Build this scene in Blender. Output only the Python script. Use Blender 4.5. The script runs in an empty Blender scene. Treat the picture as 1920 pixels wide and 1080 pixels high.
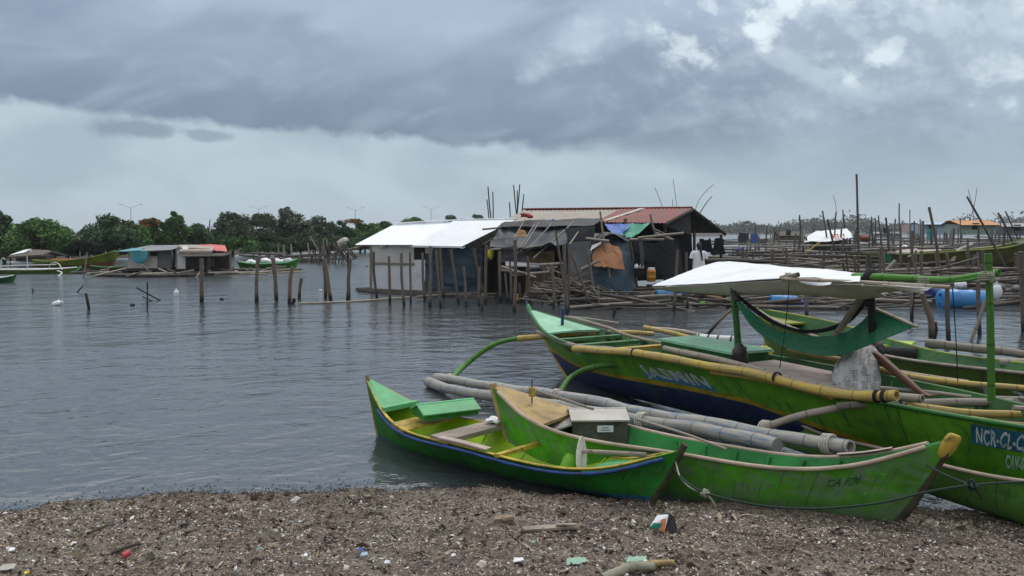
import bpy, bmesh, math, random
import numpy as np
from mathutils import Vector, Matrix
random.seed(7); RNG = np.random.default_rng(11)
SC = bpy.context.scene; COL = SC.collection
R = math.radians
# ------------------------------------------------------------------ camera numbers
F = 1493.0; H = 2.4; HOR = 432.0
TH = math.atan((540 - HOR) / F); CT, ST = math.cos(TH), math.sin(TH)
def ray(x, y): return np.array([x - 960, F * CT + (540 - y) * ST, -F * ST + (540 - y) * CT])
def gp(x, y, z=0.0):
    v = ray(x, y); return v * ((z - H) / v[2]) + np.array([0, 0, H])
def dp(x, y, Y):
    v = ray(x, y); return v * (Y / v[1]) + np.array([0, 0, H])
def Yw(y, z=0.0): return float(gp(960, y, z)[1])
def mpp(Y): return Y / F
# ------------------------------------------------------------------ node helper
class NT:
    def __init__(s, tree): s.t = tree; s.n = tree.nodes; s.l = tree.links
    def new(s, typ, ins=None, **kw):
        n = s.n.new(typ)
        for k, v in kw.items(): setattr(n, k, v)
        for k, v in (ins or {}).items(): s.put(n.inputs[k], v)
        return n
    def put(s, sock, v):
        if isinstance(v, bpy.types.NodeSocket): s.l.new(v, sock)
        else: sock.default_value = v
    def math(s, op, a, b=0.0, c=None, clamp=False):
        n = s.n.new('ShaderNodeMath'); n.operation = op; n.use_clamp = clamp
        s.put(n.inputs[0], a); s.put(n.inputs[1], b)
        if c is not None: s.put(n.inputs[2], c)
        return n.outputs[0]
    def add(s, a, b): return s.math('ADD', a, b)
    def sub(s, a, b): return s.math('SUBTRACT', a, b)
    def mul(s, a, b): return s.math('MULTIPLY', a, b)
    def step(s, x, lo, hi, a=0.0, b=1.0):
        n = s.n.new('ShaderNodeMapRange'); n.interpolation_type = 'SMOOTHSTEP'
        for k, v in zip(('Value', 'From Min', 'From Max', 'To Min', 'To Max'), (x, lo, hi, a, b)): s.put(n.inputs[k], v)
        return n.outputs[0]
    def mix(s, f, a, b, blend='MIX'):
        n = s.n.new('ShaderNodeMix'); n.data_type = 'RGBA'; n.blend_type = blend; n.clamp_factor = True
        s.put(n.inputs[0], f)
        for k, v in ((6, a), (7, b)):
            if isinstance(v, (tuple, list)): v = tuple(v[:3]) + (1.0,)
            s.put(n.inputs[k], v)
        return n.outputs[2]
    def noise(s, vec, scale, detail=4.0, rough=.55, dist=0.0, out=0):
        n = s.new('ShaderNodeTexNoise', {'Scale': scale, 'Detail': detail, 'Roughness': rough, 'Distortion': dist})
        if vec is not None: s.put(n.inputs['Vector'], vec)
        return n.outputs[out]
    def mapping(s, vec, scale=(1, 1, 1), rot=(0, 0, 0), loc=(0, 0, 0)):
        n = s.new('ShaderNodeMapping', {'Scale': scale, 'Rotation': rot, 'Location': loc}); s.put(n.inputs['Vector'], vec); return n.outputs[0]
    def xyz(s, vec):
        n = s.n.new('ShaderNodeSeparateXYZ'); s.put(n.inputs[0], vec); return n.outputs
    def comb(s, x, y, z):
        n = s.n.new('ShaderNodeCombineXYZ')
        for i, v in enumerate((x, y, z)): s.put(n.inputs[i], v)
        return n.outputs[0]
    def ramp(s, f, stops, interp='LINEAR'):
        n = s.n.new('ShaderNodeValToRGB'); cr = n.color_ramp; cr.interpolation = interp
        while len(cr.elements) < len(stops): cr.elements.new(.5)
        for e, (p, c) in zip(cr.elements, stops): e.position = p; e.color = tuple(c[:3]) + (1.0,)
        s.put(n.inputs[0], f); return n.outputs[0]
MATS = {}
def newmat(name):
    m = bpy.data.materials.new(name); m.use_nodes = True; t = NT(m.node_tree); t.n.clear()
    out = t.new('ShaderNodeOutputMaterial'); b = t.new('ShaderNodeBsdfPrincipled'); t.l.new(b.outputs[0], out.inputs[0])
    MATS[name] = m; return m, t, b
def k_(c, f): return tuple(min(1, x * f) for x in c)
def surface(name, c, rough=.6, var=.3, scale=5, bump=.15, bscale=30, dirt=None, damt=.45, dscale=3, metallic=0, stretch=(1, 1, 1), spec=.4, objvar=.15):
    m, t, b = newmat(name)
    co = t.new('ShaderNodeTexCoord').outputs['Object']
    oi = t.new('ShaderNodeObjectInfo').outputs['Random']
    v = t.mapping(co, stretch, loc=(3.1, 1.7, .4))
    n = t.noise(v, scale, 6, .6)
    col = t.mix(t.step(n, .3, .7), k_(c, 1 - var), k_(c, 1 + var))
    col = t.mix(1.0, col, t.new('ShaderNodeCombineColor', {0: t.math('MULTIPLY_ADD', oi, 2 * objvar, 1 - objvar), 1: t.math('MULTIPLY_ADD', oi, 2 * objvar, 1 - objvar), 2: t.math('MULTIPLY_ADD', oi, 2 * objvar, 1 - objvar)}).outputs[0], 'MULTIPLY')
    if dirt:
        d = t.noise(v, dscale, 8, .68, .6)
        col = t.mix(t.step(d, 1 - damt - .08, 1 - damt + .12), col, dirt)
    t.put(b.inputs['Base Color'], col); b.inputs['Metallic'].default_value = metallic
    b.inputs['Specular IOR Level'].default_value = spec
    t.put(b.inputs['Roughness'], t.math('MULTIPLY_ADD', n, .25, rough - .12))
    if bump:
        bn = t.new('ShaderNodeBump', {'Strength': bump, 'Distance': .02, 'Height': t.noise(v, bscale, 5, .6)})
        t.l.new(bn.outputs[0], b.inputs['Normal'])
    return m
def bamboo(name, c, c2, sp=.34, rough=.6, patch=None, pamt=.4, wet=False):
    m, t, b = newmat(name)
    tc = t.new('ShaderNodeTexCoord'); uv = tc.outputs['UV']
    oi = t.new('ShaderNodeObjectInfo').outputs['Random']
    u, v, _ = t.xyz(uv)
    vec = t.comb(t.math('SINE', t.mul(u, 6.2832)), t.math('COSINE', t.mul(u, 6.2832)), t.mul(v, 1.2))
    vec = t.new('ShaderNodeVectorMath', {0: vec, 1: t.comb(t.mul(oi, 40), t.mul(oi, 23), 0)}, operation='ADD').outputs[0]
    n = t.noise(vec, 2.6, 6, .65)
    st = t.noise(t.mapping(vec, (5, 5, .5)), 3, 4, .6)
    col = t.mix(t.step(n, .35, .66), c, c2)
    col = t.mix(t.mul(t.step(st, .5, .75), .55), col, k_(c, .38))
    bl = t.noise(t.mapping(vec, (1, 1, 3)), 4.5, 6, .7, .5); col = t.mix(t.mul(t.step(bl, .56, .66), .6), col, k_(c2, .35))
    if patch:
        col = t.mix(t.step(t.noise(vec, 2.1, 7, .7), 1 - pamt - .05, 1 - pamt + .08), col, patch)
    fr = t.math('ABSOLUTE', t.sub(t.math('FRACT', t.math('DIVIDE', v, sp)), .5))
    col = t.mix(t.mul(t.step(fr, .495 - .012 / sp, .5), .75), col, k_(c, .22))
    val = t.math('MULTIPLY_ADD', oi, .5, .75)
    col = t.mix(1.0, col, t.new('ShaderNodeCombineColor', {0: val, 1: val, 2: val}).outputs[0], 'MULTIPLY')
    if wet:
        z = t.xyz(tc.outputs['Object'])[2]
        w = t.step(t.add(z, t.mul(t.sub(n, .5), .35)), .36, .08)
        col = t.mix(w, col, (.012, .010, .008))
    t.put(b.inputs['Base Color'], col); b.inputs['Roughness'].default_value = rough; b.inputs['Specular IOR Level'].default_value = .35
    bn = t.new('ShaderNodeBump', {'Strength': .35, 'Distance': .01, 'Height': st}); t.l.new(bn.outputs[0], b.inputs['Normal'])
    return m
# ------------------------------------------------------------------ mesh builder
class MB:
    def __init__(s): s.v = []; s.f = []; s.mi = []; s.uv = []; s.sm = []
    def quad(s, *p, mi=0, uv=None, sm=False):
        b = len(s.v); s.v += [tuple(map(float, q)) for q in p]; s.f.append(tuple(range(b, b + len(p)))); s.mi.append(mi); s.sm.append(sm)
        s.uv.append(uv or [(0, 0)] * len(p)); return s
    def grid(s, P, mi=0, uv=None, sm=True, flip=False, closed=False):
        P = np.asarray(P, float); n, m = P.shape[:2]; b = len(s.v); s.v += [tuple(q) for q in P.reshape(-1, 3)]
        for i in range(n - 1):
            for j in range(m if closed else m - 1):
                j2 = (j + 1) % m
                q = (b + i * m + j, b + i * m + j2, b + (i + 1) * m + j2, b + (i + 1) * m + j)
                if uv is not None:
                    w = [tuple(uv[i][j]), tuple(uv[i][j + 1]), tuple(uv[i + 1][j + 1]), tuple(uv[i + 1][j])]
                else: w = [(0, 0)] * 4
                if flip: q = q[::-1]; w = w[::-1]
                s.f.append(q); s.uv.append(w); s.mi.append(mi(i, j) if callable(mi) else mi); s.sm.append(sm)
        return s
    def box(s, c, size, rz=0, rx=0, ry=0, mi=0, taper=1):
        M = Matrix.Translation(Vector(c)) @ Matrix.Rotation(rz, 4, 'Z') @ Matrix.Rotation(ry, 4, 'Y') @ Matrix.Rotation(rx, 4, 'X')
        a, b_, c_ = [k / 2 for k in size]; b = len(s.v)
        for z in (-1, 1):
            k = taper if z > 0 else 1
            for x, y in ((-1, -1), (1, -1), (1, 1), (-1, 1)): s.v.append(tuple(M @ Vector((x * a * k, y * b_ * k, z * c_))))
        for q in ((3, 2, 1, 0), (4, 5, 6, 7), (0, 1, 5, 4), (1, 2, 6, 5), (2, 3, 7, 6), (3, 0, 4, 7)):
            s.f.append(tuple(b + i for i in q)); s.mi.append(mi); s.sm.append(False); s.uv.append([(0, 0), (1, 0), (1, 1), (0, 1)])
        return s
    def slab(s, p, th, mi=0, n=None):
        p = [np.asarray(q, float) for q in p]
        if n is None:
            n = np.cross(p[1] - p[0], p[-1] - p[0]); n = n / (np.linalg.norm(n) + 1e-9)
        n = np.asarray(n, float) * th; k = len(p); b = len(s.v)
        s.v += [tuple(q) for q in p] + [tuple(q - n) for q in p]
        fs = [tuple(range(b, b + k)), tuple(range(b + 2 * k - 1, b + k - 1, -1))] + [(b + i, b + k + i, b + k + (i + 1) % k, b + (i + 1) % k) for i in range(k)]
        for q in fs: s.f.append(q); s.mi.append(mi); s.sm.append(False); s.uv.append([(0, 0)] * len(q))
        return s
    def tube(s, pts, r, n=8, mi=0, cap=True, sp=0, v0=0, flat=None, hollow=False):
        P = np.asarray(pts, float); k = len(P); rr = np.full(k, r, float) if np.isscalar(r) else np.asarray(r, float)
        T = np.gradient(P, axis=0); T /= np.linalg.norm(T, axis=1)[:, None] + 1e-12
        ref = np.array([0, 0, 1.]) if abs(T[0][2]) < .9 else np.array([1., 0, 0])
        L = np.concatenate([[0], np.cumsum(np.linalg.norm(np.diff(P, axis=0), axis=1))]) + v0
        G = []; U = []
        a = np.linspace(0, 2 * np.pi, n, endpoint=False)
        for i in range(k):
            x = np.cross(ref, T[i]); x /= np.linalg.norm(x) + 1e-12; y = np.cross(T[i], x)
            q = rr[i] * (1 + (.07 * math.exp(-((((L[i] / sp + .5) % 1) - .5) * sp / .018) ** 2) if sp else 0))
            fx, fy = flat or (1, 1)
            G.append(P[i] + q * (np.outer(np.cos(a) * fx, x) + np.outer(np.sin(a) * fy, y))); U.append([(j / n, L[i]) for j in range(n + 1)])
        s.grid(G, mi, U, True, closed=True)
        if cap:
            for idx, G_, fl in ((0, G[0], True), (-1, G[-1], False)):
                b = len(s.v)
                if hollow:
                    c = P[idx]; g2 = c + (G_ - c) * .72; g3 = g2 + T[idx] * (.12 if idx == 0 else -.12)
                    s.grid([G_, g2, g3], mi, [[(j / n, L[idx] + .1 * q) for j in range(n + 1)] for q in (0, .2, 1)], False, flip=not fl, closed=True)
                    b = len(s.v); G_ = g3
                s.v += [tuple(q) for q in G_]; q = tuple(range(b, b + n)); w = [(j / n, L[idx] + .17) for j in range(n)]
                s.f.append(q[::-1] if fl else q); s.mi.append(mi); s.sm.append(False); s.uv.append(w)
        return s
    def ell(s, c, r, rz=0, nu=10, nv=7, mi=0, wob=0, seed=0):
        g = np.random.default_rng(seed); P = []
        for i in range(nv + 1):
            a = math.pi * i / nv; row = []
            for j in range(nu):
                b = 2 * math.pi * j / nu; w = 1 + wob * g.normal() if 0 < i < nv else 1
                x, y, z = math.sin(a) * math.cos(b) * r[0] * w, math.sin(a) * math.sin(b) * r[1] * w, -math.cos(a) * r[2] * w
                row.append((c[0] + x * math.cos(rz) - y * math.sin(rz), c[1] + x * math.sin(rz) + y * math.cos(rz), c[2] + z))
            P.append(row)
        return s.grid(P, mi, None, True, closed=True)
    def build(s, name, mats, parent=None, origin=None, label=None, cat=None, group=None, kind=None):
        o_ = np.zeros(3)
        if parent is not None: o_ = wloc(parent)
        elif origin is not None: o_ = np.asarray(origin, float)
        me = bpy.data.meshes.new(name); V = np.asarray(s.v, float) - o_
        me.from_pydata([tuple(q) for q in V], [], s.f)
        for m in (mats if isinstance(mats, (list, tuple)) else [mats]): me.materials.append(MATS[m] if isinstance(m, str) else m)
        me.polygons.foreach_set('material_index', s.mi); me.polygons.foreach_set('use_smooth', s.sm)
        uv = me.uv_layers.new(name='UVMap'); flat = [c for w in s.uv for p in w for c in p]; uv.data.foreach_set('uv', flat)
        me.update()
        o = bpy.data.objects.new(name, me); COL.objects.link(o)
        if parent is not None: o.parent = parent
        elif origin is not None: o.location = tuple(o_)
        return tag(o, label, cat, group, kind)
def wloc(o):
    p = np.array(o.location, float)
    while o.parent is not None: o = o.parent; p = p + np.array(o.location, float)
    return p
def tag(o, label=None, cat=None, group=None, kind=None):
    for k, v in (('label', label), ('category', cat), ('group', group), ('kind', kind)):
        if v: o[k] = v
    return o
def thing(name, loc, label, cat, group=None):
    o = bpy.data.objects.new(name, None); COL.objects.link(o); o.location = tuple(map(float, loc)); o.empty_display_size = .2
    return tag(o, label, cat, group)
def path(pts, n=24):
    P = np.asarray(pts, float)
    if len(P) == 2: return P[0] + np.outer(np.linspace(0, 1, n), P[1] - P[0])
    t = np.arange(len(P)); tt = np.linspace(0, len(P) - 1, n); out = []
    for q in tt:
        i = min(int(q), len(P) - 2); u = q - i; p1, p2 = P[i], P[i + 1]
        p0 = P[i - 1] if i else 2 * p1 - p2; p3 = P[i + 2] if i + 2 < len(P) else 2 * p2 - p1
        out.append(.5 * (2 * p1 + (p2 - p0) * u + (2 * p0 - 5 * p1 + 4 * p2 - p3) * u * u + (3 * p1 - p0 - 3 * p2 + p3) * u ** 3))
    return np.array(out)
def pole(pts, r, name, mat, parent=None, label=None, cat=None, group=None, n=8, seg=None, sp=.34, taper=.85, wob=0, hollow=False, origin=None, v0=None):
    P = np.asarray(pts, float); L = np.linalg.norm(np.diff(P, axis=0), axis=1).sum()
    seg = seg or int(min(60, max(6, L / .05 if sp and r > .02 else L / .3)))
    Q = path(P, seg)
    if wob: Q[1:-1] += RNG.normal(size=(len(Q) - 2, 3)) * wob * r
    ph = RNG.random(4) * 6.28; lq = np.concatenate([[0], np.cumsum(np.linalg.norm(np.diff(Q, axis=0), axis=1))])
    if len(Q) > 8:
        Q = Q + (np.outer(np.sin(lq * 2.1 + ph[0]) + .6 * np.sin(lq * 5.3 + ph[1]), [.6, .6, 0]) + np.outer(np.sin(lq * 2.6 + ph[2]) + .6 * np.sin(lq * 6.1 + ph[3]), [0, 0, 1])) * r * .13
    rr = np.linspace(r, r * taper, len(Q)) * (1 + .05 * np.sin(lq * 3.3 + ph[1]) + .03 * np.sin(lq * 8.7 + ph[2]))
    m = MB().tube(Q, rr, n, sp=sp * (.9 + .2 * RNG.random()) if r > .02 else 0, hollow=hollow, v0=RNG.random() * 3 if v0 is None else v0)
    return m.build(name, mat, parent, P[0] if origin is None else origin, label, cat, group)
def lashing(P, axis, r, name, mat, parent, turns=4, w=.05):
    axis = np.asarray(axis, float); axis /= np.linalg.norm(axis); ref = np.array([0, 0, 1.]) if abs(axis[2]) < .9 else np.array([1., 0, 0])
    x = np.cross(ref, axis); x /= np.linalg.norm(x); y = np.cross(axis, x); a = np.linspace(0, 2 * np.pi * turns, 12 * turns)
    Q = np.asarray(P) + r * (np.outer(np.cos(a), x) + np.outer(np.sin(a), y)) + np.outer(np.linspace(-w, w, len(a)), axis)
    return MB().tube(Q, .007, 5).build(name, mat, parent)
def text_mesh(txt, size=1.0):
    cu = bpy.data.curves.new('lettering', 'FONT'); cu.body = txt; cu.size = size; cu.resolution_u = 3; cu.offset = .028; cu.space_character = 1.08
    o = bpy.data.objects.new('lettering', cu); COL.objects.link(o); dg = bpy.context.evaluated_depsgraph_get(); dg.update()
    me = bpy.data.meshes.new_from_object(o.evaluated_get(dg)); bpy.data.objects.remove(o); bpy.data.curves.remove(cu)
    bm = bmesh.new(); bm.from_mesh(me)
    bmesh.ops.triangulate(bm, faces=bm.faces[:])
    bmesh.ops.subdivide_edges(bm, edges=[e for e in bm.edges if e.calc_length() > size * .25], cuts=2, use_grid_fill=False)
    bmesh.ops.triangulate(bm, faces=bm.faces[:])
    V = np.array([v.co[:] for v in bm.verts]); bm.verts.ensure_lookup_table(); Fc = [tuple(v.index for v in f.verts) for f in bm.faces]; bm.free(); bpy.data.meshes.remove(me)
    return V, Fc
# ------------------------------------------------------------------ materials
GREY = (.13, .115, .1)
bamboo('bamboo_yellow', (.46, .32, .04), (.33, .25, .09), patch=(.24, .20, .14), pamt=.46)
bamboo('bamboo_grey', (.30, .26, .20), (.20, .175, .15), patch=(.12, .10, .085), pamt=.3)
bamboo('bamboo_pale', (.40, .34, .25), (.29, .25, .2), patch=(.18, .15, .12), pamt=.3)
bamboo('bamboo_green', (.045, .17, .02), (.085, .22, .03), patch=(.10, .22, .05), pamt=.3)
bamboo('bamboo_dark_green', (.02, .10, .02), (.045, .16, .03), patch=(.09, .12, .045), pamt=.3)
bamboo('bamboo_blue', (.33, .325, .29), (.42, .39, .33), sp=.42, patch=(.12, .21, .36), pamt=.43)
bamboo('post_grey', (.16, .13, .105), (.095, .077, .065), sp=.5, patch=(.055, .045, .04), pamt=.35, wet=True)
bamboo('post_brown', (.19, .14, .095), (.10, .075, .055), sp=.5, patch=(.05, .04, .035), pamt=.4, wet=True)
bamboo('post_dark', (.028, .022, .02), (.05, .038, .03), sp=.6, wet=True)
bamboo('stick_far', (.10, .09, .08), (.06, .055, .05), sp=2)
bamboo('stick_pale', (.30, .27, .23), (.2, .18, .15), sp=2)
bamboo('driftwood', (.165, .14, .115), (.085, .07, .058), sp=.6, patch=(.06, .05, .04), pamt=.35)
surface('old_plank', (.27, .225, .18), .75, .3, 3, .3, 40, (.09, .08, .065), .4, 4, stretch=(1, 1, 1))
surface('pink_plank', (.36, .29, .25), .75, .2, 3, .25, 40, (.20, .15, .13), .35, 5)
surface('tan_paint', (.36, .25, .10), .7, .25, 4, .25, 40, (.17, .12, .06), .4, 6)
surface('yellow_paint', (.42, .30, .04), .6, .3, 5, .2, 40, (.10, .075, .04), .42, 9)
surface('pale_rail', (.42, .33, .25), .7, .25, 3, .3, 40, (.17, .12, .09), .36, 6)
surface('green_paint', (.016, .135, .02), .5, .3, 3, .12, 60, (.01, .045, .015), .33, 4)
surface('light_green_paint', (.10, .37, .15), .55, .2, 4, .12, 60, (.06, .17, .07), .3, 6)
surface('mint_paint', (.23, .47, .30), .55, .15, 4, .1, 60, (.12, .26, .15), .3, 6)
surface('lime_paint', (.33, .52, .016), .55, .3, 3, .15, 50, (.07, .14, .02), .38, 4)
surface('inner_green', (.028, .20, .045), .55, .3, 3, .15, 50, (.015, .08, .02), .36, 4)
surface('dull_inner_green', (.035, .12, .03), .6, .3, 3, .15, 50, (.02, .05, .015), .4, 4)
surface('olive_paint', (.16, .19, .02), .6, .35, 2, .15, 40, (.06, .08, .015), .4, 3)
surface('dark_hull', (.045, .055, .03), .6, .35, 2, .15, 40, (.02, .02, .014), .4, 3)
surface('blue_rail', (.02, .055, .21), .55, .35, 6, .2, 40, (.03, .035, .05), .42, 11)
surface('blue_hull', (.015, .03, .16), .5, .3, 2, .1, 40, (.01, .012, .05), .35, 4)
surface('red_brown_paint', (.19, .045, .02), .6, .3, 2, .1, 30, (.06, .03, .02), .35, 3)
surface('orange_paint', (.42, .17, .03), .6, .25, 2, .1, 30, (.2, .09, .03), .35, 3)
surface('worn_white', (.56, .55, .49), .7, .2, 4, .3, 26, (.33, .31, .25), .42, 9)
surface('white_paint', (.68, .69, .68), .55, .08, 3, .1, 30, (.45, .45, .42), .3, 4)
surface('dark_edge', (.05, .045, .02), .7, .4, 8, .3, 50)
surface('weathered_box', (.085, .083, .06), .75, .35, 4, .3, 40, (.035, .035, .025), .45, 4)
surface('box_lid', (.43, .40, .35), .7, .15, 4, .2, 40, (.24, .22, .2), .36, 5)
surface('dark_cloth', (.014, .013, .015), .85, .4, 8, .5, 14)
surface('dark_lump', (.03, .022, .022), .6, .5, 9, .5, 16, (.10, .07, .06), .3, 8)
surface('green_net', (.008, .125, .06), .8, .3, 30, .6, 120, (.012, .14, .07), .36, 60)
surface('black_net', (.007, .009, .012), .85, .3, 20, .5, 90)
surface('white_tarp', (.78, .80, .81), .55, .06, 2, .5, 5, (.50, .51, .48), .37, 3.2, spec=.3)
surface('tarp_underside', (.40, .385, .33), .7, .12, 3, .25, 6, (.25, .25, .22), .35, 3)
surface('new_tin', (.74, .77, .80), .4, .05, 1.5, .03, 8, (.52, .54, .56), .36, 2.2, spec=.5)
surface('rusty_tin', (.30, .25, .21), .65, .15, 2, .1, 9, (.20, .13, .10), .42, 1.3)
surface('red_tin', (.19, .035, .028), .65, .4, 1.6, .1, 9, (.10, .05, .035), .47, 2.2)
surface('white_wall', (.60, .62, .64), .7, .06, 1.5, .06, 12, (.40, .41, .40), .38, 2.0)
surface('plywood', (.50, .49, .46), .7, .08, 2, .06, 12, (.40, .38, .34), .35, 1.5)
surface('teal_tarp', (.018, .045, .065), .55, .35, 1.6, .9, 7, (.03, .07, .10), .35, 2)
surface('black_tarp', (.012, .015, .019), .6, .4, 2, .9, 7, (.045, .052, .06), .36, 2)
surface('roof_tarp', (.032, .039, .047), .6, .45, 2, .6, 3.5, (.10, .115, .125), .38, 2.2)
surface('blue_tarp', (.02, .10, .40), .5, .25, 2, .4, 4, (.015, .06, .22), .35, 2)
surface('green_tarp', (.03, .26, .16), .5, .25, 2, .4, 4, (.10, .40, .28), .35, 2)
surface('teal_sheet', (.05, .26, .29), .5, .25, 1, .4, 3, (.10, .36, .40), .4, 1.2)
surface('orange_cloth', (.42, .20, .10), .75, .2, 2, .4, 4, (.30, .13, .06), .35, 2)
surface('grey_board', (.15, .155, .16), .75, .25, 1.4, .2, 20, (.09, .09, .09), .4, 1.6)
surface('card_brown', (.15, .10, .05), .8, .4, 2, .2, 20, (.05, .04, .025), .45, 2.5)
surface('room_shade', (.012, .012, .014), .9, .4, 2, .2, 8)  # near-black colour stands in for the shade inside rooms and openings
surface('beam_wood', (.20, .15, .10), .75, .3, 3, .3, 30)
surface('dark_wood', (.045, .038, .032), .8, .4, 3, .3, 30)
surface('thatch', (.11, .095, .075), .9, .45, 3, .6, 26, (.05, .043, .036), .42, 5, stretch=(3, 3, .5))
surface('far_tin', (.20, .22, .22), .6, .3, 1, .1, 6, (.12, .08, .06), .42, .8)
surface('red_sheet', (.50, .10, .08), .6, .25, 1, .3, 3, (.30, .05, .05), .4, 1)
surface('pale_blue_wall', (.36, .48, .58), .7, .1, 1, .1, 8)
surface('pink_wall', (.45, .34, .32), .7, .15, 1, .1, 8)
surface('pale_green_wall', (.26, .34, .29), .7, .2, 1, .1, 8, (.15, .2, .17), .4, 1)
surface('blue_drum', (.03, .20, .46), .4, .18, 2, .05, 20, (.02, .11, .27), .34, 3, spec=.5)
surface('dark_blue_drum', (.012, .035, .17), .45, .25, 2, .05, 20)
surface('amber_plastic', (.50, .22, .02), .45, .25, 3, .05, 20, (.22, .10, .02), .35, 3)
surface('yellow_bag', (.62, .52, .04), .5, .2, 6, .4, 14)
surface('white_plastic', (.75, .77, .78), .4, .05, 5, .15, 14)
surface('lime_plastic', (.22, .50, .06), .45, .1, 5, .05, 20)
surface('steel', (.12, .14, .15), .45, .3, 8, .1, 30, (.16, .08, .04), .35, 9)
surface('hazed_metal', (.30, .34, .37), .5, .1, 1, 0)  # pale grey with distance haze mixed into the colour
surface('plate', (.72, .74, .75), .5, .05, 5, 0)
surface('rope', (.30, .30, .22), .85, .3, 20, .4, 120)
surface('green_rope', (.012, .030, .02), .85, .3, 20, .4, 120)
surface('pale_rope', (.55, .52, .44), .85, .2, 20, .4, 120)
surface('letter_white', (.42, .48, .51), .6, .25, 8, .1, 40, (.11, .19, .19), .43, 17)
surface('letter_shadow', (.10, .085, .09), .6, .3, 8, .1, 40, (.30, .33, .36), .5, 14)
surface('letter_faded', (.012, .085, .03), .6, .3, 12, .1, 40, (.035, .20, .015), .5, 16)
surface('letter_blue', (.03, .17, .27), .6, .25, 8, .1, 40)
surface('letter_red', (.45, .06, .06), .6, .2, 4, .05, 30)
surface('black_paint', (.012, .012, .014), .55, .3, 8, .1, 40)
surface('plate_blue', (.012, .085, .14), .55, .25, 6, .1, 40)
surface('skin', (.115, .048, .026), .55, .15, 6, .1, 60, objvar=.05)
surface('hair', (.010, .008, .007), .5, .4, 30, .6, 60, stretch=(1, 1, .3))
surface('trousers', (.03, .035, .05), .85, .3, 6, .4, 30)
surface('white_shirt', (.74, .75, .76), .85, .06, 5, .5, 7, objvar=.02)
surface('straw', (.33, .19, .08), .8, .3, 20, .4, 60)
surface('bark', (.07, .06, .05), .9, .35, 3, .4, 12)
surface('drift_log', (.24, .235, .17), .85, .3, 4, .6, 18, (.10, .11, .07), .42, 4)
surface('mint_scrap', (.25, .40, .30), .7, .2, 6, .4, 14, (.3, .3, .25), .4, 8)
surface('red_plastic', (.50, .07, .08), .45, .1, 4, .05, 20)
surface('blue_plastic', (.03, .12, .50), .45, .1, 4, .05, 20)
surface('pale_blue_plastic', (.35, .52, .68), .45, .1, 4, .05, 20)
surface('dark_stick', (.05, .042, .036), .8, .3, 6, .4, 30)
surface('dark_plastic', (.03, .032, .036), .45, .3, 6, .3, 20)
surface('green_print', (.01, .13, .09), .5, .2, 6, .2, 20)
surface('orange_print', (.55, .16, .05), .5, .2, 6, .2, 20)
surface('weed', (.045, .03, .02), .9, .4, 10, .5, 30)
def leafmat(name, a, b_, c):
    m, t, b = newmat(name)
    g = t.new('ShaderNodeNewGeometry').outputs['Random Per Island']; co = t.new('ShaderNodeTexCoord').outputs['Object']
    n = t.noise(co, .45, 3, .5)
    col = t.mix(t.step(t.add(t.mul(g, .6), t.mul(n, .7)), .35, .95), a, b_)
    col = t.mix(t.step(g, .93, .99), col, c)
    t.put(b.inputs['Base Color'], col); b.inputs['Roughness'].default_value = .7; b.inputs['Specular IOR Level'].default_value = .15
leafmat('leaf_dark', (0.043, 0.084, 0.043), (0.095, 0.174, 0.067), (0.200, 0.263, 0.105))
leafmat('leaf_mid', (0.055, 0.122, 0.038), (0.116, 0.243, 0.059), (0.212, 0.338, 0.084))
leafmat('leaf_grey', (0.069, 0.102, 0.072), (0.137, 0.174, 0.110), (0.253, 0.243, 0.149))
leafmat('leaf_flame', (.10, .085, .03), (.36, .12, .035), (.55, .20, .06))
leafmat('leaf_far', (.055, .078, .06), (.085, .108, .078), (.11, .12, .085))

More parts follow.
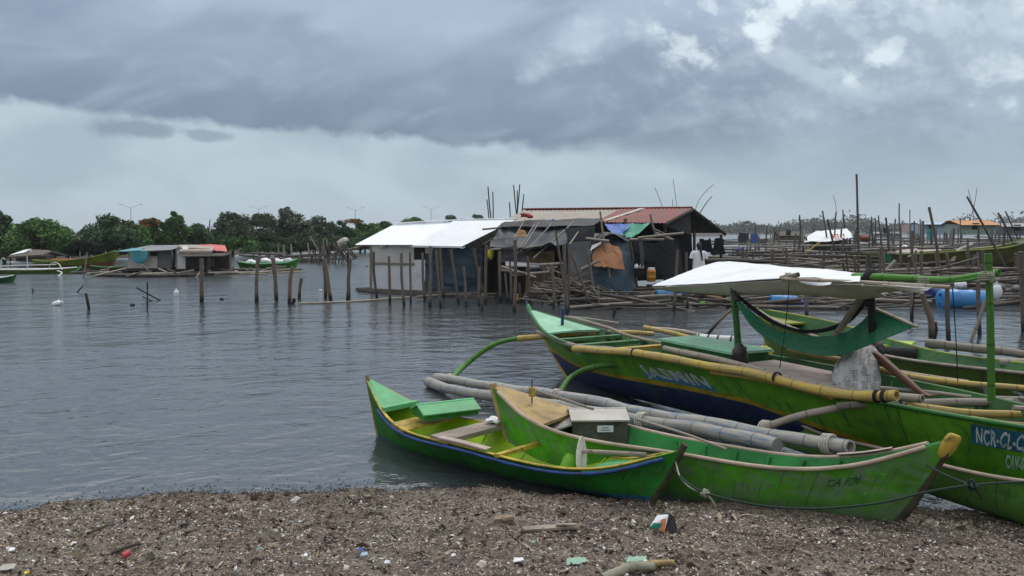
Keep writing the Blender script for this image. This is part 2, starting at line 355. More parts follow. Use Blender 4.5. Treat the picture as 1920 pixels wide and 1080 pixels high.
def hullmat(name, low, stripe, up, s0, s1, dirt, wear=None, wamt=.36, var=.25, foot=None):
    m, t, b = newmat(name)
    tc = t.new('ShaderNodeTexCoord'); u, v, _ = t.xyz(tc.outputs['UV']); co = tc.outputs['Object']
    n = t.noise(co, 2.2, 7, .62); n2 = t.noise(t.mapping(co, (1.0, 1.0, 2.2)), 3.3, 8, .68, .8); fine = t.noise(co, 26, 5, .6)
    wv = t.add(v, t.mul(t.sub(fine, .5), .012))
    col = t.mix(t.step(n, .3, .7), k_(up, 1 - var), k_(up, 1 + var))
    if stripe: col = t.mix(t.step(wv, s1 + .004, s1 - .004), col, t.mix(t.step(n2, .35, .65), stripe, k_(stripe, .7)))
    if low: col = t.mix(t.step(wv, s0 + .004, s0 - .004), col, t.mix(t.step(n, .35, .65), k_(low, .7), k_(low, 1.3)))
    if wear: col = t.mix(t.mul(t.step(n2, 1 - wamt - .12, 1 - wamt + .14), .75), col, wear)
    g = t.mul(t.step(t.add(v, t.mul(t.sub(n2, .5), .7)), foot or .22, -.05), .8)
    col = t.mix(g, col, dirt)
    pl = t.math('ABSOLUTE', t.sub(t.math('FRACT', t.mul(t.add(v, t.mul(t.sub(n, .5), .03)), 3.0)), .5)); seam = t.step(pl, .485, .499)
    ub = t.math('ABSOLUTE', t.sub(t.math('FRACT', t.add(t.mul(u, 3.0), .37 * 1.0)), .5)); butt = t.mul(t.step(ub, .4955, .4985), t.step(v, .33, .36))
    crack = t.mul(t.math('MAXIMUM', t.mul(seam, t.step(n2, .40, .58)), butt), .75)
    col = t.mix(crack, col, k_(up, .25))
    vs = t.noise(t.comb(t.mul(u, 130), t.mul(v, 2.2), 0), 1.0, 4, .6)                # runs of rain-washed grime down the planks
    col = t.mix(t.mul(t.step(vs, .52, .70), .62), col, k_(dirt, .8))
    sc = t.noise(t.comb(t.mul(u, 26), t.mul(v, 46), 0), 1.0, 5, .65, .8)
    col = t.mix(t.mul(t.step(sc, .60, .70), .55), col, k_(up, .42))
    ch = t.noise(co, 17, 8, .72, .4)
    col = t.mix(t.step(ch, .635, .66), col, (.17, .15, .11)); col = t.mix(t.mul(t.step(ch, .37, .32), .7), col, k_(up, 1.9))
    t.put(b.inputs['Base Color'], col); t.put(b.inputs['Roughness'], t.math('MULTIPLY_ADD', n2, .35, .45)); b.inputs['Specular IOR Level'].default_value = .3
    h = t.add(t.add(t.mul(fine, .25), t.mul(ch, .3)), t.add(t.mul(seam, -.7), t.mul(t.noise(co, 4.5, 3, .5), .9)))
    bn = t.new('ShaderNodeBump', {'Strength': .4, 'Distance': .012, 'Height': h}); t.l.new(bn.outputs[0], b.inputs['Normal'])
hullmat('hull_front', (.02, .11, .22), None, (.018, .175, .017), .19, .19, (.016, .022, .014), (.045, .075, .03), .36, .35, .38)
hullmat('hull_middle', None, None, (.070, .29, .013), 0, 0, (.075, .10, .065), (.17, .22, .17), .47, .4, .55)
hullmat('hull_right', None, None, (.10, .27, .045), 0, 0, (.035, .085, .055), (.055, .13, .03), .40, .25, .30)
hullmat('hull_large', (.008, .018, .085), (.42, .30, .015), (.092, .27, .012), .42, .50, (.006, .01, .03), (.035, .10, .02), .38, .35, .10)
hullmat('hull_back', None, None, (.085, .15, .015), 0, 0, (.03, .04, .02), (.06, .10, .015), .4)

# ------------------------------------------------------------------ sky (world) and sun
SUN_EL, SUN_AZ = R(58), R(28)
W = bpy.data.worlds.new('World'); SC.world = W; W.use_nodes = True
t = NT(W.node_tree); t.n.clear()
out = t.new('ShaderNodeOutputWorld'); bg = t.new('ShaderNodeBackground', {'Strength': .1}); t.l.new(bg.outputs[0], out.inputs[0])
sky = t.new('ShaderNodeTexSky', sky_type='NISHITA', sun_disc=False, sun_elevation=SUN_EL, sun_rotation=SUN_AZ, air_density=1.0, dust_density=2.0)
D = t.new('ShaderNodeTexCoord').outputs['Generated']
dx, dy, dz = t.xyz(D)
az = t.math('ARCTAN2', dx, dy); el = t.math('ARCSINE', dz)
ca, sa = math.cos(R(24)), math.sin(R(24))
el2 = t.mul(el, 1.5)
px_ = t.add(t.mul(az, ca), t.mul(el2, sa)); py_ = t.sub(t.mul(el2, ca), t.mul(az, sa))
Pd = t.comb(px_, t.mul(py_, 1.9), 0.0)                          # soft streaks rising to the right
Pn = t.comb(t.add(az, t.mul(el, .25)), t.mul(el, 1.25), t.mul(dz, .3))
big = t.noise(Pd, 4.0, 3, .45, .3); mid = t.noise(Pd, 8.5, 5, .48, .45)
puff = t.noise(Pn, 9.5, 10, .62, .12); puff2 = t.noise(t.mapping(Pn, loc=(3.3, 8.1, 1.7)), 22, 8, .62, .1)
def billow(vec, sc):
    v_ = t.new('ShaderNodeTexVoronoi', {'Scale': sc, 'Detail': 4.0, 'Roughness': .55, 'Randomness': 1.0, 'Vector': vec}, feature='F1').outputs['Distance']
    return t.sub(1.0, v_)
wv_ = t.new('ShaderNodeVectorMath', {0: Pn, 1: t.new('ShaderNodeVectorMath', {0: t.noise(Pn, 14, 5, .6, out=1), 'Scale': .035}, operation='SCALE').outputs[0]}, operation='ADD').outputs[0]
b1 = billow(wv_, 13.0); b2 = billow(t.mapping(wv_, loc=(-.010, -.014, 0)), 13.0)
puff = t.add(t.math('MULTIPLY_ADD', puff, .70, .105), t.mul(b1, .34))
relief = t.math('MULTIPLY_ADD', t.sub(b1, b2), 2.6, .5, True)
def blob(x, y, rx, ry, k=1.6, lo=.0, hi=.9, rot=0.0):
    a0 = math.atan((x - 960) / F); e0 = math.atan((HOR - y) / F); u_ = t.sub(az, a0); v_ = t.sub(el, e0); c_, s_ = math.cos(rot), math.sin(rot)
    a_ = t.math('DIVIDE', t.add(t.mul(u_, c_), t.mul(v_, s_)), rx / F); b_ = t.math('DIVIDE', t.sub(t.mul(v_, c_), t.mul(u_, s_)), ry / F)
    d_ = t.math('SQRT', t.add(t.mul(a_, a_), t.mul(b_, b_)))
    return t.step(t.add(t.sub(1.0, d_), t.add(t.mul(t.sub(puff, .5), k), t.mul(t.sub(puff2, .5), k * .55))), lo, hi)
wob = t.add(t.mul(t.sub(puff, .5), .035), t.mul(t.sub(puff2, .5), .022))
E_ = t.add(t.sub(el, t.math('MULTIPLY_ADD', az, -.050, .103)), wob)
soft = t.step(az, -.05, .45, .007, .050)
band = t.step(E_, t.mul(soft, -1), soft)                       # 1 inside the heavy cloud deck
lowc = t.mix(t.step(t.noise(t.mapping(Pn, (1, 1.6, 1)), 5.5, 6, .5, .3), .35, .66), (.345, .425, .485), (.435, .525, .575))
lowc = t.mix(t.mul(t.step(az, .05, .5), .35), lowc, (.33, .405, .475))
lowc = t.mix(t.step(el, .05, .0), lowc, (.40, .475, .53))
# the deck: darkest just above its base, paler higher up
rise = t.step(t.add(E_, t.mul(t.sub(big, .5), .14)), -.01, .17)
deck = t.mix(rise, (.168, .208, .285), (.345, .39, .50))
deck = t.mix(t.mul(t.step(mid, .46, .72), .30), deck, (.44, .49, .585))
deck = t.mix(t.mul(t.step(big, .52, .36), .55), deck, (.20, .235, .325))
deck = t.mix(t.mul(blob(1950, 120, 800, 330, 1.0, 0, .8), .8), deck, (.39, .435, .515))
deck = t.mix(t.mul(blob(1700, 20, 480, 95, 2.6, .1, 1.0), .85), deck, (.60, .64, .69))
deck = t.mix(t.mul(blob(1330, 95, 125, 95, 3.2, .2, .75, .5), .85), deck, (.58, .62, .68))
deck = t.mix(t.mul(blob(1440, 60, 150, 55, 3.2, .15, .7, .6), .9), deck, (.68, .72, .76))
deck = t.mix(t.mul(blob(1070, 90, 260, 65, 2.4, .1, 1.0, .45), .6), deck, (.46, .51, .59))
deck = t.mix(t.mul(blob(1640, 140, 70, 26, 3.4, .15, .75, .65), .8), deck, (.62, .67, .72))
deck = t.mix(t.mul(blob(1850, 170, 190, 90, 2.8, .15, .9, .2), .85), deck, (.58, .63, .68))
deck = t.mix(t.mul(blob(1560, 110, 170, 50, 2.6, .2, .9, .4), .55), deck, (.30, .34, .42))
deck = t.mix(t.mul(blob(1700, 60, 760, 260, 1.0, 0, .8), .20), deck, t.mix(relief, (.22, .26, .33), (.74, .78, .82)))
cl = t.mix(band, lowc, deck)
cl = t.mix(t.mul(blob(255, 262, 115, 26, 1.5, .05, .55), .8), cl, (.215, .265, .345))
cl = t.mix(t.mul(blob(395, 268, 60, 16, 1.5, .05, .55), .7), cl, (.225, .275, .355))
cl = t.mix(1.0, cl, t.mix(band, (1.04, 1.07, 1.09), (1.10, 1.19, 1.19)), 'MULTIPLY')
zen = t.step(el, .275, .55)
cl = t.mix(zen, cl, t.mix(t.step(mid, .3, .7), (.95, 1.0, 1.08), (1.55, 1.58, 1.62)))
cl = t.mix(t.step(dy, .35, -.35), cl, t.mix(t.step(el, .0, .6), (.32, .35, .40), (.82, .86, .93)))
cl = t.mix(t.step(el, -.002, -.03), cl, (.12, .14, .16))
cl10 = t.new('ShaderNodeVectorMath', {0: cl, 'Scale': 10.0}, operation='SCALE').outputs[0]
t.put(bg.inputs['Color'], t.mix(.97, sky.outputs[0], cl10))
sd = bpy.data.lights.new('sun', 'SUN'); sd.energy = 1.1; sd.angle = R(14); sd.color = (1, .965, .91)
so = bpy.data.objects.new('sun', sd); COL.objects.link(so)
dirv = Vector((math.sin(SUN_AZ) * math.cos(SUN_EL), math.cos(SUN_AZ) * math.cos(SUN_EL), math.sin(SUN_EL)))
so.rotation_euler = dirv.to_track_quat('Z', 'Y').to_euler(); so.location = dirv * 100
# ------------------------------------------------------------------ camera
cd = bpy.data.cameras.new('camera'); cam = bpy.data.objects.new('camera', cd); COL.objects.link(cam)
cd.sensor_width = 36; cd.lens = F / 1920 * 36; cd.clip_start = .05; cd.clip_end = 20000
cam.location = (0, 0, H); cam.rotation_euler = (math.pi / 2 - TH, 0, 0); SC.camera = cam
SC.view_settings.view_transform = 'Standard'; SC.view_settings.look = 'None'; SC.view_settings.exposure = .12; SC.view_settings.gamma = 1
SC.render.engine = 'CYCLES'
try:
    SC.cycles.use_denoising = True; SC.cycles.max_bounces = 8; SC.cycles.transparent_max_bounces = 8; SC.cycles.caustics_reflective = False; SC.cycles.caustics_refractive = False
except Exception: pass
# ------------------------------------------------------------------ water
m, t, b = newmat('water')
co = t.new('ShaderNodeTexCoord').outputs['Object']
x_, y_, _ = t.xyz(co)
near = t.step(y_, 9, 20)                                       # calmer in the lee of the bank
v1 = t.mapping(co, (1, 1.35, 1), (0, 0, R(-20)))
h1 = t.noise(v1, 1.25, 3, .5, .5); h2 = t.noise(v1, 3.6, 4, .55, .6); h3 = t.noise(v1, 10, 3, .5, .3); h0 = t.noise(v1, .33, 2, .5)
breeze = t.step(t.noise(t.mapping(co, (.6, 1.4, 1)), .11, 3, .5), .35, .65, .55, 1.0)
hh = t.add(t.add(t.mul(h0, .26), t.mul(h1, .15)), t.add(t.mul(h2, t.mul(breeze, .085)), t.mul(h3, t.mul(breeze, t.math('MULTIPLY_ADD', near, .014, .008)))))
bn = t.new('ShaderNodeBump', {'Strength': 1.0, 'Distance': .27, 'Height': hh})
t.l.new(bn.outputs[0], b.inputs['Normal'])
b.inputs['Base Color'].default_value = (.050, .060, .064, 1); t.put(b.inputs['Roughness'], t.step(y_, 10, 60, .06, .22)); b.inputs['IOR'].default_value = 1.8; b.inputs['Specular IOR Level'].default_value = .5
wm = MB()
xs = [-1800, -300, -40, -6, 6, 40, 300, 1800]; ys = [2.0, 8, 15, 40, 120, 600, 1500]
wm.grid([[(x, y, 0) for x in xs] for y in ys], 0, None, False, flip=True)
wm.build('water', 'water', kind='structure')
# ------------------------------------------------------------------ beach
WL = [(-900, 1010), (0, 967), (110, 955), (230, 938), (330, 931), (420, 931), (600, 925), (760, 925), (930, 922), (1110, 940), (1240, 946), (1480, 952), (1700, 952), (1800, 966), (1920, 985), (2600, 1060)]
WLW = np.array([gp(x, y)[:2] for x, y in WL])
def yline(x): return np.interp(x, WLW[:, 0], WLW[:, 1])
def fbm(x, y, f, s=0):
    g = np.zeros_like(np.asarray(x, float)); a = 1
    for k in range(4):
        q = np.random.default_rng(s + k).uniform(0, 6.28, 8)
        for j in range(4): g = g + a * np.sin((x * math.cos(q[j]) + y * math.sin(q[j])) * f * (1 + .37 * j) + q[j + 4]) / 4
        f *= 2.1; a *= .5
    return g
def zbeach(x, y):
    d = yline(x) - y + .06 * fbm(x, y, 2.5, 3)
    z = np.where(d > 0, .055 * np.clip(d * 5, 0, 1) + .11 * np.clip(d, 0, 30), .35 * np.clip(d, -3.5, 0))
    return z + np.where(d > -.4, .020 * fbm(x, y, 5, 9) + .013 * fbm(x, y, 17, 21), 0) + .035 * np.exp(-((d - .12) / .13) ** 2) * (fbm(x, y, 6, 33) + .3)
m, t, b = newmat('beach')
co = t.new('ShaderNodeTexCoord').outputs['Object']; z = t.xyz(co)[2]
n = t.noise(co, 1.6, 8, .6); n2 = t.noise(co, 14, 8, .65); vo = t.new('ShaderNodeTexVoronoi', {'Scale': 55, 'Vector': co})
col = t.mix(t.step(n, .35, .65), (.075, .052, .036), (.15, .12, .095))
col = t.mix(t.step(n2, .5, .7), col, (.03, .024, .02))
cc = t.xyz(vo.outputs['Color'])[0]
col = t.mix(t.mul(t.step(cc, .6, .95), .5), col, (.26, .22, .18))
col = t.mix(t.step(t.add(z, t.mul(t.sub(n2, .5), .1)), .05, -.02), col, (.018, .015, .012))
t.put(b.inputs['Base Color'], col); b.inputs['Roughness'].default_value = .9
bn = t.new('ShaderNodeBump', {'Strength': .8, 'Distance': .02, 'Height': t.add(n2, t.mul(vo.outputs[0], .6))}); t.l.new(bn.outputs[0], b.inputs['Normal'])
gx = np.concatenate([[-40, -20, -10], np.linspace(-6, 7, 330), [10, 20, 40]]); gy = np.concatenate([[-30, -10, 0, 2, 3.2], np.linspace(3.6, 7.8, 120), [8.5, 10, 13, 20]])
X, Y = np.meshgrid(gx, gy); MB().grid(np.stack([X, Y, zbeach(X, Y)], -1), 0, None, True, flip=True).build('beach', 'beach', kind='structure')
# shell grit and weed scraps lying over the whole bank
def grit(name, n, mat, size, lift, seed, curl=.35, elong=1.0, zmax=9, near=4.1, afloat=False):
    g = np.random.default_rng(seed); x = g.uniform(-5.2, 6.0, n); y = near + (8.0 - near) * g.random(n) ** .85
    d = yline(x) - y; k = ((d > -.05) if not afloat else (d < .03) & (d > -.12 * g.exponential(1.0, n) - .02)) & (np.abs(x) < .72 * y + .3); x, y = x[k], y[k]; n = len(x)
    z = zbeach(x, y) + lift * g.uniform(-.3, 1, n)
    if afloat: z = np.maximum(z, .002) + .003 * g.random(n)
    s = size * np.exp(g.normal(size=n) * .38); a = g.uniform(0, 6.283, n)
    ex = np.stack([np.cos(a), np.sin(a), g.normal(size=n) * .35], 1); ey = np.stack([-np.sin(a), np.cos(a), g.normal(size=n) * .45], 1); 
    if afloat: ex[:, 2] *= .1; ey[:, 2] *= .1
    ez = np.cross(ex, ey)
    C = np.stack([x, y, z], 1); s = s[:, None]
    q = g.uniform(.45, 1.0, (n, 1))
    V = np.stack([C - ex * s * elong, C - ey * s * .6 * q + ez * s * .1, C + ex * s * elong * .9 + ez * s * curl * .4, C + ey * s * .55 + ez * s * .15, C + ez * s * curl], 1).reshape(-1, 3)
    i = np.arange(n)[:, None] * 5
    T = np.concatenate([i + np.array([[0, 1, 4]]), i + np.array([[1, 2, 4]]), i + np.array([[2, 3, 4]]), i + np.array([[3, 0, 4]])], 0)
    me = bpy.data.meshes.new(name); me.from_pydata(V.tolist(), [], T.tolist()); me.materials.append(MATS[mat]); me.update()
    o = bpy.data.objects.new(name, me); COL.objects.link(o); return o
def gritmat(name, stops, rough=.7):
    m, t, b = newmat(name)
    g = t.new('ShaderNodeNewGeometry').outputs['Random Per Island']; co = t.new('ShaderNodeTexCoord').outputs['Object']
    col = t.ramp(g, stops, 'CONSTANT')
    yy = t.xyz(co)[1]; zn = t.noise(t.mapping(co, (.8, 1.5, 1)), 1.5, 5, .6)
    zone = t.step(t.add(t.mul(t.sub(zn, .5), 2.2), t.mul(t.sub(yy, 6.1), .62)), .0, .5)
    col = t.mix(t.mul(zone, .72), col, (.075, .045, .028))
    dk = t.noise(t.mapping(co, (1, 2.2, 1)), 3.2, 5, .62); col = t.mix(t.mul(t.step(dk, .52, .66), .7), col, (.038, .025, .017))
    wet = t.step(t.add(t.xyz(co)[2], t.mul(t.sub(zn, .5), .10)), .075, .02); col = t.mix(t.mul(wet, .72), col, (.012, .010, .008)); t.put(b.inputs['Base Color'], col); b.inputs['Roughness'].default_value = rough
gritmat('shell_grit', [(0, (.07, .046, .03)), (.16, (.16, .108, .068)), (.32, (.26, .185, .122)), (.48, (.36, .285, .205)), (.66, (.11, .10, .10)), (.72, (.52, .46, .39)), (.86, (.74, .72, .68)), (.97, (.20, .26, .24))])
gritmat('weed_scraps', [(0, (.03, .02, .014)), (.4, (.06, .042, .028)), (.7, (.10, .07, .045)), (.9, (.16, .125, .08))], .9)
gritmat('straw_scraps', [(0, (.20, .15, .10)), (.4, (.30, .235, .16)), (.7, (.14, .10, .07)), (.9, (.42, .37, .29))], .9)
tag(grit('shell_grit', 100000, 'shell_grit', .0075, .010, 5), 'broken shells and pebbles covering the whole brown beach', 'shells', None, 'stuff')
tag(grit('shell_grit', 2200, 'shell_grit', .017, .012, 6, .3), 'larger broken shells scattered over the brown beach', 'shells', None, 'stuff')
tag(grit('weed_scraps', 1100, 'weed_scraps', .019, .008, 12, .8, 1.2), 'dark brown weed clumps thrown up along the beach', 'seaweed', None, 'stuff')
tag(grit('floating_scraps', 60000, 'weed_scraps', .0085, .003, 14, .25, 1.5, 9, 6.0, True), 'brown scraps and scum floating along the edge of the beach', 'scum', None, 'stuff')
tag(grit('straw_scraps', 6000, 'straw_scraps', .012, .016, 9, .3, 2.2), 'pale dry straw and reed scraps littering the beach', 'straw', None, 'stuff')
tag(grit('weed_scraps', 16000, 'weed_scraps', .0095, .018, 8, .7, 1.6), 'dry brown weed and twigs littering the beach', 'seaweed', None, 'stuff')
# ------------------------------------------------------------------ hulls
def herm(ts, vs, t):
    ts = np.array(ts, float); vs = np.array(vs, float); m = np.gradient(vs, ts); t = np.asarray(t, float)
    i = np.clip(np.searchsorted(ts, t) - 1, 0, len(ts) - 2); h = ts[i + 1] - ts[i]; u = (t - ts[i]) / h
    return (2 * u**3 - 3 * u**2 + 1) * vs[i] + (u**3 - 2 * u**2 + u) * h * m[i] + (-2 * u**3 + 3 * u**2) * vs[i + 1] + (u**3 - u**2) * h * m[i + 1]
KT = [0, .15, .5, .85, 1]
class Hull:
    """stern S, bow B; t 0..1 stern to bow, s 0..1 keel to gunwale; side -1 faces the beach"""
    def __init__(h, p, sec=.55, thick=.022):
        h.p = p; h.S = np.array(p[0:2]); h.B = np.array(p[2:4]); h.ax = h.B - h.S; h.n = np.array([h.ax[1], -h.ax[0]]) / np.hypot(*h.ax); h.sec = sec; h.th = thick
        h.L = float(np.hypot(*h.ax))
    def zk(h, t): return h.p[4] + (h.p[5] - h.p[4]) * np.asarray(t, float)
    def zg(h, t): return herm(KT, h.p[6:11], t)
    def hb(h, t): return np.maximum(herm(KT, [.02, h.p[11], h.p[12], h.p[13], .02], t), .012)
    def at(h, t, s, side, inset=0, up=0):
        t = np.atleast_1d(np.asarray(t, float)); s = np.broadcast_to(np.asarray(s, float), t.shape)
        tk = h.p[14] + t * (1 - h.p[14] - h.p[15]); a = tk + (t - tk) * np.clip(s, 0, 9) ** .9
        y = np.maximum(h.hb(t) * np.clip(s, 0, 9) ** h.sec - inset, 0) * side
        zk = h.zk(t); z = zk + (h.zg(t) - zk) * s + up
        xy = h.S + a[:, None] * h.ax + y[:, None] * h.n
        return np.concatenate([xy, z[:, None]], 1)
    def P(h, t, s, side, inset=0, up=0): return h.at(t, s, side, inset, up)[0]
    def normal(h, t, s, side):
        e = .01; a = h.P(t + e, s, side) - h.P(t - e, s, side); b = h.P(t, min(s + e, 1), side) - h.P(t, s - e, side)
        n = np.cross(a, b); n /= np.linalg.norm(n) + 1e-9
        return n if np.dot(n[:2], h.n) * side > 0 else -n
    def mesh(h, parent, mat, inner, warp=None, nt=48, name='hull'):
        m = MB(); T = np.linspace(0, 1, nt); S = np.concatenate([np.linspace(0, .2, 5)[:-1], np.linspace(.2, 1, 9)])
        wf = warp or (lambda t, s: s)
        for side in (-1, 1):
            G = [h.at(T, s, side) for s in S]; U = [[(t_, wf(t_, s)) for t_ in T] for s in S]
            m.grid(G, 0, U, True, flip=side > 0)
            Ti = np.linspace(.02, .98, nt); Gi = [h.at(Ti, s, side, h.th, .02 * (1 - s)) for s in S[1:]]
            m.grid(Gi, 1, [[(t_, wf(t_, s)) for t_ in Ti] for s in S[1:]], True, flip=side < 0)
            m.grid([h.at(T, 1, side), np.concatenate([h.at(Ti, 1, side, h.th)])], 1, None, False, flip=side > 0)
        return m.build(name, [mat, inner], parent)
    def rail(h, side, t0, t1, r, mat, parent, name='gunwale', out=.0, up=.0, flat=(1, 1), s=1.0, n=8, k=44):
        T = np.linspace(t0, t1, k); Q = h.at(T, s, side, -out, up)
        return MB().tube(Q, r, n, flat=flat).build(name, mat, parent)
    def deck(h, t0, t1, up, mat, parent, name='deck', th=.02, over=.0, camber=.0, k=10):
        T = np.linspace(t0, t1, k); top = []
        for side, w in ((-1, 1), (-1, .5), (-1, 0), (1, .5), (1, 1)):
            row = h.at(T, 1, side, 0, up); mid = h.at(T, 1, side, 9, up); row = mid + (row - mid) * w * (1 + over); row[:, 2] += camber * (1 - w * w); top.append(row)
        top = np.array(top); m = MB(); m.grid(top, 0, None, False); lo = top - np.array([0, 0, th]); m.grid(lo, 0, None, False, flip=True)
        m.grid([top[:, 0], lo[:, 0]], 0, None, False); m.grid([top[:, -1], lo[:, -1]], 0, None, False, flip=True)
        m.grid([top[0], lo[0]], 0, None, False, flip=True); m.grid([top[-1], lo[-1]], 0, None, False)
        return m.build(name, mat, parent)
    def floor(h, t0, t1, zmin, mat, parent, name='floorboard'):
        T = np.linspace(t0, t1, 24); rows = []
        for side in (-1, 1):
            zk = h.zk(T); s = np.clip((np.maximum(zk + .07, zmin) - zk) / (h.zg(T) - zk), .05, .8); r = h.at(T, s, side, h.th + .002); rows.append(r)
        m = MB(); m.grid(np.array(rows), 0, None, False, flip=False); m.grid(np.array(rows) - np.array([0, 0, .02]), 0, None, False, flip=True); return m.build(name, mat, parent)
    def ribs(h, ts, mat, parent, r=.014, s0=.12, s1=.97):
        for t_ in ts:
            for side in (-1, 1):
                Q = np.array([h.P(t_, s, side, h.th + r * .9) for s in np.linspace(s0, s1, 8)]); MB().tube(Q, r, 5).build('rib', mat, parent)
    def thwart(h, t0, w, mat, parent, up=-.01, th=.022, over=0, name='thwart', s=1.0):
        d = w / h.L / 2; p = [h.P(t0 - d, s, -1, -over, up), h.P(t0 + d, s, -1, -over, up), h.P(t0 + d, s, 1, -over, up), h.P(t0 - d, s, 1, -over, up)]
        z = max(q[2] for q in p) if s == 1.0 else p[0][2]
        for q in p: q[2] = z
        return MB().slab(p[::-1], th, n=(0, 0, 1)).build(name, mat, parent)
    def stem(h, t_, r, mat, parent, ext=1.0, name='stem_post', lean=0.0, s0=.0, flat=(1, 1.9), rtop=1.0, out=0.0):
        sgn = 1 if t_ > .5 else -1
        S = np.linspace(s0, ext, 16); Q = []
        for s in S:
            q = h.P(t_, min(s, 1), 1, 9)
            if s > 1: q = q + (s - 1) * (h.P(t_, 1, 1, 9) - h.P(t_, .9, 1, 9)) * 10 + np.array([*(h.ax / h.L * sgn * lean * (s - 1)), 0])
            q = q + np.array([*(h.ax / h.L * sgn * out), 0]); Q.append(q)
        return MB().tube(Q, np.linspace(r, r * rtop, 16), 8, flat=flat).build(name, mat, parent)
    def lettering(h, txt, t0, t1, s0, s1, side, mat, parent, name='lettering', off=.004, skew=0.0, wobble=.04, ymin=None):
        V, Fc = text_mesh(txt); g_ = np.random.default_rng(len(txt)); kx, ky = g_.uniform(4, 9, 2); V[:, 1] += wobble * np.sin(V[:, 0] * kx + 1) ; V[:, 0] += wobble * .6 * np.sin(V[:, 1] * ky * 1.7 + V[:, 0] * 3)
        if ymin is not None: Fc = [f for f in Fc if min(V[i][1] for i in f) > ymin]
        x0, x1 = V[:, 0].min(), V[:, 0].max(); y0, y1 = 0.0, .72
        out = []
        for x, y, _ in V:
            u = (x - x0) / (x1 - x0); v = (y - y0) / (y1 - y0); tt = t0 + (t1 - t0) * u; lo, hi = (s0 if np.isscalar(s0) else s0[0] + (s0[1] - s0[0]) * u), (s1 if np.isscalar(s1) else s1[0] + (s1[1] - s1[0]) * u)
            s = lo + (hi - lo) * v; tt += skew * v; out.append(h.P(tt, s, side) + h.normal(tt, s, side) * off)
        m = MB()
        for f in Fc: m.quad(*[out[i] for i in f])
        return m.build(name, mat, parent)
    def patch(h, t0, t1, s0, s1, side, mat, parent, name, off=.003, n=8, slope=(0, 0)):
        G = [[h.P(tt, s0 + (s1 - s0) * v + slope[0] * u + 0 * v, side) + h.normal(tt, s0 + (s1 - s0) * v, side) * off for u, tt in zip(np.linspace(0, 1, n), np.linspace(t0, t1, n))] for v in np.linspace(0, 1, 4)]
        return MB().grid(G, 0, None, False).build(name, mat, parent)
    def near(h, x, side=-1, s=1.0):
        """t and point where the gunwale crosses picture column x"""
        T = np.linspace(0, 1, 400); Q = h.at(T, s, side); d = Q[:, 1] * CT - (Q[:, 2] - H) * ST; px = 960 + F * Q[:, 0] / d
        i = int(np.argmin(np.abs(px - x))); return T[i], Q[i]

# ---- front green boat with the blue rail
hA = Hull([1.395, 6.443, -1.698, 9.278, .042, -.124, .596, .36, .329, .385, .648, .20, .47, .269, .075, .057])
bA = thing('rowing_boat', (*hA.P(.5, 0, 1)[:2], 0), 'dark green wooden boat with a blue rub rail and lime inside, nearest on the left', 'boat', 'small wooden boats pulled up at the beach')
hA.mesh(bA, 'hull_front', 'lime_paint'); hA.floor(.06, .94, .02, 'lime_paint', bA)
hA.rail(-1, .03, .885, .016, 'blue_rail', bA, 'rub_rail', .016, -.035); hA.rail(1, .03, .885, .016, 'blue_rail', bA, 'rub_rail', .016, -.035)
hA.rail(-1, .05, .985, .0145, 'yellow_paint', bA, 'gunwale', -.010, .004, (1.35, .7)); hA.rail(1, .05, .985, .0145, 'yellow_paint', bA, 'gunwale', -.010, .004, (1.35, .7))
hA.ribs([.14, .22, .30, .38, .46, .54, .62], 'lime_paint', bA)
hA.deck(.87, .985, .012, 'light_green_paint', bA, 'bow_deck', .025, camber=.02); hA.deck(.045, .20, -.012, 'light_green_paint', bA, 'stern_deck', .02)
hA.thwart(.862, .07, 'light_green_paint', bA, .03, .05, -.01, 'deck_edge')
hA.stem(1.0, .013, 'tan_paint', bA, 1.05, out=.003); hA.stem(0.0, .017, 'green_paint', bA, 1.12, 'stern_post', out=-.002) if False else hA.stem(0.0, .017, 'dark_edge', bA, 1.10, 'stern_post', out=.002)
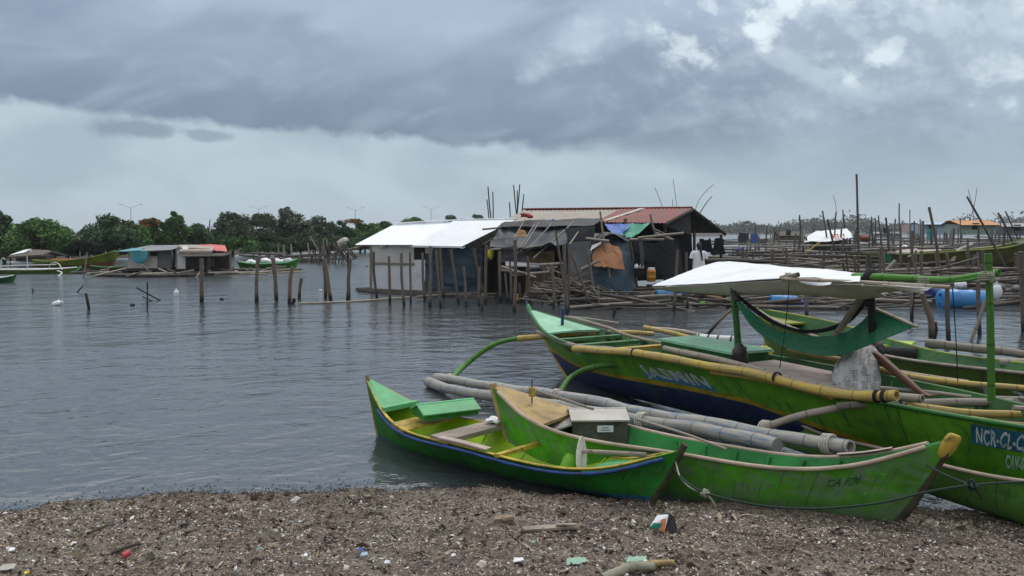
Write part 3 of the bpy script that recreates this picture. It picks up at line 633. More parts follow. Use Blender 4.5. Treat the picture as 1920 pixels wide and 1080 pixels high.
# fore deck boards, helm board, thwart, side planks
hA.deck(.735, .80, -.005, 'yellow_paint', bA, 'yellow_board', .02)
hA.thwart(.585, .26, 'old_plank', bA, .03, .05, .0, 'wide_seat'); hA.thwart(.40, .055, 'yellow_paint', bA, .02, .035, .01)
for t0, t1, sd_ in ((.43, .585, -1), (.44, .59, 1)):
    T = np.linspace(t0, t1, 6); MB().grid([hA.at(T, 1, sd_, -.015, .022), hA.at(T, 1, sd_, -.015, .04), hA.at(T, 1, sd_, .07, .04), hA.at(T, 1, sd_, .07, .022)], 0, None, False, closed=False, flip=sd_ < 0).build('side_plank', 'pink_plank', bA)
def engine_box(c, phi, w, ln, zb, hb_, hr, parent, mats, over=.02, shift=0):
    """small pitched-roof box, its ridge running at angle phi"""
    n = np.array([math.cos(phi), math.sin(phi)]); a = np.array([-n[1], n[0]]); z = zb
    def q(u, v, z_): return np.array([*(c[:2] + a * u + n * (v + shift)), z_])
    l, ww = ln / 2, w / 2; box = thing_part('engine_box', parent)
    m = MB(); pr = [(-l, z), (-l, z + hb_), (0, z + hb_ + hr), (l, z + hb_), (l, z)]
    A_ = [q(u, -ww, zz) for u, zz in pr]; B_ = [q(u, ww, zz) for u, zz in pr]
    m.quad(*A_); m.quad(*B_[::-1])
    for i in range(5): m.quad(A_[i], B_[i], B_[(i + 1) % 5], A_[(i + 1) % 5])
    bx = m.build('engine_box', mats[0], parent)
    bpy.data.objects.remove(box)
    for sg in (-1, 1):
        e = l * 1.12; p = [q(0, -ww - over, z + hb_ + hr + .012), q(0, ww + over, z + hb_ + hr + .012), q(sg * e, ww + over, z + hb_ - hr * .12 + .012), q(sg * e, -ww - over, z + hb_ - hr * .12 + .012)]
        m = MB().slab(p if sg < 0 else p[::-1], .018); o = m.build('lid', mats[1], bx)
        P_ = np.array(p); 
    Q = [q(0, -ww - over - .004, z + hb_ + hr + .022), q(0, ww + over + .004, z + hb_ + hr + .022)]
    MB().tube(path(Q, 4), .016, 6, flat=(1.6, .7)).build('ridge_strip', mats[2], bx)
    return bx, q
def thing_part(name, parent):
    o = bpy.data.objects.new(name, None); COL.objects.link(o); o.parent = parent; return o
engine_box((-.735, 8.66), R(28), .64, .36, .375, .05, .07, bA, ('green_paint', 'light_green_paint', 'light_green_paint'))
c = hA.P(.30, .45, 1, .06); m = MB().tube([c, c + np.array([.03, .0, .09]), c + np.array([.05, .0, .15])], [.075, .07, .05], 12)
m.build('bailer', 'lime_plastic', None, c, 'lime green plastic bailer lying in the bottom of the blue railed boat', 'bailer')
c = hA.P(.585, 1, 1, .14, .065)
m = MB()
for k in range(5): m.ell(c + RNG.normal(size=3) * [.05, .04, .006], (.07, .045, .022), RNG.random() * 3, 9, 6, wob=.25, seed=k)
m.build('white_rag', 'white_paint', None, c, 'crumpled white rag lying on the grey seat of the blue railed boat', 'rag')
# paddle resting across the stern of the front boat
bl = dp(1092, 846, 7.05); tipp = dp(1212, 853, 6.75)
pd = thing('paddle', bl, 'paddle with a broad white blade laid across the blue railed boat', 'paddle')
ax = (tipp - bl) / np.linalg.norm(tipp - bl); u = np.array([-.45, -.35, 1.]); u -= ax * u.dot(ax); u /= np.linalg.norm(u); w_ = np.cross(ax, u)
m = MB(); 
for k, th_ in ((0, .008), (1, -.008)):
    pass
a = np.linspace(0, 2 * np.pi, 28, endpoint=False); nrm = np.array([.80, -.45, .12]); nrm /= np.linalg.norm(nrm); e1 = np.array([.42, .1, 1.]); e1 -= nrm * e1.dot(nrm); e1 /= np.linalg.norm(e1); e2 = np.cross(nrm, e1)
ring = [bl - e1 * .03 + e1 * .165 * math.cos(q) + e2 * .098 * math.sin(q) * (1 - .25 * math.cos(q)) for q in a]
m.slab(ring, .016, n=nrm); m.build('blade', 'worn_white', pd)
MB().tube(path([bl - ax * .03 + nrm * .015, bl + ax * .25, tipp], 12), [.02] * 4 + [.022] * 8, 8).build('shaft', 'old_plank', pd)

# ---- middle green boat with the yellow stern tip
hB = Hull([3.308, 5.88, -.199, 8.351, .097, -.338, .836, .564, .44, .56, .755, .16, .25, .32, .085, .094])
bB = thing('rowing_boat', (*hB.P(.5, 0, 1)[:2], 0), 'bright green wooden boat with a yellow stern tip and a grey engine box', 'boat', 'small wooden boats pulled up at the beach')
hB.mesh(bB, 'hull_middle', 'inner_green'); hB.floor(.06, .94, .02, 'dull_inner_green', bB)
hB.rail(-1, .04, .97, .018, 'pale_rail', bB, 'gunwale', .004, .004, (1.25, 1)); hB.rail(1, .04, .97, .018, 'pale_rail', bB, 'gunwale', .004, .004, (1.25, 1))
hB.ribs([.12, .19, .26, .33, .40, .47, .54], 'inner_green', bB, .017)
hB.deck(.80, .985, .02, 'tan_paint', bB, 'bow_deck', .03, .04)
hB.stem(1.0, .022, 'tan_paint', bB, 1.02); hB.stem(0.0, .019, 'dark_edge', bB, .97, 'stern_post', out=-.004)
Q = [hB.P(0, s, 1, 9) for s in (.80, .90, 1.0)]; d = Q[2] - Q[1]; Q += [Q[2] + d * .5]
MB().tube(path(Q, 8), [.03, .042, .05, .052, .052, .05, .046, .034], 8, flat=(.55, 1.3)).build('stern_tip', 'yellow_paint', bB)
T = np.linspace(.10, .20, 5); MB().grid([hB.at(T, 1, 1, -.01, .02), hB.at(T, 1, 1, -.01, .04), hB.at(T, 1, 1, .05, .04)], 0, None, False).build('side_plank', 'pink_plank', bB)
hB.thwart(.50, .20, 'old_plank', bB, 0, .02, -.03, 'seat', .62)
bx, q = engine_box((.86, 7.93), R(2), .54, .42, .30, .222, .06, bB, ('weathered_box', 'box_lid', 'box_lid'))
MB().slab([q(-.214, -.03, .42), q(-.214, .13, .42), q(-.214, .13, .485), q(-.214, -.03, .485)][::-1], .006).build('name_plate', 'plate', bx)
for k in range(2):
    MB().box(q(-.2215, .05, .442 + k * .022), (.09 - k * .02, .003, .007), rz=R(2)).build('plate_text', 'steel', bx)
p = [q(-.20, -.28, .50), q(.12, -.28, .52), q(.14, -.50, .47), q(-.20, -.46, .44)]; MB().slab(p, .018).build('side_flap', 'box_lid', bx)
hB.lettering('CA IOI', hB.near(1552, -1, .74)[0], hB.near(1612, -1, .74)[0], .66, .80, -1, 'letter_faded', bB, wobble=.07)
c = hB.P(.885, 1, 1, 9, .03)
tr = thing('line_spool', c, 'yellow spool on an iron rod standing on the tan bow deck', 'spool')
MB().tube(path([c, c + [0, 0, .25]], 5), .009, 6).build('rod', 'steel', tr); MB().tube([c + [0, 0, z_] for z_ in (.07, .075, .09, .15, .165, .17)], [.02, .036, .031, .031, .036, .02], 12).build('spool', 'yellow_paint', tr)
pole([dp(1194, 786, 7.35), dp(1280, 812, 7.0), dp(1362, 842, 6.72)], .014, 'thin_pole', 'stick_pale', None, 'thin white pole slanting from the grey engine box down to the boat rail', 'pole', taper=.8)
pole([dp(1006, 733, 8.0), dp(1060, 750, 7.75), dp(1112, 767, 7.5)], .018, 'thin_pole', 'bamboo_grey', None, 'thin brown pole lying above the bow of the yellow tipped boat', 'pole')

# ---- right light green boat
hC = Hull([4.314, 5.343, 2.935, 8.74, .111, .029, .611, .553, .447, .393, .489, .315, .279, .155, .081, .045])
bC = thing('rowing_boat', (*hC.P(.5, 0, 1)[:2], 0), 'pale green wooden boat with dirty sides, nearest on the right edge', 'boat', 'small wooden boats pulled up at the beach')
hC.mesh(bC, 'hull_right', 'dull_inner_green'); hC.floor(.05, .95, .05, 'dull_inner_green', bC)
hC.rail(-1, .03, .97, .016, 'pale_rail', bC, 'gunwale', .003, .003, (1.3, 1)); hC.rail(1, .03, .97, .014, 'dull_inner_green', bC, 'gunwale', .003, .003, (1.3, 1))
hC.ribs([.3, .42, .54, .66, .78], 'dull_inner_green', bC, .015)
hC.deck(.82, .985, -.004, 'old_plank', bC, 'bow_deck', .02); hC.stem(1.0, .016, 'old_plank', bC, 1.0)

# ---- large outrigger boat
hJ = Hull([4.817, 5.366, .306, 13.989, .24, -.059, .859, .859, .846, .786, 1.001, .44, .62, .50, .04, .144], thick=.03)
bJ = thing('outrigger_boat', (*hJ.P(.5, 0, 1)[:2], 0), 'large green and blue outrigger boat with a yellow stripe and JASMIN on its bow', 'boat')
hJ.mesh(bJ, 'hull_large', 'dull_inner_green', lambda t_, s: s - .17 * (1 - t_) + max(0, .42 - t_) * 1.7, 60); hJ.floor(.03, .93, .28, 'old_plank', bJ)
hJ.rail(-1, .02, .985, .022, 'green_paint', bJ, 'gunwale', .0, .0, (1.2, 1)); hJ.rail(1, .02, .985, .022, 'dull_inner_green', bJ, 'gunwale', .0, .0, (1.2, 1))
hJ.rail(-1, .03, .985, .018, 'yellow_paint', bJ, 'rub_strip', .004, -.085, (1, 1.3)) if False else None
hJ.ribs([.2, .3, .4, .5, .6, .7, .78], 'dull_inner_green', bJ, .02)
hJ.deck(.845, .985, .006, 'mint_paint', bJ, 'bow_deck', .03, camber=.02)
hJ.stem(1.0, .021, 'yellow_paint', bJ, 1.0, out=.002)
hJ.stem(1.0, .028, 'light_green_paint', bJ, 1.07, 'bow_tip', s0=.93, lean=-.3)
tj0, tj1 = hJ.near(1203, -1, .72)[0], hJ.near(1330, -1, .72)[0]
hJ.lettering('JASMIN', tj0, tj1, (.635, .65), (.81, .822), -1, 'letter_white', bJ, wobble=.05)
hJ.patch(tj0 + .004, tj1 - .006, .59, .69, -1, 'letter_blue', bJ, 'letter_shade', .002)
hJ.lettering('o', .775, .752, .80, .88, -1, 'letter_white', bJ, 'painted_emblem'); hJ.patch(.80, .777, .80, .88, -1, 'dark_edge', bJ, 'painted_emblem')
tq, _ = hJ.near(1822); te, _ = hJ.near(2010)
hJ.patch(tq, te, .66, .93, -1, 'plate_blue', bJ, 'number_panel', .004)
hJ.lettering('NCR-CL-CAV-018', tq - .004, te + .006, .69, .90, -1, 'letter_white', bJ, 'lettering', .008)
hJ.lettering('CAV-018', tq - .028, te + .022, .42, .60, -1, 'letter_white', bJ, 'lettering', .006)
# low cabin, deck board, bow bollard
def jq(t_, v, z): c = hJ.P(t_, 1, 1, 9); return np.array([*(c[:2] + hJ.n * v), z])
m = MB(); z0, z1 = .55, .98
m.slab([jq(.455, -.22, z1), jq(.455, .42, z1), jq(.60, .42, z1), jq(.60, -.22, z1)][::-1], .03, n=(0, 0, 1)); m.build('cabin_top', 'mint_paint', bJ)
m = MB().slab([jq(.46, -.19, z1 - .032), jq(.46, .39, z1 - .032), jq(.595, .39, z1 - .032), jq(.595, -.19, z1 - .032)][::-1], .40, n=(0, 0, 1)); m.build('cabin', 'green_paint', bJ)
MB().slab([jq(.305, -.42, .87), jq(.305, .30, .87), jq(.445, .34, .87), jq(.445, -.44, .87)][::-1], .03, n=(0, 0, 1)).build('deck_board', 'pink_plank', bJ)
c = hJ.P(.885, 1, 1, 9, .0); MB().tube(path([c, c + [0.01, 0, .30]], 4), .026, 8).build('mooring_post', 'blue_rail', bJ)
for t_, mt in ((.80, 'dull_inner_green'), (.74, 'dull_inner_green'), (.665, 'yellow_paint')): hJ.thwart(t_, .12, mt, bJ, .0, .05)
# floats and arms (depth runs from the water at the far end to the boats they rest on)
def fl(x, y, k=0):
    u = (x - 802) / (1595 - 802); z = .075 + .50 * np.clip(u, 0, 1.2) + k; p = gp(x, y, z); return p
def flp(pts, k=0): return [fl(x, y, k) for x, y in pts]
logs = (([(817, 708), (960, 729), (1120, 753), (1225, 777), (1340, 797), (1440, 813), (1595, 838)], .068, True), ([(803, 716), (860, 735), (924, 741), (979, 748), (1049, 762), (1196, 787), (1297, 803), (1458, 835)], .074, False))
for P_, r, hol in logs: pole(flp(P_), r, 'float_log', 'bamboo_blue', bJ, n=12, sp=.42, taper=.92, hollow=hol, seg=90)
def arm(pts, r, mat, n=8, **k): return pole(pts, r, 'outrigger_arm', mat, bJ, n=n, **k)
gA = lambda x, dy=0: hJ.near(x)[1]
pA = fl(1046, 741); arm([pA, dp(1074, 706, 10.9), dp(1128, 686, 10.75), dp(1245, 677, 10.55), dp(1330, 676, 10.9)], .042, 'bamboo_green', taper=.9, hollow=True)
pA2 = fl(845, 711); arm([pA2, dp(870, 686, 12.9), dp(918, 650, 13.0), dp(962, 637, 13.05), dp(1012, 632, 12.9)], .045, 'bamboo_green', hollow=True)
arm([dp(972, 636, 13.0), dp(1040, 628, 12.75), dp(1112, 623, 12.9), dp(1225, 626, 13.5)], .050, 'bamboo_yellow', hollow=True)
arm([fl(1432, 803, .03), dp(1500, 779, 7.35), dp(1575, 762, 7.3)], .038, 'bamboo_grey', hollow=True)
arm([dp(1569, 761, 7.28), dp(1690, 757, 7.15)], .037, 'bamboo_grey', hollow=True); arm([dp(1688, 758, 7.12), dp(1800, 755, 7.15), dp(1925, 751, 7.4), dp(2080, 745, 7.8)], .040, 'bamboo_grey', hollow=True)
for P_, axx, r in ((fl(1046, 741), fl(1060, 743) - fl(1046, 741), .082), (fl(845, 711), fl(860, 713) - fl(845, 711), .082), (fl(1438, 806), fl(1450, 808) - fl(1438, 806), .088), (fl(1555, 833), fl(1570, 835) - fl(1555, 833), .088), (fl(1205, 789), fl(1220, 791) - fl(1205, 789), .09)):
    lashing(P_, axx, r, 'lashing', 'pale_rope', bJ)
# long poles lashed along the near side
def jd(x, k=0): return float(hJ.near(x)[1][1]) + k
def jp(pts, k=0): return [dp(x, y, jd(x, k)) for x, y in pts]
def loose(pts, r, mat, label, name='bamboo_pole', group='bamboo poles lying along the large outrigger boat', **k): return pole(pts, r, name, mat, None, label, 'pole', group, **k)
loose(jp([(1076, 655), (1190, 661), (1290, 680), (1380, 694), (1440, 705), (1530, 731), (1600, 742), (1682, 742)], -.16), .047, 'bamboo_yellow', 'long yellow bamboo pole with a cut yellow end lashed along the large boat', n=12, seg=80, taper=1.0, hollow=True)
loose(jp([(1335, 697), (1390, 704), (1440, 714), (1560, 744)], -.06), .034, 'bamboo_yellow', 'shorter yellow bamboo pole tucked under the long yellow one', hollow=True)
loose(jp([(1245, 652), (1310, 667), (1385, 684), (1440, 699), (1530, 722), (1600, 736), (1730, 748)], .10), .036, 'bamboo_grey', 'long grey bamboo pole beside the yellow pole, its hollow end showing', n=10, hollow=True, taper=1.05)
loose(jp([(1008, 622), (1077, 648), (1140, 655), (1215, 668)], -.05), .038, 'bamboo_grey', 'grey bamboo pole slanting down from the bow of the large boat', hollow=True)
loose([dp(1066, 594, 13.0), dp(1135, 613, 12.4), dp(1175, 629, 12.0), dp(1240, 642, 11.4), dp(1300, 646, 10.9)], .027, 'bamboo_pale', 'thin pale pole bending over the bow deck of the large boat')
loose([dp(1053, 594, 13.2), dp(1100, 597, 13.1), dp(1160, 606, 12.9)], .018, 'stick_pale', 'thin short stick by the blue bow post')
loose([dp(1208, 614, 13.0), dp(1260, 625, 12.3), dp(1312, 637, 11.7)], .040, 'bamboo_yellow', 'yellow pole slanting towards the white roll', hollow=True)
loose([dp(1213, 616, 13.3), dp(1265, 620, 12.9), dp(1330, 630, 12.2)], .036, 'bamboo_pale', 'pale pole behind the yellow one, towards the white roll')
loose([dp(1480, 657, 9.6), dp(1520, 664, 9.2), dp(1585, 677, 8.6), dp(1640, 688, 8.1)], .036, 'bamboo_yellow', 'yellow pole passing behind the bending person')
loose([dp(1652, 692, 8.4), dp(1712, 707, 8.2), dp(1800, 717, 8.1), dp(1925, 729, 8.0), dp(2050, 740, 7.9)], .034, 'bamboo_yellow', 'yellow bamboo pole to the right of the bending person', hollow=True)
loose([dp(1640, 690, 8.6), dp(1720, 703, 8.4), dp(1815, 717, 8.2)], .028, 'bamboo_pale', 'thin pale pole above the yellow one right of the bending person')
loose([dp(1650, 727, 7.7), dp(1750, 736, 7.5), dp(1830, 745, 7.4), dp(1990, 748, 7.3)], .02, 'stick_pale', 'thin pale split pole below the hand of the bending person')
loose([dp(1700, 764, 6.95), dp(1750, 768, 6.9), dp(1820, 775, 6.85), dp(1912, 778, 6.8)], .040, 'bamboo_yellow', 'thick yellowish bamboo pole with a broken end above the number panel', hollow=True)
loose([dp(1820, 786, 6.8), dp(1880, 794, 6.75), dp(1990, 804, 6.7)], .03, 'bamboo_yellow', 'weathered yellow rail pole just above the number panel')
loose([dp(1900, 765, 6.7), dp(1960, 767, 6.7), dp(2050, 768, 6.7)], .025, 'bamboo_grey', 'short grey pole at the right edge over the number panel')
loose([dp(1736, 644, 11.2), dp(1800, 651, 10.9), dp(1925, 664, 10.4), dp(2050, 676, 9.9)], .062, 'bamboo_grey', 'thick grey bamboo log crossing behind the green awning post', n=12, hollow=True)
loose([dp(1876, 678, 10.4), dp(1930, 680, 10.2), dp(2050, 684, 10)], .066, 'bamboo_grey', 'short dark ended log under the thick grey log', n=12, hollow=True)
for x, y, dx_, r in ((1645, 743, 14, .053), (1659, 743, 14, .053), (1190, 661, 6, .053), (1457, 708, 6, .053)):
    P_ = dp(x, y, jd(x, -.16)); lashing(P_, dp(x + dx_, y + 2, jd(x + dx_, -.16)) - P_, r, 'lashing', 'dark_cloth', bJ, 3, .015)
P_ = dp(1664, 756, 7.2); MB().ell(P_, (.085, .05, .075), .5, 10, 7, wob=.1, seed=3).build('lashing', 'dark_cloth', bJ)
for x in (1097, 1140): c = dp(x, 640, 12.6); MB().box(c, (.06, .06, .30), rz=.5).build('arm_bracket', 'dark_edge', bJ)
# things carried on the large boat
a_, b_ = dp(1308, 637, 11.6), dp(1378, 641, 11.3)
rl = thing('foam_roll', (a_ + b_) / 2, 'white cylindrical roll tied with black bands on the large boat', 'roll'); MB().tube(path([a_, b_], 6), .085, 16).build('roll', 'white_plastic', rl)
for k in (.05, .32, .58, .93): c = a_ + (b_ - a_) * k; MB().tube([c - (b_ - a_) * .02, c + (b_ - a_) * .02], .092, 16).build('band', 'black_paint', rl)
c = dp(1440, 659, 10.2); m = MB()
for k in range(6): m.ell(c + RNG.normal(size=3) * [.06, .03, .02], (.07, .05, .05), RNG.random() * 3, 8, 6, wob=.3, seed=k + 9)
m.build('plastic_bag', 'yellow_bag', None, c, 'crumpled yellow plastic bag lying on the large boat', 'bag')
c = dp(1386, 665, 8.95); m = MB().ell(c, (.085, .08, .125), 0, 12, 10, wob=.1, seed=4).ell(c + [.05, .03, -.07], (.08, .07, .06), .4, 10, 7, wob=.15, seed=5)
m.build('cloth_bundle', 'dark_lump', None, c, 'dark bundle wrapped round the foot of the green awning post', 'bundle')
c = dp(1397, 715, 8.55); pk = thing('padlock', c, 'yellow padlock hanging from a black cable under the long yellow pole', 'padlock'); MB().box(c, (.055, .03, .06)).build('lock_body', 'yellow_paint', pk)
MB().tube(path([c + [-.02, 0, .03], c + [-.025, 0, .12], c + [.02, .02, .17], c + [.06, .02, .10], c + [.12, 0, .02]], 20), .007, 6).build('cable', 'black_paint', pk)
# ---- green boat behind the large one
hE = Hull([6.622, 7.331, 4.849, 15.678, .1, -.056,   .861, .806, .628, .80, .86, .36, .5, .399, .05, .066])
bE = thing('outrigger_boat', (*hE.P(.5, 0, 1)[:2], 0), 'yellow green boat behind the bending person, its bow under the hammock', 'boat')
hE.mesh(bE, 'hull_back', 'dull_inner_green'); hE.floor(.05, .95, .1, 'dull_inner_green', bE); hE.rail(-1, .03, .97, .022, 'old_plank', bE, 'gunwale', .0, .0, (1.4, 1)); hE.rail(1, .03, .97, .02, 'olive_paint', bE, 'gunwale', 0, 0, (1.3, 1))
hE.stem(1.0, .022, 'olive_paint', bE, 1.02); hE.deck(.86, .985, -.10, 'olive_paint', bE, 'bow_deck', .03)
for tx, ta, tb in (('T', .285, .262), ('T', .225, .202), ('I', .165, .158), ('N', .145, .12)): hE.lettering(tx, ta, tb, .42, .66, -1, 'letter_white', bE, 'letter')
m = MB().slab([dp(1640, 646, 12.6), dp(1704, 649, 12.4), dp(1716, 640, 13.6), dp(1650, 637, 13.8)], .05); m.build('hatch', 'lime_paint', bE)
MB().tube(path([dp(1640, 661, 12.2), dp(1718, 664, 11.9)], 4), .10, 12).build('engine', 'dark_cloth', bE)
m = MB().tube(path([dp(1668, 673, 11.6), dp(1730, 682, 11.2), dp(1830, 693, 10.4), dp(1960, 707, 9.8)], 14), .032, 6, flat=(.5, 1.3)); m.build('side_plank', 'pale_blue_plastic', bE)
# ---- awning over the large boat
wrap = (dp(1634, 520, 7.75))
gp1 = pole([dp(1385, 660, 9.2), dp(1381, 600, 9.2), dp(1374, 536, 9.25)], .042, 'awning_post', 'bamboo_dark_green', bJ, n=10)
pole([dp(1859, 752, 6.55), dp(1857, 600, 6.55), dp(1853, 476, 6.55)], .031, 'awning_post', 'bamboo_green', bJ, n=12, hollow=True)
pole([dp(1560, 640, 8.6), dp(1592, 592, 8.2), dp(1626, 545, 7.8)], .036, 'awning_post', 'bamboo_pale', bJ, n=10)
pole([dp(1636, 622, 7.9), dp(1634, 560, 7.8), dp(1633, 513, 7.75)], .042, 'awning_post', 'dark_cloth', bJ, n=8, sp=0)
pole([dp(1600, 519, 7.9), dp(1700, 521, 7.3), dp(1780, 523, 6.95), dp(1874, 510, 6.6)], .033, 'ridge_pole', 'bamboo_green', bJ, n=12, hollow=True)
pole([dp(1735, 527, 7.1), dp(1800, 527, 6.85), dp(1852, 518, 6.5)], .013, 'ridge_pole', 'bamboo_green', bJ, n=8)
pole([dp(1466, 523, 7.95), dp(1600, 528, 7.55), dp(1700, 534, 7.1), dp(1782, 538, 6.8)], .019, 'eave_pole', 'bamboo_pale', bJ, n=10, hollow=True)
pole([dp(1497, 515, 7.85), dp(1480, 518, 7.95), dp(1464, 521, 8.05)], .027, 'eave_pole', 'bamboo_grey', bJ, n=10, hollow=True)
for p_, a_, r in ((dp(1478, 519, 7.98), (1, -.5, 0), .038), (dp(1732, 527, 7.1), (0, 0, 1), .045), (dp(1848, 520, 6.5), (0, 0, 1), .055), (dp(1856, 516, 6.55), (1, -.4, 0), .044)): lashing(p_, a_, r, 'lashing', 'rope', bJ, 4, .03)
m = MB().ell(dp(1633, 522, 7.72), (.075, .07, .10), 0, 12, 8, wob=.08, seed=2).tube(path([dp(1635, 525, 7.72), dp(1631, 552, 7.74), dp(1624, 575, 7.78)], 8), [.05, .06, .05, .045, .04, .035, .03, .02], 8); m.build('wrapped_cloth', 'dark_cloth', bJ)
def sheet(rows, nu, nv, sag=0.0, wr=.0, seed=0, th=.006, m=None, mi=0, fall=None):
    """cloth through a grid of 3D points, creased, with thickness"""
    rows = [path(r, nu) for r in rows]; G = np.array([path([r[i] for r in rows], nv) for i in range(nu)])
    U, V = np.meshgrid(np.linspace(0, 1, nv), np.linspace(0, 1, nu)); w = np.sin(np.pi * U) * np.sin(np.pi * V)
    G[..., 2] -= sag * w
    if wr: G += (wr * fbm(U * 3 + seed, V * 3, 3, 40 + seed))[..., None] * np.array([.3, .5, .8])
    m = m or MB(); a = np.gradient(G, axis=0); b = np.gradient(G, axis=1); n = np.cross(a, b); n /= np.linalg.norm(n, axis=2)[..., None] + 1e-9
    m.grid(G, mi, None, True); m.grid(G - n * th, mi, None, True, flip=True)
    for A, B in ((G[0], G[0] - n[0] * th), (G[-1], G[-1] - n[-1] * th), (G[:, 0], G[:, 0] - n[:, 0] * th), (G[:, -1], G[:, -1] - n[:, -1] * th)): m.grid([A, B], mi, None, False)
    return m
NL, N1, NM, N2, NR = dp(1222, 537, 10.7), dp(1330, 531, 9.6), dp(1470, 521, 8.2), dp(1560, 524, 7.7), dp(1612, 528, 7.35)
FL, F1, F2, F3, FR = dp(1345, 490, 11.7), dp(1390, 492, 11.0), dp(1450, 497, 10.1), dp(1530, 505, 9.1), dp(1615, 512, 8.35)
mid_ = [(np.array(a) + np.array(b)) / 2 + [0, 0, .02] for a, b in zip((NL, N1, NM, N2, NR), (FL, F1, F2, F3, FR))]
aw = thing('awning', dp(1420, 520, 9), 'white tarpaulin awning stretched over the large outrigger boat', 'awning')
sheet([[NL, N1, NM, N2, NR], mid_, [FL, F1, F2, F3, FR]], 60, 30, .03, .013, 1).build('top_sheet', 'white_tarp', aw)
lo = lambda p, k: np.array(p) - [0, 0, k]
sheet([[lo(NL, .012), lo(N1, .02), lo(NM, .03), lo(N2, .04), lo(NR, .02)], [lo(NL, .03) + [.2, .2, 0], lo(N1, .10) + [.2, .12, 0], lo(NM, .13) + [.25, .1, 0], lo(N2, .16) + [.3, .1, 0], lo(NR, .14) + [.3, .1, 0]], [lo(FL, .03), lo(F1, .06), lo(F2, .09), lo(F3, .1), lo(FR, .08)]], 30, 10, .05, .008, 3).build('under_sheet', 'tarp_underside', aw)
sheet([[dp(1498, 527, 7.85), dp(1540, 530, 7.7), dp(1560, 530, 7.6)], [dp(1515, 533, 7.8), dp(1540, 536, 7.68), dp(1556, 534, 7.58)]], 12, 6, 0, .003, 4).build('flap', 'white_tarp', aw)
sheet([[dp(1655, 533, 7.2), dp(1700, 537, 7.0), dp(1748, 539, 6.85)], [dp(1690, 543, 7.15), dp(1715, 547, 7.0), dp(1738, 545, 6.87)]], 12, 6, 0, .003, 5).build('flap', 'white_tarp', aw)
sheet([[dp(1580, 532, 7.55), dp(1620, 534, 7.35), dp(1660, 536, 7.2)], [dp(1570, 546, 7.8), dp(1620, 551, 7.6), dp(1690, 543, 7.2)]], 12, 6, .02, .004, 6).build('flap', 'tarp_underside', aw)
# ---- hammock and its black strap
hm = thing('hammock', dp(1380, 560, 9.0), 'dark green net hammock slung below the white awning', 'hammock')
up_ = [dp(1384, 562, 9.05), dp(1410, 585, 8.9), dp(1450, 618, 8.75), dp(1500, 629, 8.6), dp(1560, 630, 8.4), dp(1605, 612, 8.2), dp(1642, 578, 8.0)]
md_ = [dp(1382, 566, 9.0), dp(1412, 605, 8.75), dp(1455, 637, 8.5), dp(1510, 650, 8.3), dp(1570, 650, 8.1), dp(1625, 627, 7.9), dp(1680, 594, 7.75)]
lw_ = [dp(1380, 568, 9.0), dp(1408, 612, 8.7), dp(1448, 641, 8.4), dp(1505, 661, 8.15), dp(1572, 667, 7.9), dp(1645, 640, 7.7), dp(1716, 612, 7.5)]
sheet([up_, md_, lw_], 44, 14, .03, .012, 7).build('net', 'green_net', hm)
pole([dp(1640, 578, 8.0), dp(1720, 613, 7.48)], .016, 'spreader_bar', 'bamboo_pale', hm, taper=1, sp=0)
pole([dp(1374, 548, 9.2), dp(1378, 557, 9.1), dp(1383, 566, 9.02)], .03, 'hanging_cord', 'dark_cloth', hm, sp=0, taper=1.2)
sheet([[dp(1376, 545, 9.25), dp(1420, 580, 9.1), dp(1465, 608, 8.95), dp(1520, 618, 8.8), dp(1575, 604, 8.5), dp(1612, 570, 8.2), dp(1630, 535, 7.8)], [dp(1377, 552, 9.25), dp(1416, 587, 9.1), dp(1462, 613, 8.95), dp(1520, 625, 8.8), dp(1580, 611, 8.5), dp(1618, 578, 8.2), dp(1636, 540, 7.8)]], 40, 5, 0, .004, 8, .02).build('black_net', 'black_net', None, dp(1376, 545, 9.25), 'black net strap sagging behind the green hammock', 'net')
# thin cords
def cord(pts, r, mat, label, name='rope', n=30, group=None): return MB().tube(path(pts, n), r, 5).build(name, mat, None, pts[0], label, 'rope', group)
cord([dp(1480, 524, 7.95), dp(1474, 600, 8.1), dp(1462, 690, 8.3)], .005, 'black_paint', 'thin dark cord hanging from the near corner of the white awning')
cord([dp(1217, 560, 12.4), dp(1208, 600, 12.2), dp(1198, 650, 11.6)], .006, 'black_paint', 'thin dark cord rising from the bow half of the large boat')
cord([dp(1786, 538, 6.85), dp(1792, 630, 7.2), dp(1796, 715, 7.6)], .005, 'black_paint', 'thin dark cord hanging at the right end of the awning')
cord([dp(1716, 548, 7.0), dp(1712, 575, 7.3), dp(1712, 606, 7.55)], .006, 'black_paint', 'thin dark cord holding the end of the hammock spreader bar')
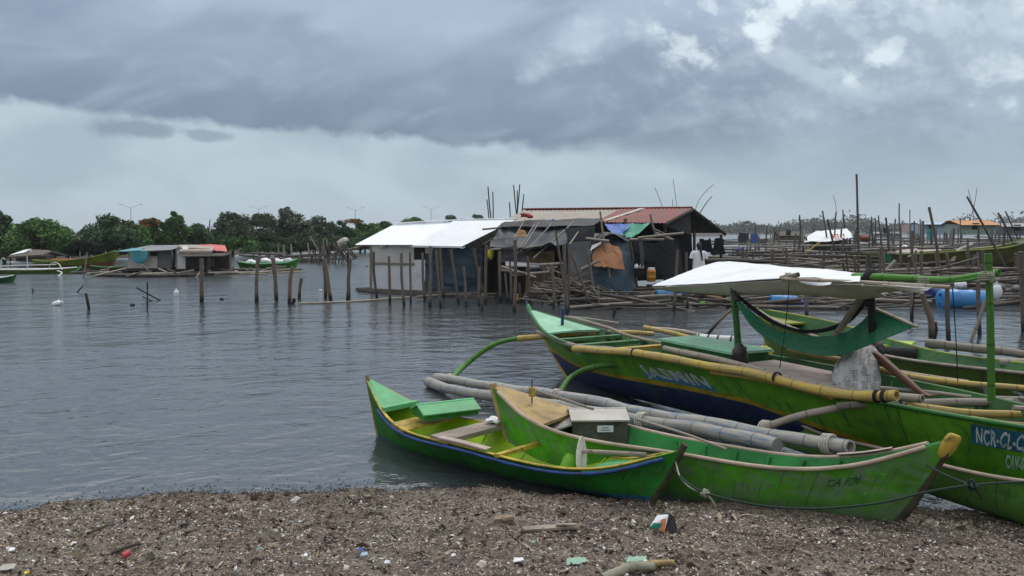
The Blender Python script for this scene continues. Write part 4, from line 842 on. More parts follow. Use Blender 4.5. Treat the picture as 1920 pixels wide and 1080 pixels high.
# mooring rope across the small boats
stB = hB.P(0, .78, 1, 9); stA = hA.P(0, .72, 1, 9)
cord([stA + [.0, -.03, 0], dp(1285, 902, 5.93), dp(1325, 925, 5.72), dp(1420, 947, 5.55), dp(1530, 954, 5.45), dp(1650, 943, 5.35), dp(1740, 922, 5.3), dp(1820, 910, 5.3), dp(1890, 905, 5.3), dp(1990, 901, 5.35)], .0085, 'green_rope', 'dark green mooring rope drooping across the sides of the small boats', n=80)
cord([dp(1738, 872, 5.78), dp(1775, 892, 5.55), dp(1822, 910, 5.3)], .008, 'green_rope', 'short dark rope from the yellow tipped stern to the knot')
cord([stA + [.02, -.02, .05], dp(1275, 893, 6.1), dp(1295, 915, 5.85), dp(1322, 924, 5.73)], .007, 'rope', 'pale rope end tied at the stern of the blue railed boat')
def knot(P_, mat, label, sc=1):
    m = MB()
    for k in range(3):
        a = np.linspace(0, 2 * np.pi, 14); d = RNG.normal(size=(2, 3)); d /= np.linalg.norm(d, axis=1)[:, None]; m.tube(P_ + (np.outer(np.cos(a), d[0]) + np.outer(np.sin(a), d[1])) * .03 * sc, .009, 5, cap=False)
    m.tube(path([P_, P_ + [.05, 0, -.05], P_ + [.08, 0, -.1]], 6), .008, 5); m.build('rope_knot', mat, None, P_, label, 'knot')
knot(dp(1822, 910, 5.3), 'green_rope', 'loose knot in the dark mooring rope at the right')
knot(dp(1322, 925, 5.72), 'rope', 'bulky pale knot in the mooring rope beside the blue railed boat', .8)

# ------------------------------------------------------------------ people
def skin_body(name, joints, edges, mat, parent, root, sub=2):
    bm = bmesh.new(); ly = bm.verts.layers.skin.verify(); vs = {}; o_ = wloc(parent)
    for k, (p, r) in joints.items():
        v = bm.verts.new(Vector(tuple(np.asarray(p, float) - o_))); v[ly].radius = (r, r) if np.isscalar(r) else r; v[ly].use_root = (k == root); vs[k] = v
    for a, b in edges: bm.edges.new((vs[a], vs[b]))
    me = bpy.data.meshes.new(name); bm.to_mesh(me); bm.free(); me.materials.append(MATS[mat]); o = bpy.data.objects.new(name, me); COL.objects.link(o); o.parent = parent
    s = o.modifiers.new('skin', 'SKIN'); s.use_smooth_shade = True; s.branch_smoothing = .4; d = o.modifiers.new('sub', 'SUBSURF'); d.levels = sub; d.render_levels = sub
    return o
def hand(J, E, wrist, d, side, up, pre, ln=.17, curl=.4, spread=1.0):
    """palm, five separate fingers and a thumb leaving the side of the palm"""
    d = d / np.linalg.norm(d); side = side - d * side.dot(d); side /= np.linalg.norm(side); up = np.cross(side, d)
    J[pre + 'palm'] = (wrist + d * .05, (.030, .018)); E.append((pre + 'wrist', pre + 'palm'))
    for k, (o, l) in enumerate(((-.030, .075), (-.010, .086), (.010, .080), (.029, .062))):
        b_ = wrist + d * .088 + side * o; J[pre + f'k{k}'] = (b_, .0105); E.append((pre + 'palm', pre + f'k{k}'))
        m_ = b_ + (d * math.cos(curl * .5) - up * math.sin(curl * .5)) * l * .55 + side * o * .2 * spread; J[pre + f'm{k}'] = (m_, .009); E.append((pre + f'k{k}', pre + f'm{k}'))
        e_ = m_ + (d * math.cos(curl * 1.4) - up * math.sin(curl * 1.4)) * l * .45; J[pre + f'e{k}'] = (e_, .0075); E.append((pre + f'm{k}', pre + f'e{k}'))
    t1 = wrist + d * .035 - side * .036; t2 = t1 + (d * .8 - side * .6) * .04 - up * .006; t3 = t2 + (d * .95 - side * .25) * .03 - up * .01
    J[pre + 't1'] = (t1, .011); J[pre + 't2'] = (t2, .0095); J[pre + 't3'] = (t3, .008); E += [(pre + 'palm', pre + 't1'), (pre + 't1', pre + 't2'), (pre + 't2', pre + 't3')]
def loft(rings, nu=20):
    """rings: centre, half width, half depth, right axis, forward axis"""
    a = np.linspace(0, 2 * np.pi, nu, endpoint=False); return [[np.asarray(c) + np.asarray(x) * w * math.cos(q) + np.asarray(y) * d * math.sin(q) for q in a] for c, w, d, x, y in rings]
# person bending over in the large boat, seen from behind
pb = dp(1604, 735, 7.95); pn = thing('person', pb, 'person in a grey patterned sleeveless shirt bending down inside the large boat', 'person')
hip = dp(1603, 745, 7.85); waist = dp(1601, 712, 7.95); chest = dp(1613, 676, 8.10); shl = dp(1588, 668, 8.22); shr = dp(1640, 664, 8.05); neck = dp(1628, 656, 8.28); head = dp(1640, 655, 8.46)
J = {'pelvis': (hip, .13), 'waist': (waist, .125), 'chest': (chest, .135), 'neckb': (neck + [0, 0, -.02], .07), 'neck': (neck + [.02, .06, .0], .052), 'skull': (head, .085), 'crown': (head + [.02, .07, -.02], .075), 'face': (head + [.015, .06, -.09], .055)}
E = [('pelvis', 'waist'), ('waist', 'chest'), ('chest', 'neckb'), ('neckb', 'neck'), ('neck', 'skull'), ('skull', 'crown'), ('skull', 'face')]
elR = dp(1686, 702, 7.72); wrR = dp(1728, 737, 7.42)
J.update({'shr': (shr, .062), 'armr': (shr * .55 + elR * .45, .05), 'elr': (elR, .040), 'forer': (elR * .6 + wrR * .4, .040), 'r_wrist': (wrR, .026)}); E += [('chest', 'shr'), ('shr', 'armr'), ('armr', 'elr'), ('elr', 'forer'), ('forer', 'r_wrist')]
hand(J, E, wrR, dp(1760, 746, 7.25) - wrR, np.array([.2, .9, .1]), None, 'r_', curl=.35)
elL = shl + np.array([-.05, .18, -.24]); wrL = elL + np.array([.10, .16, -.16])
J.update({'shl': (shl, .06), 'ell': (elL, .042), 'l_wrist': (wrL, .027)}); E += [('chest', 'shl'), ('shl', 'ell'), ('ell', 'l_wrist')]
hand(J, E, wrL, np.array([.1, .5, -.8]), np.array([.9, .1, .0]), None, 'l_', curl=.6)
for sd, sx in (('a', -1), ('b', 1)):
    h0 = hip + np.array([.09 * sx, .02, -.05]); kn = h0 + np.array([.05 * sx, .34, -.18]); an = kn + np.array([0, -.30, -.14]); to = an + np.array([0, -.14, -.03])
    J.update({sd + 'h': (h0, .095), sd + 'k': (kn, .062), sd + 'n': (an, .042), sd + 't': (to, .036)}); E += [('pelvis', sd + 'h'), (sd + 'h', sd + 'k'), (sd + 'k', sd + 'n'), (sd + 'n', sd + 't')]
skin_body('body', J, E, 'skin', pn, 'pelvis')
m, t, b = newmat('patterned_shirt')
co = t.new('ShaderNodeTexCoord').outputs['UV']
vo = t.new('ShaderNodeTexVoronoi', {'Scale': 1.0, 'Randomness': .75, 'Vector': t.mapping(co, (9, 7, 1))}, voronoi_dimensions='2D', distance='CHEBYCHEV')
d0 = vo.outputs['Distance']; rnd = t.xyz(vo.outputs['Color'])[0]
ringp = t.mul(t.step(t.math('ABSOLUTE', t.sub(t.math('FRACT', t.mul(d0, 7.5)), .5)), .26, .20), t.mul(t.step(d0, .40, .36), t.step(rnd, .30, .34)))
sw = t.step(t.math('ABSOLUTE', t.sub(t.noise(t.mapping(co, (7, 6, 1)), 1.0, 3, .5, 1.5), .5)), .018, .010)
fold = t.noise(t.mapping(co, (5, 2, 1)), 1.5, 4, .5)
col = t.mix(t.math('MAXIMUM', t.mul(ringp, .85), t.mul(sw, .5)), t.mix(t.step(fold, .3, .7), (.34, .335, .325), (.46, .455, .44)), (.06, .06, .065))
t.put(b.inputs['Base Color'], col); b.inputs['Roughness'].default_value = .9
bn = t.new('ShaderNodeBump', {'Strength': .9, 'Distance': .03, 'Height': t.noise(t.mapping(co, (7, 3, 1)), 1.6, 4, .5, .8)}); t.l.new(bn.outputs[0], b.inputs['Normal'])
rx = np.array([1, -.25, .02]); fy = np.array([.2, .95, -.25]); fz = np.array([.25, .8, -.55])
rg = [(dp(1606, 752, 7.86), .215, .17, rx, fy), (dp(1604, 735, 7.88), .222, .17, rx, fy), (dp(1603, 715, 7.95), .222, .17, rx, fy), (dp(1605, 697, 8.0), .212, .165, rx, fz), (dp(1608, 681, 8.07), .195, .155, rx, fz), (dp(1614, 668, 8.16), .170, .14, rx, fz), (dp(1620, 658, 8.24), .125, .11, rx, fz), (dp(1626, 654, 8.30), .075, .075, rx, fz)]
Gs = np.array(loft(rg, 40)); nr = len(Gs)
Gs = np.array([path(Gs[:, j], 34) for j in range(Gs.shape[1])]).transpose(1, 0, 2)
aa = np.linspace(0, 2 * np.pi, 40, endpoint=False)
for i in range(Gs.shape[0]): 
    f_ = i / (Gs.shape[0] - 1); c = Gs[i].mean(0); k = 1 + (1 - f_ * .6) * .035 * (np.sin(aa * 5 + f_ * 7) + .7 * np.sin(aa * 9 - f_ * 11 + 1)) + .03 * math.sin(f_ * 26) * np.sin(aa * 2 + 1.5); Gs[i] = c + (Gs[i] - c) * k[:, None]
UVs = [[(j / 40 * 2.2, i / 33) for j in range(41)] for i in range(34)]
MB().grid(Gs, 0, UVs, True, closed=True).build('shirt', 'patterned_shirt', pn)
m = MB()
g_ = np.array([head + [.01, .02, .02]]); m.ell(head + [.01, .03, .012], (.098, .115, .095), 0, 14, 10, wob=.04, seed=8).ell(head + [.0, -.05, -.02], (.08, .06, .075), 0, 12, 8, wob=.05, seed=9); m.build('hair', 'hair', pn)
m = MB()
for sx in (-1, 1):
    h0 = hip + np.array([.09 * sx, .02, -.05]); kn = h0 + np.array([.05 * sx, .34, -.18]); an = kn + np.array([0, -.24, -.11])
    m.tube(path([hip + [.04 * sx, -.03, -.01], h0, kn, kn + [0, -.03, -.03], an], 22), np.linspace(.125, .062, 22), 12)
m.build('trousers', 'trousers', pn)
# standing figure among the huts
pw = dp(1309, 548, 27.5); wz = 2.4 - (548 - 432) / F * 27.5; wo = thing('person', pw, 'person with a long black ponytail and white T-shirt standing outside the red roofed hut', 'person')
def wp(x, z, y=0): return np.array([pw[0] + x, pw[1] + y, pw[2] + z])
J = {'pelvis': (wp(0, .92), .13), 'waist': (wp(0, 1.08), .115), 'chest': (wp(0, 1.28), .13), 'neckb': (wp(0, 1.42), .065), 'neck': (wp(0, 1.48), .048), 'skull': (wp(0, 1.60, .01), .088), 'face': (wp(.02, 1.55, .06), .06)}
E = [('pelvis', 'waist'), ('waist', 'chest'), ('chest', 'neckb'), ('neckb', 'neck'), ('neck', 'skull'), ('skull', 'face')]
for sd, sx in (('l', -1), ('r', 1)):
    J.update({sd + 'sh': (wp(.17 * sx, 1.37), .055), sd + 'el': (wp(.22 * sx, 1.09, .02), .04), sd + '_wrist': (wp(.17 * sx, .90, .16), .026), sd + 'h': (wp(.09 * sx, .86), .095), sd + 'k': (wp(.10 * sx, .48, .02), .06), sd + 'a': (wp(.10 * sx, .08), .04), sd + 'f': (wp(.11 * sx, .03, .13), .035)})
    E += [('chest', sd + 'sh'), (sd + 'sh', sd + 'el'), (sd + 'el', sd + '_wrist'), ('pelvis', sd + 'h'), (sd + 'h', sd + 'k'), (sd + 'k', sd + 'a'), (sd + 'a', sd + 'f')]
    hand(J, E, wp(.17 * sx, .90, .16), np.array([-.3 * sx, .6, -.5]), np.array([0, .5, 1.]), None, sd + '_')
skin_body('body', J, E, 'skin', wo, 'pelvis')
X3, Y3 = np.array([1, 0, 0.]), np.array([0, 1, 0.])
m = MB().grid(loft([(wp(.02, .80), .235, .17, X3, Y3), (wp(.01, .95), .215, .165, X3, Y3), (wp(0, 1.12), .20, .155, X3, Y3), (wp(0, 1.28), .215, .15, X3, Y3), (wp(0, 1.38), .20, .12, X3, Y3), (wp(0, 1.43), .12, .09, X3, Y3), (wp(0, 1.45), .06, .06, X3, Y3)], 18), 0, None, True, closed=True)
for sx in (-1, 1): m.tube(path([wp(.12 * sx, 1.37), wp(.20 * sx, 1.33), wp(.245 * sx, 1.17, .01)], 8), [.08, .085, .085, .085, .085, .085, .085, .088], 10)
m.build('shirt', 'white_shirt', wo)
MB().ell(wp(0, 1.625, -.01), (.098, .105, .105), 0, 12, 9).tube(path([wp(0, 1.62, -.09), wp(.03, 1.48, -.13), wp(.06, 1.28, -.17), wp(.09, 1.10, -.18)], 12), np.linspace(.05, .018, 12), 8).build('hair', 'hair', wo)
m = MB()
for sx in (-1, 1): m.tube(path([wp(.05 * sx, .90), wp(.09 * sx, .80), wp(.10 * sx, .48, .02), wp(.10 * sx, .12)], 14), np.linspace(.13, .065, 14), 10)
m.build('trousers', 'trousers', wo)
# ------------------------------------------------------------------ far bank, trees, lamps
def land(pts, z, depth, name):
    P_ = [np.array([*gp(x, y)[:2], 0]) for x, y in pts]; front = [p + [0, 0, -.3] for p in P_]; top = [p * 1.012 + [0, 0, z] for p in P_]; back = [np.array([p[0] * (1 + depth / p[1]), p[1] + depth, z + .4]) for p in P_]
    return MB().grid([front, top, back], 0, None, True, flip=True).build(name, 'weed', kind='structure')
land([(-900, 500), (-300, 492), (0, 490), (200, 485), (440, 478), (660, 470), (800, 459), (1000, 449), (1300, 444), (1360, 443.4)], .12, 500, 'far_bank')
land([(1000, 438.5), (1300, 438), (1600, 437.6), (1950, 437.4), (2600, 437.4)], .6, 900, 'far_shore')
def crown_cards(V, Fc, c, r, n, size, g, hollow=.55, flat=.8):
    d = g.normal(size=(n, 3)); d /= np.linalg.norm(d, axis=1)[:, None]; q = (hollow + (1 - hollow) * g.random(n)) ** .6
    C = np.asarray(c) + d * np.asarray(r) * q[:, None] * (1 + .12 * g.normal(size=(n, 1)))
    a = g.normal(size=(n, 3)); a /= np.linalg.norm(a, axis=1)[:, None]; b = np.cross(a, g.normal(size=(n, 3))); b /= np.linalg.norm(b, axis=1)[:, None] + 1e-9
    s = size * np.exp(.3 * g.normal(size=(n, 1))); b0 = len(V)
    Q = np.stack([C - a * s, C - b * s * .45, C + a * s, C + b * s * .45], 1).reshape(-1, 3)
    V.extend(Q.tolist()); Fc.extend([(b0 + 4 * i, b0 + 4 * i + 1, b0 + 4 * i + 2, b0 + 4 * i + 3) for i in range(n)])
def cards_obj(name, V, Fc, mats, mi, parent=None, origin=None):
    o_ = wloc(parent) if parent is not None else np.zeros(3)
    me = bpy.data.meshes.new(name); me.from_pydata((np.array(V) - o_).tolist(), [], Fc)
    for m in mats: me.materials.append(MATS[m])
    me.polygons.foreach_set('material_index', mi); me.update(); o = bpy.data.objects.new(name, me); COL.objects.link(o)
    if parent is not None: o.parent = parent
    return o
def tree(x, ytop, w, ybase, Y, mat, label, seed, airy=0.0, flame=0.0, name='tree', cat='tree', low=.25, group='trees along the far bank', dens=1.0):
    g = np.random.default_rng(seed); Y = Y if Y > 140 else float(gp(x, ybase - 1, .3)[1]) + (1.5 if name == 'tree' else 0); base = dp(x, ybase, Y); base[2] = .3; Ht = dp(x, ytop, Y)[2] - .3; Wd = w * Y / F
    tr = thing(name, base, label, cat, group)
    m = MB(); lean = g.normal(size=2) * .06 * Ht; th = np.array([*(base[:2] + lean), .3 + Ht * .45])
    m.tube(path([base - [0, 0, .4], (base + th) / 2 + [*(g.normal(size=2) * .1), 0], th], 8), np.linspace(.045 * Ht ** .9, .022 * Ht ** .9, 8), 7)
    V, Fc, mi = [], [], []; nb = int(16 + 8 * dens + 4 * (Wd > 5)); 
    for k in range(nb):
        a = g.uniform(0, 6.283); rr = math.sqrt(g.random()) * .42; hz = low + (1 - low) * (.12 + .80 * g.random() * (1 - .55 * (rr / .42) ** 2)); c = base + [math.cos(a) * rr * Wd, math.sin(a) * rr * Wd * .8, Ht * hz]
        r = (.07 + .15 * g.random() ** 1.5) * Wd; rv = min(r * (.55 + .5 * g.random()), .2 * Ht); c[2] = min(c[2], .3 + Ht - rv * .9)
        if k < 2: c = base + [(.12 * k - .04) * Wd, 0, Ht - rv * (1 + k)]
        m.tube(path([th - [0, 0, .15 * Ht * g.random()], (th + c) / 2 + g.normal(size=3) * .05 * Ht, c], 6), np.linspace(.016 * Ht ** .9, .005 * Ht ** .9, 6), 5)
        n = int((330 - 235 * airy) * dens * (.4 + r / (.16 * Wd))); k0 = len(Fc); crown_cards(V, Fc, c, (r, r, rv), n, .052 * Ht ** .75, g, .3); mi += [0] * (len(Fc) - k0)
    if flame:
        for k in range(int(6 * flame)):
            a = g.uniform(0, 6.283); c = base + [math.cos(a) * .30 * Wd * g.random() - .1 * Wd, math.sin(a) * .25 * Wd, Ht * (.86 + .1 * g.random())]; k0 = len(Fc); crown_cards(V, Fc, c, (.16 * Wd, .12 * Wd, .06 * Ht), 70, .045 * Ht ** .75, g, .3); mi += [1] * (len(Fc) - k0)
    m.build('trunk', 'bark', tr); cards_obj('crown', V, Fc, [mat, 'leaf_flame'], mi, tr)
TREES = [ # x, top, width, base, depth, leaf, label, airy, flame
 (8, 399, 78, 487, 74, 'leaf_dark', 'tall dark tree at the left edge of the far bank', 0, 0), (84, 411, 128, 487, 76, 'leaf_mid', 'broad bright green tree behind the grey thatched hut', 0, 0),
 (208, 403, 112, 484, 80, 'leaf_dark', 'dark rounded tree left of the tallest left lamp post', 0, 0), (258, 418, 78, 482, 84, 'leaf_mid', 'green tree with a few orange blossoms under the left lamp post', .2, .8),
 (168, 428, 84, 485, 77, 'leaf_grey', 'low dull green tree left of the teal roofed hut', 0, 0), (296, 410, 66, 480, 88, 'leaf_mid', 'flame tree with orange blossom above the teal roofed hut', .3, 1.2),
 (331, 397, 62, 480, 85, 'leaf_mid', 'pointed green tree beside the orange flame tree', .1, 0), (374, 419, 58, 478, 86, 'leaf_dark', 'small round dark tree behind the red tarp hut', 0, 0),
 (432, 397, 88, 476, 88, 'leaf_grey', 'grey green tree right of the white flag', .25, 0), (486, 401, 76, 475, 89, 'leaf_grey', 'dull green tree under the second lamp post', .25, 0),
 (541, 390, 88, 474, 90, 'leaf_grey', 'tallest airy tree with sky showing through its crown', .62, 0), (601, 404, 82, 472, 93, 'leaf_grey', 'grey green tree behind the stick pier', .4, 0),
 (640, 414, 60, 471, 95, 'leaf_dark', 'small dark tree behind the right end of the stick pier', .1, 0), (675, 411, 84, 470, 97, 'leaf_mid', 'green flame tree with an orange red top under the third lamp post', 0, 1.0),
 (722, 416, 58, 468, 104, 'leaf_dark', 'dark tree at the left end of the white roof', 0, 0), (781, 407, 66, 462, 150, 'leaf_mid', 'distant tree showing left of the fourth lamp post above the white roof', 0, 0),
 (848, 403, 62, 458, 165, 'leaf_grey', 'distant grey green tree above the middle of the white roof', 0, 0), (893, 402, 46, 456, 168, 'leaf_grey', 'distant thin tree behind the pair of tall sticks', .35, 0)]
for i, (x, yt, w, yb, Y, mt, lb, ai, fl_) in enumerate(TREES): tree(x, yt, w, yb, Y, mt, lb, 100 + i, ai, fl_)
BL = ['low bush at the waterline left of the thatched hut', 'low bush directly behind the thatched hut', 'low bush behind the long green boat bow', 'low bush between the thatched and teal roofed huts', 'low bush behind the teal tarp roof', 'low bush above the curved grey roof', 'low bush right of the red tarp', 'low bush at the left end of the stick pier', 'low bush behind the green boat with white bags', 'low bush behind the middle of the stick pier', 'low bush behind the tilted sticks of the pier', 'low bush just left of the white roof']
BL += ['low bush filling the bank behind the collapsing sticks', 'low bush on the bank right of the grass green boat bow', 'low bush on the bank behind the orange topped flame tree']
for i, x in enumerate((20, 78, 135, 190, 250, 315, 385, 440, 500, 560, 620, 690, 588, 532, 655)):
    g = 486 - (x / 700) * 17; tree(x + 6 * math.sin(i * 5), g - 40 - 6 * math.sin(i * 3), 92, g, 72 + x * .036, ('leaf_dark', 'leaf_grey', 'leaf_dark', 'leaf_mid')[i % 4], BL[i], 300 + i, 0, 0, 'bush', 'bush', .02, 'bushes along the far bank', .9)
V, Fc = [], []; g = np.random.default_rng(77)
for k in range(520):
    x = g.uniform(900, 2050); Y = g.uniform(480, 640); hgt = (.5 + .5 * g.random()) * (9 + 3.0 * math.sin(x * .021) + 2 * math.sin(x * .063 + 1) - 3.5 * max(0, (1360 - x) / 460))
    c = dp(x, 438, Y); c[2] = .6 + hgt * .55; crown_cards(V, Fc, c, (8, 7, hgt * .55), 55, 1.0, g, .15)
cards_obj('far_woodland', V, Fc, ['leaf_far'], [0] * len(Fc)); tag(bpy.data.objects[-1] if False else COL.objects['far_woodland'], 'hazy green belt of trees along the far right shore', 'trees', None, 'stuff')
def lamp(x, yt, span, Y, label):
    top = dp(x, yt, Y); k = span * Y / F / 2; tr = thing('street_lamp', (top[0], top[1], .5), label, 'street lamp', 'twin armed street lamps on the far road')
    MB().tube(path([(top[0], top[1], .5), top + [0, 0, -.4]], 4), [.10, .09, .08, .07], 8).build('pole', 'hazed_metal', tr)
    for sg in (-1, 1):
        MB().tube(path([top + [0, 0, -.6], top + [sg * k * .45, 0, -.15], top + [sg * k, 0, .35]], 8), .04, 6).build('arm', 'hazed_metal', tr); MB().ell(top + [sg * k * 1.1, 0, .38], (k * .13, .16, .08), 0, 8, 6).build('lamp_head', 'hazed_metal', tr)
for a in ((245, 386, 36, 200, 'nearest twin armed street lamp, leftmost above the trees'), (485, 389, 29, 235, 'twin armed street lamp above the tall airy tree'), (666, 391, 28, 245, 'twin armed street lamp above the orange topped flame tree'), (808, 389, 26, 265, 'twin armed street lamp above the white roof')): lamp(*a)
sg_ = thing('road_sign', dp(137, 452, 110), 'small pale square sign on a post among the left trees', 'sign'); MB().tube([dp(137, 470, 78), dp(137, 444, 78)], .06, 6).build('post', 'hazed_metal', sg_); MB().box(dp(137, 438, 78), (.34, .05, .5)).build('board', 'plate', sg_)
# ------------------------------------------------------------------ posts and sticks
def stick(name, xt, yt, xb, yb, w, mat, label, group=None, Y=None, dY=0.0, cat='post', z=0.0, sub=.5, taper=.9, n=9):
    b = gp(xb, yb, z) if Y is None else dp(xb, yb, Y); tp = dp(xt, yt, float(b[1]) + dY); d = (b - tp) / np.linalg.norm(b - tp)
    r = max(w * float(b[1]) / F / 2, .006); P_ = [b + d * sub, b, (b + tp) / 2 + RNG.normal(size=3) * r * .35, tp]
    return pole(P_, r, name, mat, None, label, cat, group, n=n, taper=taper, origin=b, seg=14, sp=.5)
G1 = 'old posts standing alone in the open water'
for a in [(378, 485, 377.5, 567, 8, 'post_brown', 'tall brown post in open water in front of the red tarp hut'), (484, 484, 481, 567, 7.5, 'post_grey', 'straight grey post, left of the pair leaning right in open water'), (512, 484, 519, 563, 8, 'post_grey', 'grey post leaning left at its top, in open water'),
    (548, 500, 542, 570, 7.5, 'post_brown', 'dark brown post leaning right, beside a low stump'), (565, 521, 561, 559, 6.5, 'post_brown', 'short brown post leaning right in open water'), (549.5, 560, 549, 570, 7, 'post_dark', 'low black stump at the foot of the brown post'),
    (607, 485, 610, 560, 7, 'post_grey', 'upright post of the crossed pair in open water'), (609, 487, 620, 564, 7.5, 'post_brown', 'leaning post of the crossed pair in open water'), (652, 474, 651, 564, 4.5, 'post_dark', 'thin blackened post tied to the grey one left of the white house'), (657, 485, 654, 564, 7, 'post_grey', 'pale split post left of the white house'),
    (161, 550, 166.5, 580, 5.5, 'post_dark', 'short black post leaning left in the open water'), (276.5, 529, 276, 578, 3, 'post_dark', 'thin black stake between two tilted poles')]: stick('mooring_post', *a[:6], a[6], G1)
for a in [(256, 539, 320, 574, 3.6, 'long tilted pole lying against the black stake', 27.2), (267, 556, 311, 576, 3.2, 'shorter tilted pole lying against the black stake', 27.0), (157, 535, 138, 554, 2.6, 'thin stick poking out of the water, slanting right', 31), (127, 547, 119, 553, 3.5, 'short dark stick just breaking the water surface', 31.5),
    (60, 541, 63, 557, 3, 'small black stake poking from the water on the left', 31), (64, 548, 70, 555, 3, 'small leaning stick against the black stake', 31), (75, 551, 103, 549, 3.2, 'dark driftwood branch floating on the left', 31.5), (0, 556, 24, 553, 5, 'dark driftwood at the left edge of the water', 31)]: stick('floating_stick', a[0], a[1], a[2], a[3], a[4], 'post_dark', a[5], 'sticks breaking the water on the left', a[6], sub=.15, cat='stick')
G2 = 'weathered posts in front of the huts'
PL = [(700.7, 472, 707, 560, 5.6, 'pale post at the left corner of the white house'), (729, 480, 731, 568, 5.8, 'second post before the white wall, from the left'), (752.5, 475, 758, 574, 6, 'dark topped post before the white wall'), (769, 472, 770, 569, 4.6, 'thin post before the dark window of the white house'),
 (792.5, 473, 796, 565, 5.5, 'post at the left edge of the teal tarp wall'), (807, 462, 806, 577, 6.6, 'thick straight post before the teal tarp wall'), (817.6, 468, 827, 578, 5.6, 'post leaning left before the teal tarp wall'), (825, 465, 832, 559, 5, 'post behind the leaning one at the teal wall'),
 (845, 468, 860, 571, 5.6, 'long leaning post at the middle of the teal wall'), (869, 499, 874, 576, 5, 'short post before the right half of the teal wall'), (889, 466, 907, 556, 6, 'thick leaning post at the right end of the teal wall'), (899, 499, 898, 574, 5, 'short straight post under the thick leaning one'), (904, 553, 904, 584, 6, 'low stump in the water below the doorway'),
 (912, 461, 911, 571, 6.4, 'thick post at the dark doorway, a yellow bag beside it'), (936, 470, 938, 568, 5.6, 'post at the left of the sagging tarp hut'), (947, 512, 952, 569, 4.4, 'thin short post beneath the sagging tarp'), (956, 491, 958, 571, 4.6, 'thin post beneath the middle of the sagging tarp'), (966, 450, 964, 587, 7, 'tallest straight post before the sagging tarp hut'),
 (974, 530, 978, 566, 4.6, 'short stub post before the brown wall'), (989, 481, 993, 571, 5.6, 'post before the brown card wall'), (1025, 496, 1030, 564, 5.6, 'left post of the pair before the wood heap'), (1034, 496, 1038, 579, 5.4, 'right post of the pair before the wood heap'), (1048, 503, 1047, 560, 7, 'broad grey post behind the wood heap'),
 (1042, 433, 1063, 585, 4.6, 'long thin post leaning left over the wood heap'), (1057.5, 457, 1063, 590, 7.5, 'dark thick post standing in the water before the wood heap'), (1067, 476, 1066, 585, 4.6, 'thin post touching the dark thick one'), (1070.5, 473, 1107, 575, 5.6, 'long strongly leaning post over the wood heap'), (1102, 465, 1118, 569, 6, 'leaning grey post left of the orange cloth'),
 (1172, 409, 1195, 551, 7.4, 'tall thick post leaning left beside the blue tarp'), (1270, 468, 1264, 584, 6.4, 'post in the water before the black net wall'), (1287, 473, 1289, 582, 5.6, 'post in the water left of the standing person')]
for i, a in enumerate(PL): stick('mooring_post', *a[:5], ('post_grey', 'post_brown', 'post_grey')[i % 3], a[5], G2)
stick('mooring_post', 1125, 396, 1147, 538, 4.2, 'bamboo_pale', 'thin pale pole leaning before the orange cloth', G2, 27.4)
stick('mooring_post', 1219, 402, 1229, 440, 4.5, 'stick_pale', 'short pale stick sticking up through the green tarp', G2, 30.2, sub=.1)
stick('mooring_post', 1121, 535, 1124, 572, 3, 'stick_pale', 'thin white stake below the orange cloth', G2)
stick('mooring_post', 1151, 578, 1150, 594, 6.2, 'post_dark', 'low black stump in the water below the wood heap', G2)
G3 = 'posts between the near boats and the driftwood'
for a in [(1512, 536, 1513, 598, 7.5, 'grey post seen under the awning near the blue barrel'), (1708, 548, 1709.5, 600, 6, 'dark post left of the bent one under the awning end'), (1776, 540, 1779, 640, 9, 'straight grey post in front of the large blue barrel'), (1834, 525, 1837, 628, 8, 'grey post at the right end of the large blue barrel'), (1913, 472, 1921, 622, 11, 'thick dark grey post at the right edge')]: stick('mooring_post', *a[:5], 'post_grey', a[5], G3)
b_ = gp(1747, 640); pole([b_ + [0, 0, -.4], b_, dp(1746, 603, b_[1]), dp(1738, 578, b_[1]), dp(1728, 548, b_[1])], .07, 'mooring_post', 'post_brown', None, 'crooked dark post bent to the left beside the large blue barrel', 'post', G3, origin=b_)
stick('mooring_post', 1848, 562, 1821, 640, 7, 'bamboo_grey', 'pale pole leaning right against the large blue barrel', G3)
stick('mooring_post', 1372, 580, 1325, 628, 6, 'post_brown', 'brown pole slanting up behind the foot of the green awning post', G3, Y=14.2)
stick('mooring_post', 1752, 603, 1751, 636, 9, 'post_dark', 'short dark stump beside the crooked post', G3)
# ------------------------------------------------------------------ white roofed house on its raft
def corr(p, nw, amp, mat_mb, mi=0, k=6, th=.004):
    """corrugated sheet: p = eave left, eave right, ridge right, ridge left"""
    p = [np.asarray(q, float) for q in p]; n = np.cross(p[1] - p[0], p[3] - p[0]); n /= np.linalg.norm(n); n *= np.sign(n[2]) or 1
    U = np.linspace(0, 1, nw * 4 + 1); G = []
    for v in np.linspace(0, 1, 3):
        a, b = p[0] + (p[3] - p[0]) * v, p[1] + (p[2] - p[1]) * v; G.append([a + (b - a) * u + n * amp * math.sin(u * nw * 2 * math.pi) for u in U])
    G = np.array(G); mat_mb.grid(G, mi, None, True); mat_mb.grid(G - n * th, mi, None, True, flip=True)
    for A in (G[0], G[-1]): mat_mb.grid([A, A - n * th], mi, None, False)
    for A in (G[:, 0], G[:, -1]): mat_mb.grid([A, A - n * th], mi, None, False)
    return mat_mb
def part(name, mat, parent, pts, th=.05, n=None): return MB().slab([np.asarray(p) for p in pts], th, n=n).build(name, mat, parent)
wh = thing('house', dp(760, 545, 30.5), 'white walled house with a shiny white tin roof on a raft', 'house')
corr([dp(665, 459, 31.6), dp(792, 459, 30.0), dp(880, 415, 31.9), dp(740, 420, 33.6)], 26, .012, MB()).build('roof', 'new_tin', wh)
